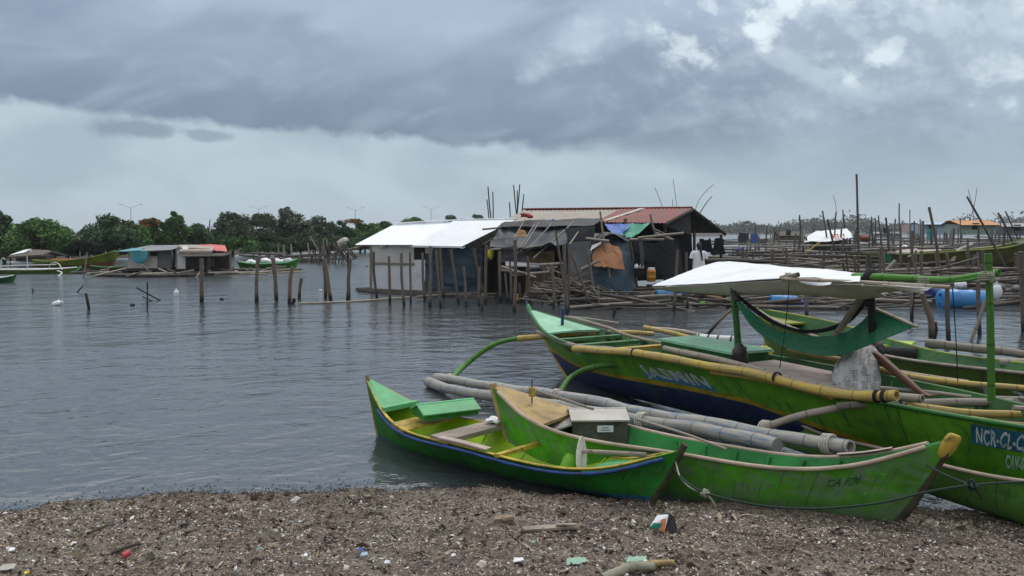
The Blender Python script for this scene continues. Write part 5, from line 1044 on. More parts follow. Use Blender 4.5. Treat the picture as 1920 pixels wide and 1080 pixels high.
corr([dp(773, 460.5, 30.0), dp(866, 462, 28.9), dp(968, 411, 30.9), dp(850, 414, 32.1)], 20, .012, MB()).build('roof', 'new_tin', wh)
m = MB().tube(path([dp(770, 463, 29.96), dp(820, 463.5, 29.4), dp(858, 464, 28.95), dp(867, 465.5, 28.85), dp(872, 463, 28.85)], 20), .02, 6); m.build('gutter', 'white_paint', wh)
MB().tube(path([dp(738, 419, 33.5), dp(860, 412.5, 32.1), dp(970, 410, 30.9)], 10), .05, 6, flat=(1.5, .6)).build('ridge_cap', 'new_tin', wh)
A0, A1, A2, A3 = dp(697, 543, 31.3), dp(776, 545, 30.5), dp(797, 546, 30.2), dp(905, 550, 28.9)
def up(p, y): x_ = 960 + F * p[0] / (p[1] * CT - (p[2] - H) * ST); return dp(x_, y, p[1])
part('wall', 'white_wall', wh, [A0, A1, up(A1, 496), up(A0, 494)], .06)
part('wall', 'plywood', wh, [up(A0, 494), up(A1, 496), up(A1, 458), up(A0, 459)], .06)
part('wall', 'white_wall', wh, [up(A1, 543), A2, up(A2, 487), up(A1, 487)], .06)
part('window', 'room_shade', wh, [up(A1, 487), up(A2, 487), up(A2, 459), up(A1, 459)], .25)  # opening drawn as a slab coloured black for the shade inside
part('sill', 'beam_wood', wh, [up(A0, 495) + [0, -.05, 0], up(A1, 497) + [0, -.05, 0], up(A1, 493.5) + [0, -.05, 0], up(A0, 491.5) + [0, -.05, 0]], .05)
part('corner_post', 'beam_wood', wh, [A0 + [-.08, -.03, 0], A0 + [.0, -.03, 0], up(A0, 459) + [0, -.03, 0], up(A0, 459) + [-.08, -.03, 0]], .08)
part('wall', 'plywood', wh, [up(A2, 475), up(A2, 475) + (A3 - A2) * .14, up(A2, 459) + (A3 - A2) * .14, up(A2, 459)], .05)
sheet([[A2, (A2 * 2 + A3) / 3, (A2 + A3 * 2) / 3, A3], [up(A2, 510), up((A2 * 2 + A3) / 3, 510) + [0, .05, 0], up((A2 + A3 * 2) / 3, 508) + [0, -.04, 0], up(A3, 508)], [up(A2, 474), up((A2 * 2 + A3) / 3, 464), up((A2 + A3 * 2) / 3, 464), up(A3, 464)]], 40, 20, 0, .10, 11, .02).build('tarp_wall', 'teal_tarp', wh)
B3 = dp(965, 548, 31.4)
part('wall', 'room_shade', wh, [A3, B3, up(B3, 430), up(A3, 458)], .06)  # dark doorway: inner shade painted as a black sheet
part('gable', 'weathered_box', wh, [up(A3, 459) + [0, -.02, 0], up(A3, 459) + (B3 - A3) * .95 + [0, -.02, 0], up(B3, 424) + [-.1, -.06, 0]], .05)
part('rear_wall', 'weathered_box', wh, [A0 + [1.6, 2.9, 0], B3 + [.4, .4, 0], up(B3, 420) + [.4, .4, 0], up(A0, 425) + [1.6, 2.9, 0]], .06)
part('side_wall', 'white_wall', wh, [A0 + [1.6, 2.9, 0], A0 + [0, .1, 0], up(A0, 460) + [0, .1, 0], up(A0, 430) + [1.6, 2.9, 0]], .05)
for x0, y0, x1, y1, Y in ((653, 468, 690, 459, 31.7), (712, 465, 745, 456, 31.2), (905, 430, 938, 427, 29.4)): MB().tube(path([dp(x0, y0, Y - .4), dp(x1, y1, Y)], 3), .04, 6).build('rafter', 'beam_wood', wh)
rf = thing('raft', dp(790, 550, 30), 'dark log raft carrying the white roofed house', 'raft')
for k, (x0, y0, x1, y1, Y0, Y1, r) in enumerate(((674, 546, 905, 556, 31.2, 28.9, .13), (690, 549, 900, 553, 30.8, 28.7, .12), (668, 542, 700, 541, 31.8, 31.5, .05), (720, 552, 930, 560, 30.2, 27.8, .10))): MB().tube(path([dp(x0, y0, Y0), dp(x1, y1, Y1)], 10), r, 8).build('log', 'dark_wood', rf)
part('platform', 'dark_wood', rf, [dp(690, 544, 31.4), dp(965, 552, 28.7), dp(1000, 545, 32), dp(760, 541, 34.5)], .12, (0, 0, 1))
pole([gp(560, 569, .02), gp(650, 566, .02), gp(770, 557, .05)], .035, 'floating_bamboo', 'bamboo_pale', None, 'long thin bamboo floating in front of the white house posts', 'pole', sp=0)
pole([gp(780, 557, .1), gp(850, 552, .1), gp(930, 551, .1)], .04, 'floating_bamboo', 'bamboo_grey', None, 'bamboo rail floating before the teal tarp wall', 'pole', sp=0)
for p_, lb in (((679, 503, 688, 2.2), 'small dark stake hanging in the water left of the white house'), ): pass
c = dp(920, 476, 28.3); MB().ell(c, (.12, .08, .20), 0, 10, 8, wob=.12, seed=20).tube([c + [0, 0, .18], c + [0, 0, .34]], .02, 5).build('plastic_bag', 'yellow_bag', None, c, 'pale yellow plastic bag hanging at the dark doorway', 'bag')
# ------------------------------------------------------------------ hut with the sagging black tarp
ht = thing('hut', dp(1010, 552, 28.5), 'ramshackle hut under a sagging black tarp weighed down by poles', 'hut')
sheet([[dp(916, 466, 27.6), dp(960, 464, 27.4), dp(1010, 462, 27.2), dp(1062, 456, 27.0)], [dp(928, 444, 28.6), dp(965, 447, 28.4), dp(1012, 446, 28.2), dp(1062, 440, 28.0)], [dp(938, 425, 30.2), dp(975, 424, 30.0), dp(1020, 424, 29.6), dp(1068, 423, 29.4)]], 44, 26, .2, .14, 21, .03).build('tarp_roof', 'roof_tarp', ht)
sheet([[dp(920, 452, 28.0), dp(945, 447, 28.0), dp(972, 446, 28.0)], [dp(918, 464, 27.5), dp(940, 466, 27.5), dp(966, 462, 27.5)]], 12, 8, .03, .02, 22, .03).build('tarp_flap', 'roof_tarp', ht)
sheet([[dp(932, 425, 29.8), dp(990, 425, 29.4), dp(1050, 424, 29.0), dp(1112, 423, 28.6)], [dp(945, 416, 30.4), dp(1000, 413, 30.2), dp(1060, 412, 30.0), dp(1130, 410, 29.6)]], 26, 8, .0, .05, 23, .03).build('upper_tarp', 'black_tarp', ht)
part('wall', 'room_shade', ht, [dp(925, 548, 29.6), dp(1100, 552, 28.8), dp(1105, 425, 29.2), dp(935, 440, 30)], .08)  # interior gloom of the hut put into a black panel
part('wall', 'grey_board', ht, [dp(1063, 455, 27.6), dp(1108, 452, 27.9), dp(1112, 538, 27.9), dp(1072, 540, 27.6)][::-1], .06)
part('wall', 'black_tarp', ht, [dp(1060, 428, 28.3), dp(1116, 424, 28.4), dp(1112, 456, 28.2), dp(1064, 458, 28.0)][::-1], .05)
part('card_wall', 'card_brown', ht, [dp(985, 556, 27.6), dp(1040, 556, 27.2), dp(1038, 470, 27.7), dp(985, 472, 28.0)], .06)
part('card_wall', 'grey_board', ht, [dp(938, 492, 28.2), dp(986, 492, 27.9), dp(986, 472, 27.9), dp(938, 474, 28.2)], .05)
part('shelf', 'white_plastic', ht, [dp(948, 497, 27.3), dp(1015, 498, 26.9), dp(1015, 494, 27.3), dp(948, 490, 27.7)], .05)
part('shelf', 'grey_board', ht, [dp(992, 503, 27.0), dp(1012, 503, 26.9), dp(1012, 494, 27.0), dp(992, 494, 27.1)], .3)
sheet([[dp(938, 462, 27.9), dp(960, 463, 27.8), dp(985, 463, 27.6)], [dp(940, 478, 27.9), dp(958, 482, 27.8), dp(982, 474, 27.6)]], 12, 8, 0, .05, 24, .02).build('hanging_tarp', 'grey_board', ht)
GP = 'poles lying on the sagging tarp roof'
for a in [(984, 412, 946, 478, 3, 28, 'pole on the tarp roof running from the straw hat upwards'), (1003, 420, 968, 476, 3, 27.6, 'left of two close poles on the black tarp roof'), (1010, 418, 976, 472, 3, 27.6, 'right of two close poles on the black tarp roof'), (1038, 416, 988, 470, 2.6, 27.6, 'thin pole crossing the middle of the tarp roof'), (1077, 415, 1000, 484, 3, 27.4, 'longest pole crossing the tarp roof, its end below the eave'), (1089, 428, 1068, 458, 3, 27.2, 'short pole at the right end of the tarp roof'), (985, 464, 920, 468, 3.4, 27.3, 'eave pole along the left half of the tarp roof'), (1060, 452, 985, 465, 3.4, 27.1, 'eave pole along the right half of the tarp roof')]:
    pole([dp(a[2], a[3], a[5] - .3), dp(a[0], a[1], a[5] + 1.5)], a[4] * 27.5 / F / 2, 'roof_pole', 'stick_pale', None, a[6], 'pole', GP, sp=0)
hc = dp(978, 441, 27.4); m = MB(); m.tube([hc + [0, 0, z_] for z_ in (-.03, -.02, 0, .1, .16, .19)], [.30, .29, .16, .14, .11, .02], 16); m.build('straw_hat', 'straw', None, hc, 'orange brown straw hat lying on the black tarp roof', 'hat')
for x, y, mt, lb in ((1034, 415, 'blue_tarp', 'small blue bundle on top of the black tarp roof'), (991, 403, 'red_sheet', 'small red bundle where the white and rusty roofs meet')):
    c = dp(x, y, 30.2); m = MB()
    for k in range(3): m.ell(c + RNG.normal(size=3) * [.09, .05, .02], (.14, .1, .08), k, 9, 6, wob=.2, seed=k + 50)
    m.build('bundle', mt, None, c, lb, 'bundle')
# ------------------------------------------------------------------ red roofed hut
rh = thing('hut', dp(1240, 520, 31), 'large hut with a red and rusty tin roof, open and dark inside', 'hut')
rl, rr_ = dp(985, 394, 35), dp(1294, 391, 33.2); el_, er_ = dp(940, 414, 31.5), dp(1243, 418, 30.6)
def rp(u, v): return (el_ + (er_ - el_) * u) * (1 - v) + (rl + (rr_ - rl) * u) * v
corr([rp(0, -.05), rp(.60, -.05), rp(.60, 1), rp(0, 1)], 24, .018, MB()).build('roof', 'rusty_tin', rh)
corr([rp(.595, -.05) + [0, 0, .03], rp(1.02, -.05) + [0, 0, .03], rp(1.02, 1) + [0, 0, .03], rp(.595, 1) + [0, 0, .03]], 18, .018, MB()).build('roof', 'red_tin', rh)
part('roof_patch', 'box_lid', rh, [rp(.63, .02) + [0, 0, .06], rp(.66, .02) + [0, 0, .06], rp(.745, .96) + [0, 0, .06], rp(.71, .96) + [0, 0, .06]], .02)
bk = [dp(1358, 437, 34.5), dp(1050, 437, 37)]
part('rear_roof', 'dark_wood', rh, [rr_ + [.1, 0, .02], rl + [0, 0, .02], bk[1], bk[0]], .03)
MB().tube(path([rl + [-.1, 0, .05], rr_ + [.1, 0, .05]], 8), .06, 6, flat=(1.6, .7)).build('ridge_cap', 'red_tin', rh)
MB().tube(path([er_ + [.05, -.05, -.06], rr_ + [.12, 0, -.05], bk[0] + [.05, 0, -.05]], 3), .07, 6).build('barge_board', 'dark_wood', rh)
part('rear_wall', 'room_shade', rh, [dp(1130, 530, 34), dp(1300, 520, 33.6), dp(1295, 400, 34.2), dp(1130, 405, 35)], .06)  # back of the open room, its shade given by colour
part('gable', 'room_shade', rh, [dp(1246, 424, 31.2), dp(1296, 440, 32.6), dp(1294, 399, 33.1)], .05)  # open gable closed by a sheet coloured as interior shade
for x, y0, y1, Y in ((1247, 420, 530, 30.8), (1302, 432, 520, 32.8), (1352, 440, 512, 34)): MB().tube(path([dp(x, y1, Y), dp(x, y0, Y)], 4), .06, 7).build('corner_post', 'dark_wood', rh)
sheet([[dp(1312, 447, 33.2), dp(1322, 450, 33.2), dp(1332, 447, 33.2)], [dp(1310, 470, 33.2), dp(1325, 462, 33.2), dp(1338, 470, 33.2)], [dp(1328, 472, 33.2), dp(1338, 474, 33.2), dp(1352, 474, 33.2)]], 10, 10, 0, .06, 25, .02).build('hanging_cloth', 'black_net', rh)
sheet([[dp(1340, 447, 33.6), dp(1350, 446, 33.6), dp(1358, 448, 33.6)], [dp(1338, 462, 33.6), dp(1348, 465, 33.6), dp(1357, 462, 33.6)], [dp(1332, 476, 33.6), dp(1346, 478, 33.6), dp(1361, 476, 33.6)]], 10, 10, 0, .05, 26, .02).build('hanging_cloth', 'black_net', rh)
for pts, mt, lb, sd in (([[dp(1133, 421, 29.6), dp(1160, 420.5, 29.6), dp(1190, 420, 29.6)], [dp(1150, 441, 29.0), dp(1165, 440, 29.0), dp(1172, 434, 29.0)]], 'blue_tarp', 'blue tarp hanging below the red roof', 30), ([[dp(1180, 420.5, 29.5), dp(1200, 420, 29.5), dp(1219, 419, 29.5)], [dp(1162, 443, 28.9), dp(1180, 446, 28.9), dp(1196, 440, 28.9)]], 'green_tarp', 'green tarp hanging beside the blue one below the red roof', 31)):
    sheet(pts, 14, 10, .03, .04, sd, .02).build('tarp', mt, None, pts[0][0], lb, 'tarp')
oh = thing('hut', dp(1150, 545, 27.6), 'small tent like hut of dark teal tarp with an orange cloth on its front', 'hut')
sheet([[dp(1106, 545, 27.7), dp(1140, 548, 27.2), dp(1170, 549, 27.2), dp(1192, 545, 27.8)], [dp(1108, 495, 27.9), dp(1140, 497, 27.6), dp(1168, 495, 27.6), dp(1186, 495, 28.2)], [dp(1112, 450, 28.2), dp(1130, 440, 28.2), dp(1160, 441, 28.2), dp(1176, 452, 28.6)]], 30, 24, 0, .13, 32, .03).build('tarp_wall', 'teal_tarp', oh)
sheet([[dp(1106, 466, 27.5), dp(1125, 446, 27.4), dp(1150, 440, 27.6), dp(1178, 452, 28.2)], [dp(1108, 455, 28.4), dp(1128, 438, 28.6), dp(1155, 438, 28.8), dp(1180, 450, 29.2)]], 18, 8, 0, .05, 33, .03).build('tarp_roof', 'black_tarp', oh)
sheet([[dp(1113, 500, 27.35), dp(1140, 501, 27.15), dp(1171, 507, 27.05)], [dp(1111, 478, 27.5), dp(1140, 479, 27.3), dp(1167, 480, 27.2)], [dp(1121, 457, 27.6), dp(1142, 457, 27.5), dp(1160, 464, 27.4)]], 24, 20, 0, .06, 34, .02).build('orange_cloth', 'orange_cloth', oh)
part('board', 'white_plastic', oh, [dp(1106, 470, 27.3), dp(1128, 456, 27.4), dp(1128, 452, 27.5), dp(1110, 460, 27.4)], .03)
bw = thing('hut', dp(1240, 520, 28), 'lean to of slack black netting on bamboo poles under the red roof', 'hut')
sheet([[dp(1190, 518, 28.4), dp(1225, 512, 28.2), dp(1262, 520, 28), dp(1285, 518, 28)], [dp(1188, 480, 28.6), dp(1225, 484, 28.3), dp(1255, 480, 28.3), dp(1276, 480, 28.4)], [dp(1186, 452, 28.8), dp(1215, 455, 28.6), dp(1245, 450, 28.5), dp(1272, 446, 28.6)]], 22, 18, .0, .12, 35, .02).build('net_wall', 'black_net', bw)
for a in ((1098, 447, 1142, 452, 27.2, 'stick_pale'), (1180, 449, 1245, 449, 28.1, 'stick_pale'), (1196, 446, 1282, 437, 28.0, 'bamboo_pale'), (1229, 437, 1262, 450, 28.2, 'stick_pale'), (1226, 430, 1256, 444, 28.6, 'stick_far')): MB().tube(path([dp(a[0], a[1], a[4]), dp(a[2], a[3], a[4])], 6), .045, 7).build('roof_pole', a[5], bw)
sheet([[dp(1198, 452, 28.0), dp(1200, 470, 27.9), dp(1202, 500, 27.8)], [dp(1204, 452, 28.0), dp(1208, 475, 27.9), dp(1206, 502, 27.8)]], 10, 5, 0, .03, 36, .02).build('hanging_cloth', 'roof_tarp', bw)
jg = thing('jerrycan', dp(1221, 528, 27.4), 'amber plastic drum standing beside the black netting', 'container'); jc = dp(1221, 528, 27.4); hj = 23 * 27.4 / F; m = MB().tube([jc + [0, 0, z_ * hj] for z_ in (0, .05, .3, .32, .36, .75, .78, .95, 1)], [.13, .15, .15, .16, .15, .15, .16, .15, .12], 14); m.build('body', 'amber_plastic', jg); MB().tube([jc + [0, 0, hj], jc + [0, 0, hj + .06]], .12, 12).build('lid', 'white_plastic', jg)
for x, lb in ((1193, 'left of two small white jars on the dark shelf by the black netting'), (1203, 'right of two small white jars on the dark shelf by the black netting')): c = dp(x, 503, 28.0); MB().tube([c + [0, 0, z_] for z_ in (0, .02, .1, .12, .15)], [.07, .08, .08, .05, .05], 10).build('jar', 'white_plastic', None, c, lb, 'jar', 'white jars by the black netting')
# ------------------------------------------------------------------ tall sticks behind the huts
GS = 'tall sticks standing behind the huts'
for a in [(915, 350, 921, 416, 2.6, 34.5, 'tallest stick of the left bunch behind the white roof'), (924, 360, 925, 416, 2.4, 34.5, 'right stick of the left bunch behind the white roof'), (913, 374, 917, 414, 2.2, 34.5, 'shortest stick of the left bunch behind the white roof'), (955, 379, 957, 412, 2.2, 36, 'short stick just left of the rusty roof'), (963, 347, 969, 410, 2.4, 36, 'left leaning stick of the middle bunch'), (970, 357, 970, 410, 2.2, 36, 'straight stick of the middle bunch'), (974.5, 346, 969, 408, 2.4, 36, 'right leaning stick of the middle bunch'), (982, 364, 978, 408, 2.2, 36, 'separate stick right of the middle bunch')]:
    stick('tall_stick', a[0], a[1], a[2], a[3], a[4], 'stick_far', a[6], GS, a[5], sub=1.2, cat='stick')
for pts, lb in (([(1228, 352), (1236, 372), (1244, 394)], 'thin leaning rod behind the left part of the red roof'), ([(1262, 336), (1266, 365), (1270, 394)], 'tallest thin rod behind the red roof'), ([(1261, 374), (1262, 394)], 'short thin rod behind the red roof'), ([(1338, 346), (1320, 362), (1308, 380), (1303, 398)], 'curved thin rod bending right over the red roof gable'), ([(1335, 368), (1322, 384), (1311, 402)], 'thicker straight rod slanting over the red roof gable')):
    pole([dp(x, y, 34.4) for x, y in pts][::-1], .022 if 'thick' in lb else .012, 'thin_rod', 'stick_far', None, lb, 'rod', GS, sp=0)
# ------------------------------------------------------------------ left: huts, boats and stick pier
def farboat(name, label, xs, ys, xb, yb, zg, hb, hm_, inner, rail=None, zk=-.1, group='boats moored far out on the left', rs=.06, rb=.08, rr=.035, bow=None, low=.62):
    S, B = gp(xs, ys), gp(xb, yb); zg = [q * low for q in zg]; h = Hull([*S[:2], *B[:2], zk, zk, *zg, *hb, rs, rb]); o = thing(name, (*h.P(.5, 0, 1)[:2], 0), label, 'boat', group)
    h.mesh(o, hm_, inner, nt=26); h.floor(.05, .95, .04, inner, o)
    for sd in (-1, 1): h.rail(sd, .03, .97, rr, rail or inner, o)
    h.deck(.80, .98, .0, inner, o, 'bow_deck'); h.stem(1., rr, bow or inner, o, 1.04)
    for t_ in (.3, .55): h.thwart(t_, .2, 'old_plank', o, .02)
    return h, o
hullmat('hull_pale_green', None, None, (.16, .25, .03), 0, 0, (.05, .06, .03), (.10, .16, .03), .4)
hullmat('hull_green_red', (.16, .05, .025), None, (.15, .20, .02), .55, .55, (.06, .03, .02), (.10, .13, .02), .4)
hullmat('hull_dark_green', None, None, (.03, .065, .035), 0, 0, (.02, .025, .02), (.06, .09, .06), .4)
hullmat('hull_plain_green', None, None, (.02, .14, .04), 0, 0, (.02, .05, .03), (.05, .18, .06), .35)
hullmat('hull_grass_green', None, None, (.06, .20, .03), 0, 0, (.03, .05, .02), (.10, .24, .05), .35)
hullmat('hull_dark_olive', (.016, .018, .012), None, (.085, .085, .015), .45, .45, (.02, .02, .012), (.04, .045, .012), .42)
hullmat('hull_blue', None, None, (.012, .018, .12), 0, 0, (.008, .01, .03), (.02, .03, .10), .4)
hullmat('hull_orange', (.10, .06, .03), None, (.36, .15, .025), .35, .35, (.06, .04, .02), (.22, .10, .03), .4)
h1, o1 = farboat('outrigger_boat', 'long pale green boat with white outrigger arms at the far left', -120, 514, 152, 512, (.7, .45, .38, .42, .55), (.3, .4, .3), 'hull_pale_green', 'light_green_paint', 'white_paint')
for x, yt in ((2, 484), (16, 491), (97, 492), (52, 469)):
    Y = 44.5; pts = [dp(x - 6, 503, Y + .5), dp(x - 1, yt + 3, Y), dp(x + 5, yt, Y - .5), dp(x + 13, yt + 3, Y - 1.2), dp(x + 20, 506, Y - 2)] if x > 50 and x < 99 and yt > 480 else [dp(x, 505, Y), dp(x - 1, yt + 8, Y), dp(x + 3, yt, Y - .3), dp(x + 8, yt + 3, Y - .6)]
    pole(pts, .03, 'outrigger_arm', 'worn_white', o1, sp=0, seg=16)
pole([dp(108, 508, 43), dp(116, 512, 42.6), dp(106, 521, 42)], .04, 'outrigger_arm', 'white_paint', o1, sp=0, seg=10)
for x0, y0, x1, y1, Y, mt in ((-40, 506, 120, 503, 45.2, 'white_paint'), (0, 499, 105, 496, 47.5, 'white_paint')): pole([dp(x0, y0, Y), dp(x1, y1, Y)], .035, 'side_pole', mt, o1, sp=0)
h2, o2 = farboat('outrigger_boat', 'large yellow green boat with a red brown lower hull, its high bow pointing right', 60, 505, 226, 506, (1.0, .85, .95, 1.5, 2.0), (.5, .7, .45), 'hull_green_red', 'olive_paint', 'olive_paint', rb=.13)
MB().box(dp(117, 493, 50), (1.3, .8, .5), rz=.1).box(dp(117, 487, 50.2), (1.5, .9, .08), rz=.1).build('cabin', 'orange_paint', o2)
h3, o3 = farboat('rowing_boat', 'dull dark green boat lying in front of the teal roofed hut', 166, 513, 300, 511, (.75, .6, .55, .8, 1.25), (.35, .45, .35), 'hull_dark_green', 'dull_inner_green')
h4, o4 = farboat('rowing_boat', 'plain green boat with a white rail, only its bow inside the left edge', -100, 531, 30, 529, (.6, .4, .35, .4, .55), (.3, .4, .3), 'hull_plain_green', 'dull_inner_green', 'white_paint', rr=.03)
h5, o5 = farboat('rowing_boat', 'grass green boat with white bags in front of the stick pier', 445, 505, 560, 503, (.75, .6, .55, .7, 1.0), (.4, .5, .35), 'hull_grass_green', 'inner_green', 'light_green_paint')
for k, (x, y) in enumerate(((470, 492), (497, 489), (520, 490), (540, 489))):
    c = dp(x, y, 55); m = MB(); m.ell(c, (.32, .25, .2), k, 10, 7, wob=.15, seed=k + 70).ell(c + [.25, 0, -.03], (.2, .2, .15), k, 9, 6, wob=.15, seed=k + 80); m.build('sack', 'white_plastic', None, c, ('whitish sack at the stern of the grass green boat', 'whitish sack left of the middle of the grass green boat', 'whitish sack right of the middle of the grass green boat', 'whitish sack near the bow of the grass green boat')[k], 'sack', 'sacks in the grass green boat')
# thatched hut
tb = [gp(30, 490, .3), gp(84, 494, .3), gp(106, 490, .3), gp(62, 484, .3)]; th_ = thing('hut', (tb[0] + tb[2]) / 2, 'small grey thatched hut at the waterline on the far left', 'hut')
def hutbox(o, pts, ytops, mat, th=.08):
    for i in range(len(pts)): a, b_ = pts[i], pts[(i + 1) % len(pts)]; part('wall', mat, o, [a, b_, up(b_, ytops[(i + 1) % len(pts)]), up(a, ytops[i])], th)
hutbox(th_, tb, (479, 477, 477, 474), 'thatch')
part('roof', 'thatch', th_, [up(tb[0], 481) + [-.4, -.3, 0], up(tb[1], 477) + [.1, -.5, 0], up((tb[1] + tb[2]) / 2, 469), up((tb[0] + tb[3]) / 2, 467)], .12); part('roof', 'thatch', th_, [up((tb[0] + tb[3]) / 2, 467), up((tb[1] + tb[2]) / 2, 469), up(tb[2], 478) + [.6, .3, 0], up(tb[3], 474) + [0, .4, 0]], .12)
part('door', 'room_shade', th_, [tb[1] + [.1, -.05, .0], (tb[1] + tb[2]) / 2 + [.1, -.05, 0], up((tb[1] + tb[2]) / 2, 479) + [.1, -.05, 0], up(tb[1], 480) + [.1, -.05, 0]], .03)
part('roof_patch', 'white_plastic', th_, [up(tb[0], 479) + [-.2, -.35, .06], up(tb[0], 476) + [.7, -.3, .1], up(tb[0], 471) + [.8, .4, .16], up(tb[0], 472) + [.2, .5, .1]], .03)
# teal roofed hut and curved roof hut on their raft
ra = thing('raft', gp(330, 512, 0), 'low raft of logs and planks carrying the two far huts', 'raft')
for k, (x0, y0, x1, y1) in enumerate(((135, 511, 300, 516), (250, 514, 445, 509), (290, 517, 400, 514), (300, 507, 470, 505), (400, 513, 560, 507), (180, 516, 330, 517), (420, 506, 565, 505))): MB().tube(path([gp(x0, y0, .05), gp((x0 + x1) / 2, (y0 + y1) / 2 + .6, .08), gp(x1, y1, .05)], 10), .075, 7).build('log', ('driftwood', 'bamboo_pale', 'dark_wood')[k % 3], ra)
part('platform', 'dark_wood', ra, [gp(228, 506, .24), gp(435, 505, .24), gp(440, 499, .24), gp(235, 500, .24)], .06, (0, 0, 1))
for k in range(34):
    x = 150 + 400 * k / 34 + RNG.normal() * 6; y = 509 + RNG.normal() * 2.5; c = gp(x, y, .12 + .1 * abs(RNG.normal())); e = np.array([RNG.normal() * .7, RNG.normal() * .3, RNG.normal() * .12]); pole([c - e, c + e], .05, 'driftwood', ('driftwood', 'stick_pale', 'bamboo_pale')[k % 3], None, 'piece of wood strewn on the low raft before the far huts', 'driftwood', 'wood strewn on the far raft', sp=0, seg=4, n=6)
tq_ = [gp(240, 503, .3), gp(322, 503, .3), gp(330, 497, .3), gp(252, 496, .3)]; te_ = thing('hut', (tq_[0] + tq_[2]) / 2, 'far hut with a grey tin roof half covered by a teal tarp', 'hut')
hutbox(te_, tq_, (474, 468, 463, 470), 'plywood'); part('wall', 'grey_board', te_, [tq_[0] + (tq_[1] - tq_[0]) * .68 + [0, -.05, 0], tq_[1] + [0, -.05, 0], up(tq_[1], 469) + [0, -.05, 0], up(tq_[0] + (tq_[1] - tq_[0]) * .68, 470) + [0, -.05, 0]], .05)
part('window', 'room_shade', te_, [up(tq_[0] + (tq_[1] - tq_[0]) * .52, 480) + [0, -.06, 0], up(tq_[0] + (tq_[1] - tq_[0]) * .68, 480) + [0, -.06, 0], up(tq_[0] + (tq_[1] - tq_[0]) * .68, 472) + [0, -.06, 0], up(tq_[0] + (tq_[1] - tq_[0]) * .52, 472) + [0, -.06, 0]], .05)  # window opening, its inner shade painted black
e0, e1, r1_, r0_ = up(tq_[0], 472.5) + [-.4, -.5, 0], up(tq_[1], 468) + [.2, -.5, 0], up(tq_[2], 460) + [.3, .5, 0], up(tq_[3], 460.5) + [.7, .5, 0]
corr([e0, e1, r1_, r0_], 30, .02, MB()).build('roof', 'far_tin', te_)
sheet([[e0 + [-.1, -.05, .03], e0 * .5 + e1 * .5 + [-.2, -.05, .03]], [e0 * .55 + r0_ * .45 + [0, 0, .05], (e0 * .55 + r0_ * .45) * .6 + (e1 * .55 + r1_ * .45) * .4 + [-.3, 0, .05]]], 12, 8, 0, .02, 50, .02).build('teal_tarp', 'teal_sheet', te_)
pc = e0 * .5 + e1 * .5; sheet([[e0 * .75 + e1 * .25 + [0, -.08, 0], e0 * .4 + e1 * .6 + [0, -.08, 0]], [e0 * .7 + e1 * .3 + [0, -.1, -.5], e0 * .45 + e1 * .55 + [0, -.1, -.45]], [e0 * .62 + e1 * .38 + [0, -.05, -.62], e0 * .52 + e1 * .48 + [0, -.05, -.7]]], 10, 8, 0, .03, 51, .02).build('tarp_flap', 'teal_sheet', te_)
cq = [gp(330, 504, .3), gp(392, 504, .3), gp(398, 498, .3), gp(338, 497, .3)]; cu_ = thing('hut', (cq[0] + cq[2]) / 2, 'far hut with a curved rusty grey roof and weathered board walls', 'hut')
hutbox(cu_, cq, (464, 466, 466, 462), 'grey_board'); part('wall_panel', 'plywood', cu_, [cq[0] + [.1, -.06, 0], cq[0] * .7 + cq[1] * .3 + [0, -.06, 0], up(cq[0] * .7 + cq[1] * .3, 468) + [0, -.06, 0], up(cq[0], 470) + [.1, -.06, 0]], .04)
sheet([[up(cq[0], 480) + [.2, -.35, 0], up(cq[1], 478) + [.2, -.35, 0]], [up(cq[0], 466) + [.2, .1, 0], up(cq[1], 466) + [.2, .1, 0]], [up(cq[3], 459) + [-.2, .2, 0], up(cq[2], 459) + [0, .2, 0]]], 14, 14, 0, .0, 52, .03).build('roof', 'rusty_tin', cu_)
part('roof_patch', 'white_plastic', cu_, [up(cq[0], 476) + [.55, -.36, .05], up(cq[0], 476) + [.9, -.36, .05], up(cq[0], 464) + [.6, .1, .06], up(cq[0], 463) + [.3, .1, .06]], .02)
part('porch_roof', 'dark_wood', cu_, [up(cq[0], 479) + [.9, -1.2, 0], up(cq[1], 478) + [1.2, -1.2, 0], up(cq[1], 474) + [1.2, .1, 0], up(cq[0], 475) + [.9, .1, 0]], .06)
part('porch_wall', 'room_shade', cu_, [cq[0] + [.9, -.9, 0], cq[1] + [.2, -.9, 0], up(cq[1], 480) + [.2, -.9, 0], up(cq[0], 480) + [.9, -.9, 0]], .05)
rq = [gp(394, 503, .3), gp(430, 503, .3), gp(434, 497, .3), gp(400, 497, .3)]; rd = thing('hut', (rq[0] + rq[2]) / 2, 'low far hut with a bright red tarp on its roof', 'hut')
hutbox(rd, rq, (472, 473, 470, 468), 'dark_wood'); sheet([[up(rq[0], 466) + [-.9, -.1, 0], up(rq[1], 471) + [0, -.3, 0]], [up(rq[3], 458.5) + [-.8, 0, 0], up(rq[2], 460) + [-.4, 0, 0]]], 14, 10, -.1, .05, 53, .04).build('red_tarp', 'red_sheet', rd)
part('board', 'far_tin', rd, [rq[0] + [-.6, -.2, .1], rq[0] + [.3, -.2, .1], up(rq[0], 486) + [.3, -.2, 0], up(rq[0], 484) + [-.6, -.2, 0]], .04)
fg = dp(395, 440, 62); fo = thing('flag', dp(390, 470, 62), 'white flag leaning on a thin mast above the red tarp hut', 'flag'); MB().tube([dp(388, 460, 62), dp(394, 412, 62)], .04, 6).build('mast', 'stick_far', fo)
sheet([[dp(393, 421, 62), dp(400, 425, 62), dp(406, 429, 62)], [dp(392, 426, 62), dp(398, 429, 62), dp(403, 430, 62)]], 8, 5, 0, .02, 54, .02).build('cloth', 'white_plastic', fo)
GL = 'thin poles among the boats on the far left'
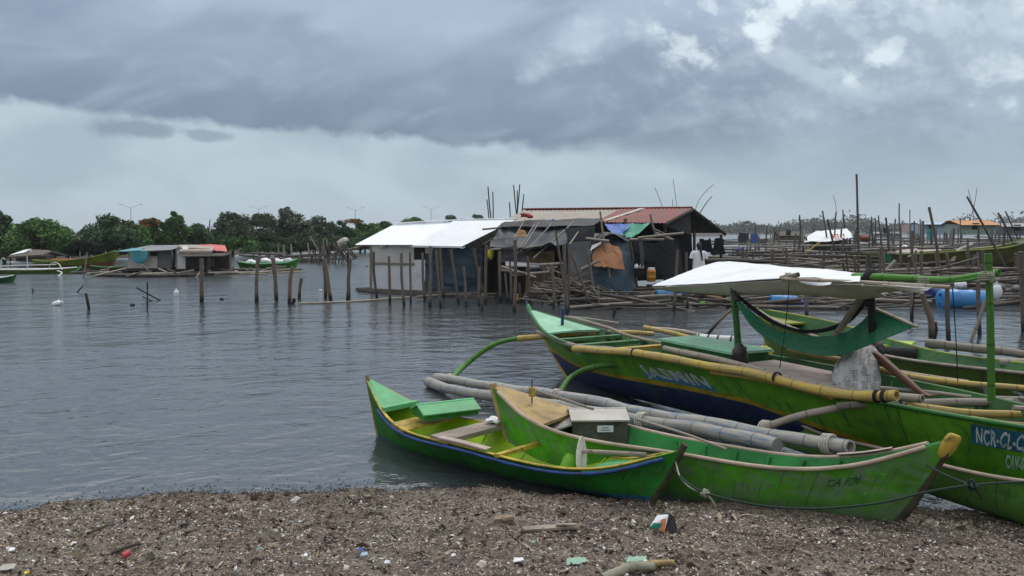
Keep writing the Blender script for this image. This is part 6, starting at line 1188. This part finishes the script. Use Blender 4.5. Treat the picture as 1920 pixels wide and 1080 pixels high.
for a in [(150, 471, 150, 505, 2, 'pole left of the mooring frame, behind the big green boat'), (163, 473, 157, 522, 2.4, 'longest pale pole standing before the big green boat'), (198, 471, 195, 505, 2.4, 'pole in front of the high green bow'), (132, 480, 132, 503, 1.8, 'short pole at the orange cabin'), (240, 473, 250, 505, 2, 'pole propped against the high green bow'), (302, 500, 318, 512, 2, 'pole tilted over the raft edge')]: stick('thin_pole', *a[:5], 'stick_pale', a[5], GL, cat='pole', sub=.3)
# stick pier
pr_ = thing('stick_pier', gp(560, 497), 'derelict pier of grey sticks collapsing at its right end', 'pier'); g = np.random.default_rng(5)
for k in range(44):
    x = 470 + 170 * (k + g.random()) / 44; Yp = 62 - 2 * g.random() - (x - 470) * .02; yb = 432 + 2.4 * F / Yp; MB().tube([dp(x + g.normal() * 1.5, yb + 6, Yp), dp(x + g.normal() * 3.5, 482 - 12 * g.random() ** 2 - (14 * g.random() if x > 590 else 0), Yp)], .055, 5).build('leg', ('stick_far', 'driftwood')[k % 2], pr_)
for k in range(30):
    x = g.uniform(455, 630); l = g.uniform(20, 70); y = g.uniform(476, 492); Yp = g.uniform(58, 63); MB().tube([dp(x - l / 2, y + g.normal() * 1.5, Yp), dp(x + l / 2, y + g.normal() * 1.5, Yp)], .07, 5).build('rail', ('stick_far', 'driftwood', 'stick_pale')[k % 3], pr_)
for k in range(24):
    x = g.uniform(600, 650); MB().tube([dp(x, g.uniform(455, 470), 57), dp(x + g.uniform(-6, 20) + (8 if x > 620 else -5), g.uniform(480, 494), 57)], .05, 5).build('fallen_stick', ('stick_far', 'driftwood')[k % 2], pr_)
for a in ((580, 442, 597, 470), (606, 447, 608, 487), (613, 448, 612, 470), (630, 452, 650, 484), (532, 458, 532, 494), (545, 457, 547, 480), (577, 455, 579, 475), (522, 457, 522, 478), (625, 458, 637, 480)): MB().tube([dp(a[0], a[1], 59), dp(a[2], a[3], 59)], .06, 5).build('upright', 'stick_pale', pr_)
c = dp(648, 455, 80); wr = thing('rowing_boat', c, 'pale upturned boat hull beside the collapsing end of the stick pier', 'boat'); MB().tube(path([dp(632, 459, 80), dp(640, 455, 80), dp(648, 451, 80), dp(651, 454, 80)], 12), [.15, .35, .45, .5, .5, .5, .5, .48, .45, .4, .3, .1], 8, flat=(1, .7)).build('hull', 'box_lid', wr); MB().tube(path([dp(632, 457, 79.6), dp(642, 452, 79.6), dp(651, 451, 79.6)], 8), .06, 5).build('gunwale', 'white_plastic', wr)
# bottles afloat
def jug(x, y, mat, label, h_=.26, tilt=0.0, z=.0):
    c = gp(x, y, z); a = np.array([math.sin(tilt), 0, math.cos(tilt)]); o = thing('plastic_bottle', c, label, 'bottle', 'plastic bottles afloat on the left'); MB().tube([c + a * h_ * q for q in (-.35, -.3, 0, .3, .55, .72, .8, .92)], [.05, .085, .09, .088, .09, .05, .032, .032], 12).build('body', mat, o); MB().tube([c + a * h_ * q for q in (.93, 1.02)], .036, 10).build('cap', 'white_plastic', o)
jug(104, 570, 'white_plastic', 'white plastic jug floating on its side at the left', .24, 1.25, .04); jug(330, 553, 'white_plastic', 'white plastic jug floating upright right of the tilted poles', .23, .1, .03)
for x, y, lb in ((415, 562, 'tiny dark float bobbing between the brown post and grey post'), (600, 546, 'small white scrap floating near the crossed posts'), (248, 573, 'small dark scrap floating left of the tilted poles'), (688, 500, 'dark float in the water at the left of the white house')): c = gp(x, y); MB().ell(c + [0, 0, .02], (.07, .06, .05), 0, 8, 6, wob=.1, seed=int(x)).ell(c + [.05, 0, .02], (.05, .04, .035), 0, 7, 5, wob=.1, seed=3).build('float', 'white_plastic' if 'white scrap' in lb else 'post_dark', None, c, lb, 'float')
# ------------------------------------------------------------------ right: boats, platforms, masts and driftwood
h6, o6 = farboat('outrigger_boat', 'big dark olive boat with a long bow rising to the right edge', 1590, 517, 1990, 522, (1.0, .98, 1.12, 1.65, 2.5), (.7, .9, .6), 'hull_dark_olive', 'dark_hull', 'olive_paint', group='boats moored on the right', rb=.2, rr=.05, low=1.2)
h6.patch(.63, .71, .62, .86, -1, 'black_paint', o6, 'name_panel', .02); h6.lettering('SI.I II', .64, .70, .68, .80, -1, 'steel', o6, 'lettering', .03)
h7, o7 = farboat('outrigger_boat', 'long low boat with a dark blue hull behind the green awning pole', 1600, 521, 1905, 519, (.55, .48, .5, .62, 1.15), (.5, .6, .4), 'hull_blue', 'dark_hull', 'blue_hull', group='boats moored on the right', low=.9)
h8, o8 = farboat('outrigger_boat', 'weathered orange boat behind the standing person', 1265, 496, 1520, 492, (.8, .7, .7, .8, 1.1), (.5, .7, .5), 'hull_orange', 'orange_paint', 'dark_edge', group='boats moored on the right')
for k, (x0, y0, x1, y1, Y) in enumerate(((1620, 489, 1880, 461, 43), (1640, 483, 1850, 468, 44.5), (1660, 494, 1800, 484, 41.5), (1600, 470, 1780, 461, 47))): pole([dp(x0, y0, Y), dp(x1, y1, Y - 1)], .075, 'side_pole', 'bamboo_grey', o6, sp=0)
pole([dp(1785, 490, 40.2), dp(1797, 471, 40.6), dp(1822, 458, 41.5)], .11, 'outrigger_arm', 'stick_pale', o6, sp=0, seg=12)
part('deck_board', 'pink_plank', o6, [dp(1660, 478, 43.5), dp(1760, 472, 43), dp(1770, 462, 46), dp(1690, 468, 46)], .05)
def farhut(label, x0, x1, yb, yw, Y, wall, roof, yr, depth=3.0, extra=0):
    a, b_ = dp(x0, yb, Y), dp(x1, yb, Y - .4); d = np.array([.15 * depth, depth, 0]); o = thing('hut', (a + b_) / 2 + d / 2, label, 'hut', 'huts on stilts far right'); hutbox(o, [a, b_, b_ + d, a + d], (yw, yw, yw - 1, yw - 1), wall)
    e = .08 * (b_ - a); corr([up(a, yw) - e + [0, -.5, -.05], up(b_, yw) + e + [0, -.5, -.05], up(b_, yr) + e + d * .55, up(a, yr) - e + d * .55], 16, .02, MB()).build('roof', roof, o); corr([up(a, yr) - e + d * .56, up(b_, yr) + e + d * .56, up(b_, yw) + e + d * 1.15, up(a, yw) - e + d * 1.15][::1], 16, .02, MB()).build('roof', roof, o)
    w = (b_ - a); part('window', 'room_shade', o, [a + w * .3 + [0, -.06, .5], a + w * .5 + [0, -.06, .5], a + w * .5 + [0, -.06, 1.1], a + w * .3 + [0, -.06, 1.1]], .03)
    for q in (0.02, .5, .98): MB().tube([a + w * q + [0, 0, -1.0], a + w * q], .07, 6).build('stilt', 'stick_far', o)
    return o
farhut('small pink walled hut beside the pale blue one', 1707, 1723, 439, 421, 90, 'pink_wall', 'far_tin', 419.5); farhut('pale blue hut far behind the boats', 1727, 1771, 439, 420, 85, 'pale_blue_wall', 'pale_blue_wall', 416.5); farhut('pale green hut under a long orange roof', 1802, 1868, 440, 421, 76, 'pale_green_wall', 'orange_paint', 412.5, 4); farhut('grey hut with a rusty roof at the far right edge', 1880, 1945, 442, 424, 80, 'grey_board', 'far_tin', 418)
farhut('low white hut far behind the leaning masts', 1640, 1690, 446, 437, 88, 'white_wall', 'far_tin', 435); farhut('dull hut with a thatched roof right of the red roofed hut', 1462, 1502, 452, 441, 84, 'thatch', 'thatch', 434)
# white banner covered shelter
ws = thing('shelter', dp(1550, 500, 50), 'low shelter under a white banner with red lettering', 'shelter')
sheet([[dp(1508, 454, 49.5), dp(1550, 452, 49.2), dp(1597, 446, 49)], [dp(1513, 444, 50.5), dp(1550, 440, 50.5), dp(1596, 437, 50)], [dp(1530, 434, 52), dp(1560, 431, 52), dp(1588, 428, 51.5)]], 16, 12, .03, .06, 60, .03).build('banner', 'white_tarp', ws)
# the banner's lettering is illegible: broken red strokes on the cloth
m = MB()
for k, (x, y, w, h_) in enumerate(((1563, 443, 2, 8), (1566.5, 440, 5, 2), (1567, 444, 4, 2), (1572, 442, 2, 7), (1577, 440.5, 5, 2), (1578, 444, 2, 5), (1583, 441, 2, 7), (1570, 448, 9, 1.5))):
    c = dp(x, y, 49.0 + (446 - y) * .11); s_ = 49 / F; m.slab([c + [-w * s_ / 2, 0, -h_ * s_ / 2], c + [w * s_ / 2, 0, -h_ * s_ / 2], c + [w * s_ / 2, .18 * h_ / 8, h_ * s_ / 2], c + [-w * s_ / 2, .18 * h_ / 8, h_ * s_ / 2]], .01)
m.build('lettering', 'letter_red', ws)
for x in (1512, 1552, 1594): MB().tube([dp(x, 500, 49.6), dp(x, 446, 49.8)], .06, 6).build('post', 'stick_far', ws)
part('rear_board', 'dark_wood', ws, [dp(1516, 476, 51.5), dp(1592, 474, 51), dp(1590, 448, 51.2), dp(1518, 452, 51.6)], .06)
for pts, mt, nm, lb in (([[dp(1738, 430, 60), dp(1748, 429, 60), dp(1756, 432, 60)], [dp(1737, 447, 60), dp(1746, 449, 60), dp(1753, 446, 60)]], 'teal_sheet', 'tarp', 'small teal tarp hanging before the pale blue hut'), ([[dp(1409, 438, 60), dp(1416, 437, 60), dp(1421, 440, 60)], [dp(1408, 453, 60), dp(1414, 456, 60), dp(1421, 453, 60)]], 'blue_tarp', 'tarp', 'blue cloth hanging on the frames right of the red roofed hut'), ([[dp(1653, 476, 40.5), dp(1663, 475, 40.5), dp(1671, 476, 40.5)], [dp(1653, 496, 40.5), dp(1662, 497, 40.5), dp(1670, 495, 40.5)]], 'green_net', 'net', 'green net hanging on a frame left of the big dark boat'), ([[dp(1385, 436, 66), dp(1396, 437, 66), dp(1404, 437, 66)], [dp(1384, 456, 66), dp(1395, 458, 66), dp(1404, 455, 66)]], 'roof_tarp', 'tarp', 'grey tarp hanging beside the blue cloth')):
    sheet(pts, 10, 8, 0, .06, int(pts[0][0][0] * 7) % 50, .02).build(nm, mt, None, pts[0][0], lb, nm)
for x, y, Y, r, mt, lb in ((1388, 471, 45, .34, 'blue_hull', 'dark blue bundle on the orange boat'), (1541, 479, 45, .30, 'pale_blue_wall', 'pale blue drum under the white banner'), (1800, 534, 27.5, .22, 'white_plastic', 'white bundle on the driftwood behind the green awning pole'), (1690, 466, 50, .3, 'white_plastic', 'white bundle on the platform right of the banner'), (1622, 446, 52, .35, 'red_brown_paint', 'red brown bundle right of the white banner')):
    c = dp(x, y, Y); m = MB()
    for k in range(3): m.ell(c + RNG.normal(size=3) * [.3 * r, .2 * r, .1 * r], (r * .8, r * .6, r * .6), k, 10, 7, wob=.15, seed=int(x) + k)
    m.build('bundle', mt, None, c, lb, 'bundle')
# named masts and posts
GM = 'masts and posts among the boats on the right'
for a in [(1606, 326, 1611, 505, 4.2, 40, 'tallest dark mast on the right'), (1742, 388, 1764, 514, 5.4, 37, 'thick dark mast leaning left beside the pale blue hut'), (1813, 368, 1896, 522, 4.2, 36, 'long dark mast leaning strongly left near the right edge'), (1871, 399, 1892, 440, 4, 44, 'dark pole leaning left at the orange roof'), (1885, 396, 1905, 440, 2.6, 45, 'thinner pole beside the dark one at the orange roof'), (1711, 433, 1711, 514, 6.6, 37, 'stout pale post right of the leaning mast'), (1688, 457, 1688, 514, 5.4, 37, 'pale post left of the stout one'), (1727, 470, 1728, 516, 4.6, 37, 'short pale post between the stout post and the leaning mast'), (1814.5, 447, 1815, 510, 4.4, 37, 'pale post before the bow of the big dark boat'), (1661, 408, 1666, 460, 4, 46, 'dark topped post right of the tallest mast'), (1551.5, 411, 1577, 506, 4, 40, 'dark pole leaning left across the white banner'), (1582, 446, 1580, 506, 4.4, 40, 'pale post under the banner'), (1561, 464, 1546, 506, 4.6, 40, 'pale prop leaning right under the banner'), (1506, 460, 1508, 506, 6, 40, 'stout post at the left end of the banner'), (1542, 395, 1547, 425, 3.2, 50, 'dark pole standing behind the banner'), (1568, 398, 1566, 425, 3, 50, 'second dark pole standing behind the banner'), (1580, 393, 1583, 424, 2.6, 52, 'thin pole behind the right end of the banner'), (1686, 381, 1688, 440, 2.6, 50, 'thin tall mast midway to the pale blue hut'), (1634, 406, 1636, 440, 2.6, 52, 'left of three short masts right of the tallest mast'), (1641, 408, 1642, 440, 2.2, 52, 'middle of three short masts right of the tallest mast'), (1647, 404, 1651, 440, 2.6, 52, 'right of three short masts right of the tallest mast'), (1499, 403, 1501, 440, 3, 56, 'dark post above the thatched hut'), (1706, 393, 1706, 440, 1.8, 56, 'thin mast above the pink hut'), (1801, 410, 1801, 442, 2, 56, 'thin mast at the left end of the orange roof'), (1725, 410, 1726, 440, 2.2, 54, 'mast at the left corner of the pale blue hut'), (1705, 480, 1718, 517, 9, 36.5, 'thick dark log leaning left before the big boat'), (1829, 478, 1824, 510, 6, 37, 'grey post leaning right before the bow of the big boat')]: stick('mast', *a[:5], 'stick_far' if a[4] < 5 and 'pale' not in a[6] else 'driftwood', a[6], GM, a[5], sub=.8, cat='mast')
stick('mast', 1679, 488, 1656, 515, 9, 'stick_pale', 'thick pale log leaning right before the big boat', GM, 36.5, cat='mast'); stick('mast', 1538, 454, 1468, 506, 3.4, 'bamboo_yellow', 'long yellowish pole leaning right below the banner', GM, 42, cat='mast')
for a in ((1815, 355, 1826, 412, 'bent whip rod left of the long leaning mast'), (1832, 352, 1818, 414, 'whip rod above the orange roof'), (1562, 366, 1568, 400, 'thin bent whip rod above the banner'), (1860, 398, 1885, 420, 'thin slanted rod near the right edge')): pole([dp(a[2], a[3], 50), dp((a[0] + a[2]) / 2 + 2, (a[1] + a[3]) / 2, 50), dp(a[0], a[1], 50)], .018, 'thin_rod', 'stick_far', None, a[4], 'rod', GM, sp=0)
g = np.random.default_rng(31)
def many(n, f, group, label, name, cat):
    for k in range(n):
        P_, r, mt = f(k); pole(P_, r, name, mat=mt, label=label, cat=cat, group=group, sp=0, n=6, seg=4)
def vert(k):
    Y = g.uniform(44, 95); x = g.uniform(1365, 1935); yb = 432 + 2.4 * F / Y; top = 440 + g.normal() * 7 - (22 * g.random() ** 3); return [dp(x, yb + 4, Y), dp(x + g.normal() * 4, top, Y + g.normal() * .2)], g.uniform(.035, .07), ('stick_far', 'stick_far', 'driftwood', 'stick_pale')[k % 4]
many(130, vert, 'thin stakes of the far fish pens', 'thin grey stake among the fish pens on the right', 'stake', 'stake')
def hori(k):
    Y = g.uniform(38, 92); x = g.uniform(1370, 1930); l = g.uniform(40, 190); y = 432 + (2.4 - g.uniform(.55, 1.6)) * F / Y; return [dp(x - l / 2, y + g.normal() * 2, Y), dp(x + l / 2, y + g.normal() * 2.5, Y + g.normal() * 2)], g.uniform(.04, .08), ('stick_far', 'driftwood', 'stick_pale')[k % 3]
many(120, hori, 'horizontal rails of the far fish pens', 'grey horizontal rail of the fish pens on the right', 'rail_pole', 'pole')
def verti(k):
    Y = g.uniform(29, 44); x = 1375 + 555 * g.random() ** 1.35; yb = 432 + 2.4 * F / Y; top = 432 + (2.4 - g.uniform(.8, 1.7)) * F / Y - (14 * g.random() ** 3); return [dp(x, yb + 4, Y), dp(x + g.normal() * 7, top, Y + g.normal() * .2)], g.uniform(.04, .075), ('driftwood', 'stick_far', 'post_grey')[k % 3]
many(58, verti, 'stakes of the near fish pens', 'grey stake of the near fish pens behind the awning', 'stake', 'stake')
def horiz(k):
    Y = g.uniform(29, 46); x = g.uniform(1380, 1925); l = g.uniform(60, 260); y = 432 + (2.4 - (g.uniform(.35, 1.25) if x < 1560 else g.uniform(.25, .72))) * F / Y; return [dp(x - l / 2, y + g.normal() * 3, Y), dp(x, y + g.normal() * 2, Y), dp(x + l / 2, y + g.normal() * 5, Y + g.normal() * 2)], g.uniform(.035, .08), ('stick_far', 'driftwood', 'bamboo_grey', 'dark_wood')[k % 4]
many(95, horiz, 'rails of the near fish pens', 'grey rail pole of the near fish pens behind the awning', 'rail_pole', 'pole')
for k, (x0, x1, Y, y) in enumerate(((1375, 1560, 70, 473), (1480, 1700, 56, 486), (1600, 1780, 62, 470), (1740, 1935, 58, 478), (1420, 1640, 48, 500), (1380, 1660, 36.5, 520), (1640, 1945, 34, 526), (1350, 1500, 42, 508))):
    p_ = thing('platform', dp((x0 + x1) / 2, y, Y), ('low dark platform behind the orange boat', 'dark platform under the white banner', 'dark platform below the leaning mast', 'dark platform behind the big boat bow', 'dark platform left of the tallest mast', 'long dark platform behind the driftwood below the banner', 'nearest dark platform behind the large sky blue barrel', 'dark platform under the standing person')[k], 'platform', 'dark platforms of the fish pens')
    part('planks', 'dark_wood', p_, [dp(x0, y, Y), dp(x1, y, Y - 1), dp(x1, y, Y - 1) + [0, 4, 0], dp(x0, y, Y) + [0, 4, 0]], .15, (0, 0, 1))
    for q in np.linspace(0, 1, 7): MB().tube([dp(x0 + (x1 - x0) * q, y + 12, Y - .2), dp(x0 + (x1 - x0) * q, y - 8, Y - .2)], .08, 6).build('post', 'stick_far', p_)
fe = thing('fence', dp(1900, 490, 42), 'white picket fence at the right edge under the big bow', 'fence')
for k in range(9): MB().box(dp(1884 + k * 5.5, 480, 46), (.09, .03, .75)).build('picket', 'white_paint', fe)
for yy in (474, 486): MB().tube([dp(1880, yy, 46.1), dp(1935, yy, 46.1)], .04, 5).build('rail', 'white_paint', fe)
gw = thing('gangway', (pw[0], pw[1], .2), 'short plank gangway the person in the white T-shirt stands on', 'gangway')
for k in range(5): MB().box((pw[0] + .2, pw[1] - .5 + k * .26, pw[2] - .03), (2.6, .23, .04), rz=.02 * (k - 2)).build('plank', 'dark_wood', gw)
for k in range(3): MB().tube(path([(pw[0] - .9 + k * 1.1, pw[1] - .8, .05), (pw[0] - .9 + k * 1.1, pw[1] + .8, .05)], 5), .14, 8).build('log', 'driftwood', gw)
# driftwood on the water and the wood heap by the hut
def drift(k):
    x = g.uniform(1115, 1935); u = (x - 1115) / 800; yb = g.uniform(549, 582); Y = 432 and 2.4 * F / (yb - 432); yb = min(yb, 560) if 1715 < x < 1880 else yb; Y = 2.4 * F / (yb - 432); z = abs(g.normal()) * (.03 if 1700 < x < 1890 else .16) + .04; c = gp(x, yb, 0); c[2] = z; a = g.normal() * .35 + (math.pi if g.random() < .5 else 0); l = g.uniform(.5, 1.9); e = np.array([math.cos(a), math.sin(a) * .6, g.normal() * .10]) * l
    return [c - e, c + g.normal(size=3) * .04, c + e], g.uniform(.025, .068), ('driftwood', 'bamboo_grey', 'driftwood', 'stick_far', 'dark_wood')[k % 5]
many(190, drift, 'driftwood afloat behind the near boats', 'weathered log in the driftwood floating behind the near boats', 'driftwood', 'driftwood')
def drift2(k):
    x = g.uniform(1395, 1940); yb = g.uniform(512, 552); c = gp(x, yb, 0); c[2] = .05 + .35 * abs(g.normal()); a = g.normal() * .3; l = g.uniform(.8, 2.8); e = np.array([math.cos(a), math.sin(a) * .8, g.normal() * .07]) * l
    return [c - e, c + g.normal(size=3) * .05, c + e], g.uniform(.035, .08), ('dark_wood', 'stick_far', 'driftwood', 'bamboo_grey')[k % 4]
many(100, drift2, 'logs on the fish pen rafts', 'dark log lying on the rafts behind the awning', 'driftwood', 'driftwood')
def heap(k):
    x = g.uniform(1000, 1165); hmax = .12 + .8 * math.exp(-((x - 1062) / 42) ** 2); Y = g.uniform(25.6, 27.0); c = dp(x, 540, Y); c[2] = .08 + hmax * g.random(); a = g.normal() * .5; l = g.uniform(.25, .75); e = np.array([math.cos(a), .5 * math.sin(a), -.22 + g.normal() * .3]) * l
    return [c - e, c + e], g.uniform(.018, .042), ('driftwood', 'stick_far', 'driftwood', 'bamboo_grey')[k % 4]
many(110, heap, 'sticks heaped in front of the tarp hut', 'grey stick in the heap in front of the tarp hut', 'heaped_stick', 'stick')
for a in ((935, 506, 985, 512), (940, 500, 1005, 520), (960, 516, 1030, 510), (1015, 512, 1045, 500), (1090, 505, 1125, 488), (1010, 497, 1055, 494)): pole([dp(a[0], a[1], 26.8), dp(a[2], a[3], 26.6)], .05, 'rail_pole', 'bamboo_grey', None, 'grey rail tied to the posts before the tarp hut', 'pole', 'rails before the tarp hut', sp=0, seg=5)
dw = thing('raft', gp(1500, 560), 'half sunk dark raft under the floating driftwood', 'raft')
for k in range(8): x = 1150 + k * 105; MB().tube(path([gp(x - 90, 556 + (k % 3) * 6, -.02), gp(x + 90, 558 + (k % 3) * 6, -.02)], 6), .13, 7).build('log', 'dark_wood', dw)
rb_ = [(1870, 538, .16), (1905, 541, .15), (1893, 557, .2), (1915, 566, .22), (1875, 563, .18), (1925, 553, .2)]
for k, (x, y, r) in enumerate(rb_): c = dp(x, y, 26.5); MB().ell(c, (r * 1.6, r, r * .8), k, 10, 7, wob=.1, seed=k + 90).ell(c + [r, 0, -.04], (r * .8, r * .8, r * .6), k, 9, 6, wob=.12, seed=k + 95).build('grey_sack', 'grey_board', None, c, 'grey filled sack on the driftwood at the right edge', 'sack', 'grey sacks at the right edge')
def barrel(x0, y0, x1, y1, Y, r, mat, label, dY=0.0):
    a, b_ = dp(x0, y0, Y), dp(x1, y1, Y + dY); d = b_ - a; o = thing('barrel', (a + b_) / 2, label, 'barrel', 'plastic barrels afloat'); q = (0, .01, .04, .30, .32, .34, .36, .64, .66, .68, .70, .96, .99, 1); w = (.6, .92, 1, 1, 1.045, 1.045, 1, 1, 1.045, 1.045, 1, 1, .92, .6)
    MB().tube([a + d * k for k in q], [r * k for k in w], 22).build('body', mat, o); n_ = d / np.linalg.norm(d)
    for sg in (-1, 1): MB().tube([a - n_ * .005 + [0, 0, sg * r * .45], a - n_ * .03 + [0, 0, sg * r * .45]], .04, 8).build('bung', 'dark_blue_drum', o)
    return o
barrel(1763, 561, 1846, 563, 24.8, .315, 'blue_drum', 'large sky blue barrel behind the green awning post', .1); barrel(1742, 549, 1775, 552, 26, .20, 'dark_blue_drum', 'dark blue barrel half hidden behind the large sky blue one', .8); barrel(1444, 564, 1494, 566, 25.4, .20, 'blue_drum', 'blue barrel in the driftwood seen below the awning'); barrel(1492, 571, 1506, 573, 25.0, .19, 'dark_blue_drum', 'dark blue barrel end touching the blue one below the awning', .5); barrel(1230, 554, 1285, 552, 27, .20, 'blue_drum', 'faded blue barrel left of the amber crate', .2)
cr = thing('crate', dp(1337, 550, 26.6), 'amber plastic crate among the driftwood', 'crate'); cc = dp(1337, 550, 26.6); MB().box(cc, (.50, .35, .26), rz=.15, taper=1.12).build('body', 'amber_plastic', cr); MB().box(cc + [0, 0, .14], (.60, .44, .04), rz=.15).build('rim', 'amber_plastic', cr)
c = dp(1317, 568, 25.2); MB().ell(c, (.10, .09, .08), 0, 12, 9).tube([c + [0, 0, .06], c + [.01, 0, .12]], .025, 8).build('float', 'lime_plastic', None, c, 'lime green net float among the driftwood', 'float')
c = dp(968, 558, 26.4); MB().box(c, (.14, .12, .16)).box(c + [0, 0, .09], (.17, .15, .03)).build('bucket', 'amber_plastic', None, c, 'small amber tub at the foot of the post pair', 'tub')
c = dp(1868, 548, 25.6); MB().ell(c, (.16, .14, .25), 0, 12, 9, wob=.08, seed=33).tube([c + [0, 0, .22], c + [0, 0, .36]], .03, 6).build('plastic_bag', 'plate', None, c, 'clear pale plastic bag hanging beside the green awning post', 'bag')
# ------------------------------------------------------------------ litter on the beach
def bpt(x, y): 
    p = gp(x, y, .1)
    for _ in range(8): p = gp(x, y, float(zbeach(p[0], p[1])) + .01)
    return p
c = bpt(1246, 998); ck = thing('carton', c, 'crumpled drink carton with white, green and orange print on the beach', 'carton')
def cpt(x, y, dY=0): q = dp(x, y, c[1] + dY); return q
MB().slab([cpt(1218, 988, -.02), cpt(1246, 997, -.05), cpt(1256, 964, .02), cpt(1232, 966, .05)], .02).build('front_panel', 'white_plastic', ck); MB().slab([cpt(1246, 997, -.05), cpt(1272, 998, .08), cpt(1264, 968, .1), cpt(1256, 962, .02)], .02).build('side_panel', 'dark_plastic', ck)
MB().slab([cpt(1217, 989, -.032), cpt(1238, 993, -.055), cpt(1241, 981, -.045), cpt(1226, 980, -.02)], .006).build('print', 'green_print', ck); MB().slab([cpt(1236, 995, -.062), cpt(1246, 999, -.065), cpt(1249, 972, -.02), cpt(1240, 974, -.02)], .006).build('print', 'orange_print', ck)
def scrap(name, x, y, pts, th, mat, label, cat, lift=.012):
    c = bpt(x, y); m = MB(); G = [[c + np.array([u, v, lift + .012 * math.sin(9 * u + 5 * v + i)]) for u, v in row] for i, row in enumerate(pts)]; m = sheet(G, 10, 8, 0, .006, int(x) % 60, th); return m.build(name, mat, None, c, label, cat)
dl = bpt(1235, 1072); pole([bpt(1130, 1086), bpt(1180, 1072) + [0, 0, .03], bpt(1225, 1070) + [0, 0, .03]], .036, 'driftwood_log', 'drift_log', None, 'pale green grey driftwood log at the bottom of the beach', 'log', sp=0, n=10, seg=16, wob=.07, taper=.75)
pole([bpt(1180, 1075) + [0, .02, .03], bpt(1225, 1068) + [0, .02, .03], bpt(1262, 1064) + [0, 0, .03]], .024, 'driftwood_stick', 'tan_paint', None, 'broken tan stick lying against the pale driftwood log', 'stick', sp=0, n=7)
scrap('plastic_sheet', 1080, 1056, [[(-0.063, -0.028), (0, -0.035), (0.070, -0.014)], [(-0.056, 0.028), (0.014, 0.042), (0.063, 0.028)]], .004, 'mint_scrap', 'torn mint green plastic scrap left of the driftwood log', 'plastic scrap'); scrap('plastic_sheet', 1190, 1053, [[(-0.063, -0.028), (0, -0.021), (0.070, -0.021)], [(-0.035, 0.035), (0.014, 0.028), (0.084, 0.042)]], .004, 'mint_scrap', 'torn mint green plastic scrap just above the driftwood log', 'plastic scrap')
scrap('plastic_sheet', 14, 1068, [[(-0.056, -0.028), (0, -0.028), (0.049, -0.021)], [(-0.042, 0.028), (0.014, 0.035), (0.042, 0.021)]], .004, 'box_lid', 'pale plastic scrap at the left corner of the beach', 'plastic scrap')
c = bpt(236, 1046); MB().tube([c + [-.014, -.014, .02], c + [0, 0, .022], c + [.02, .016, .03]], [.019, .021, .018], 12).build('bottle_cap', 'red_plastic', None, c, 'small red plastic cup lying on the left of the beach', 'cup')
pole([bpt(208, 1043) + [0, 0, .02], bpt(238, 1034) + [0, 0, .03], bpt(262, 1027) + [0, 0, .03]], .014, 'driftwood_stick', 'dark_stick', None, 'dark stick lying above the red cup', 'stick', sp=0)
pole([bpt(165, 1005) + [0, 0, .02], bpt(200, 990) + [0, 0, .02]], .012, 'driftwood_stick', 'dark_stick', None, 'short dark twig near the yellow scrap', 'stick', sp=0)
for x, y, mt, sx, lb in ((677, 1034, 'blue_plastic', .035, 'deep blue plastic bit at the middle of the beach'), (683, 1043, 'pale_blue_plastic', .05, 'pale blue plastic bit below the deep blue one'), (196, 990, 'yellow_bag', .04, 'small yellow plastic scrap on the left of the beach'), (50, 1078, 'yellow_bag', .03, 'bright yellow bit at the bottom left corner'), (22, 1034, 'white_plastic', .045, 'white crumpled scrap at the left of the beach'), (972, 1054, 'white_plastic', .07, 'long white scrap at the bottom middle of the beach'), (850, 1045, 'plate', .03, 'small white plastic bit right of the blue bits'), (1210, 1057, 'white_plastic', .03, 'white bit beside the mint scrap over the log'), (726, 1058, 'white_plastic', .04, 'white twisted scrap below the blue bits'), (573, 1045, 'white_plastic', .03, 'white scrap left of the blue bits'), (1110, 983, 'dark_plastic', .06, 'dark plastic scrap at the bow of the blue railed boat'), (1000, 1020, 'mint_scrap', .03, 'greenish bit in the middle of the shells')): sx *= .48; scrap('plastic_scrap', x, y, [[(-sx, -sx * .4), (0, -sx * .5), (sx, -sx * .2)], [(-sx * .8, sx * .4), (0, sx * .6), (sx * .9, sx * .3)]], .004, mt, lb, 'plastic scrap')
p0 = bpt(1032, 993); MB().box(p0 + [0, 0, .015], (.42, .075, .018), rz=.25, ry=.04).box(p0 + [.12, .02, .03], (.16, .03, .012), rz=.28, ry=.1).build('wood_plank', 'old_plank', None, p0, 'flat grey driftwood plank in the middle of the beach', 'wood')
p0 = bpt(941, 978); MB().box(p0 + [0, 0, .02], (.20, .07, .04), rz=.3, rx=.3, taper=.6).box(p0 + [.05, -.01, .035], (.10, .05, .02), rz=.5, rx=.1, taper=.7).build('wood_chunk', 'beam_wood', None, p0, 'broken brown wood chunk left of the flat grey plank', 'wood')
# ------------------------------------------------------------------ damp air
hz = bpy.data.materials.new('haze'); hz.use_nodes = True; t = NT(hz.node_tree); t.n.clear(); out = t.new('ShaderNodeOutputMaterial')
pv = t.new('ShaderNodeVolumePrincipled', {'Color': (.93, .97, 1.0, 1), 'Density': .0003, 'Anisotropy': .2}); t.l.new(pv.outputs[0], out.inputs['Volume']); MATS['haze'] = hz
MB().box((0, 800, 9.0), (5200, 1800, 24)).build('haze', 'haze', kind='stuff')
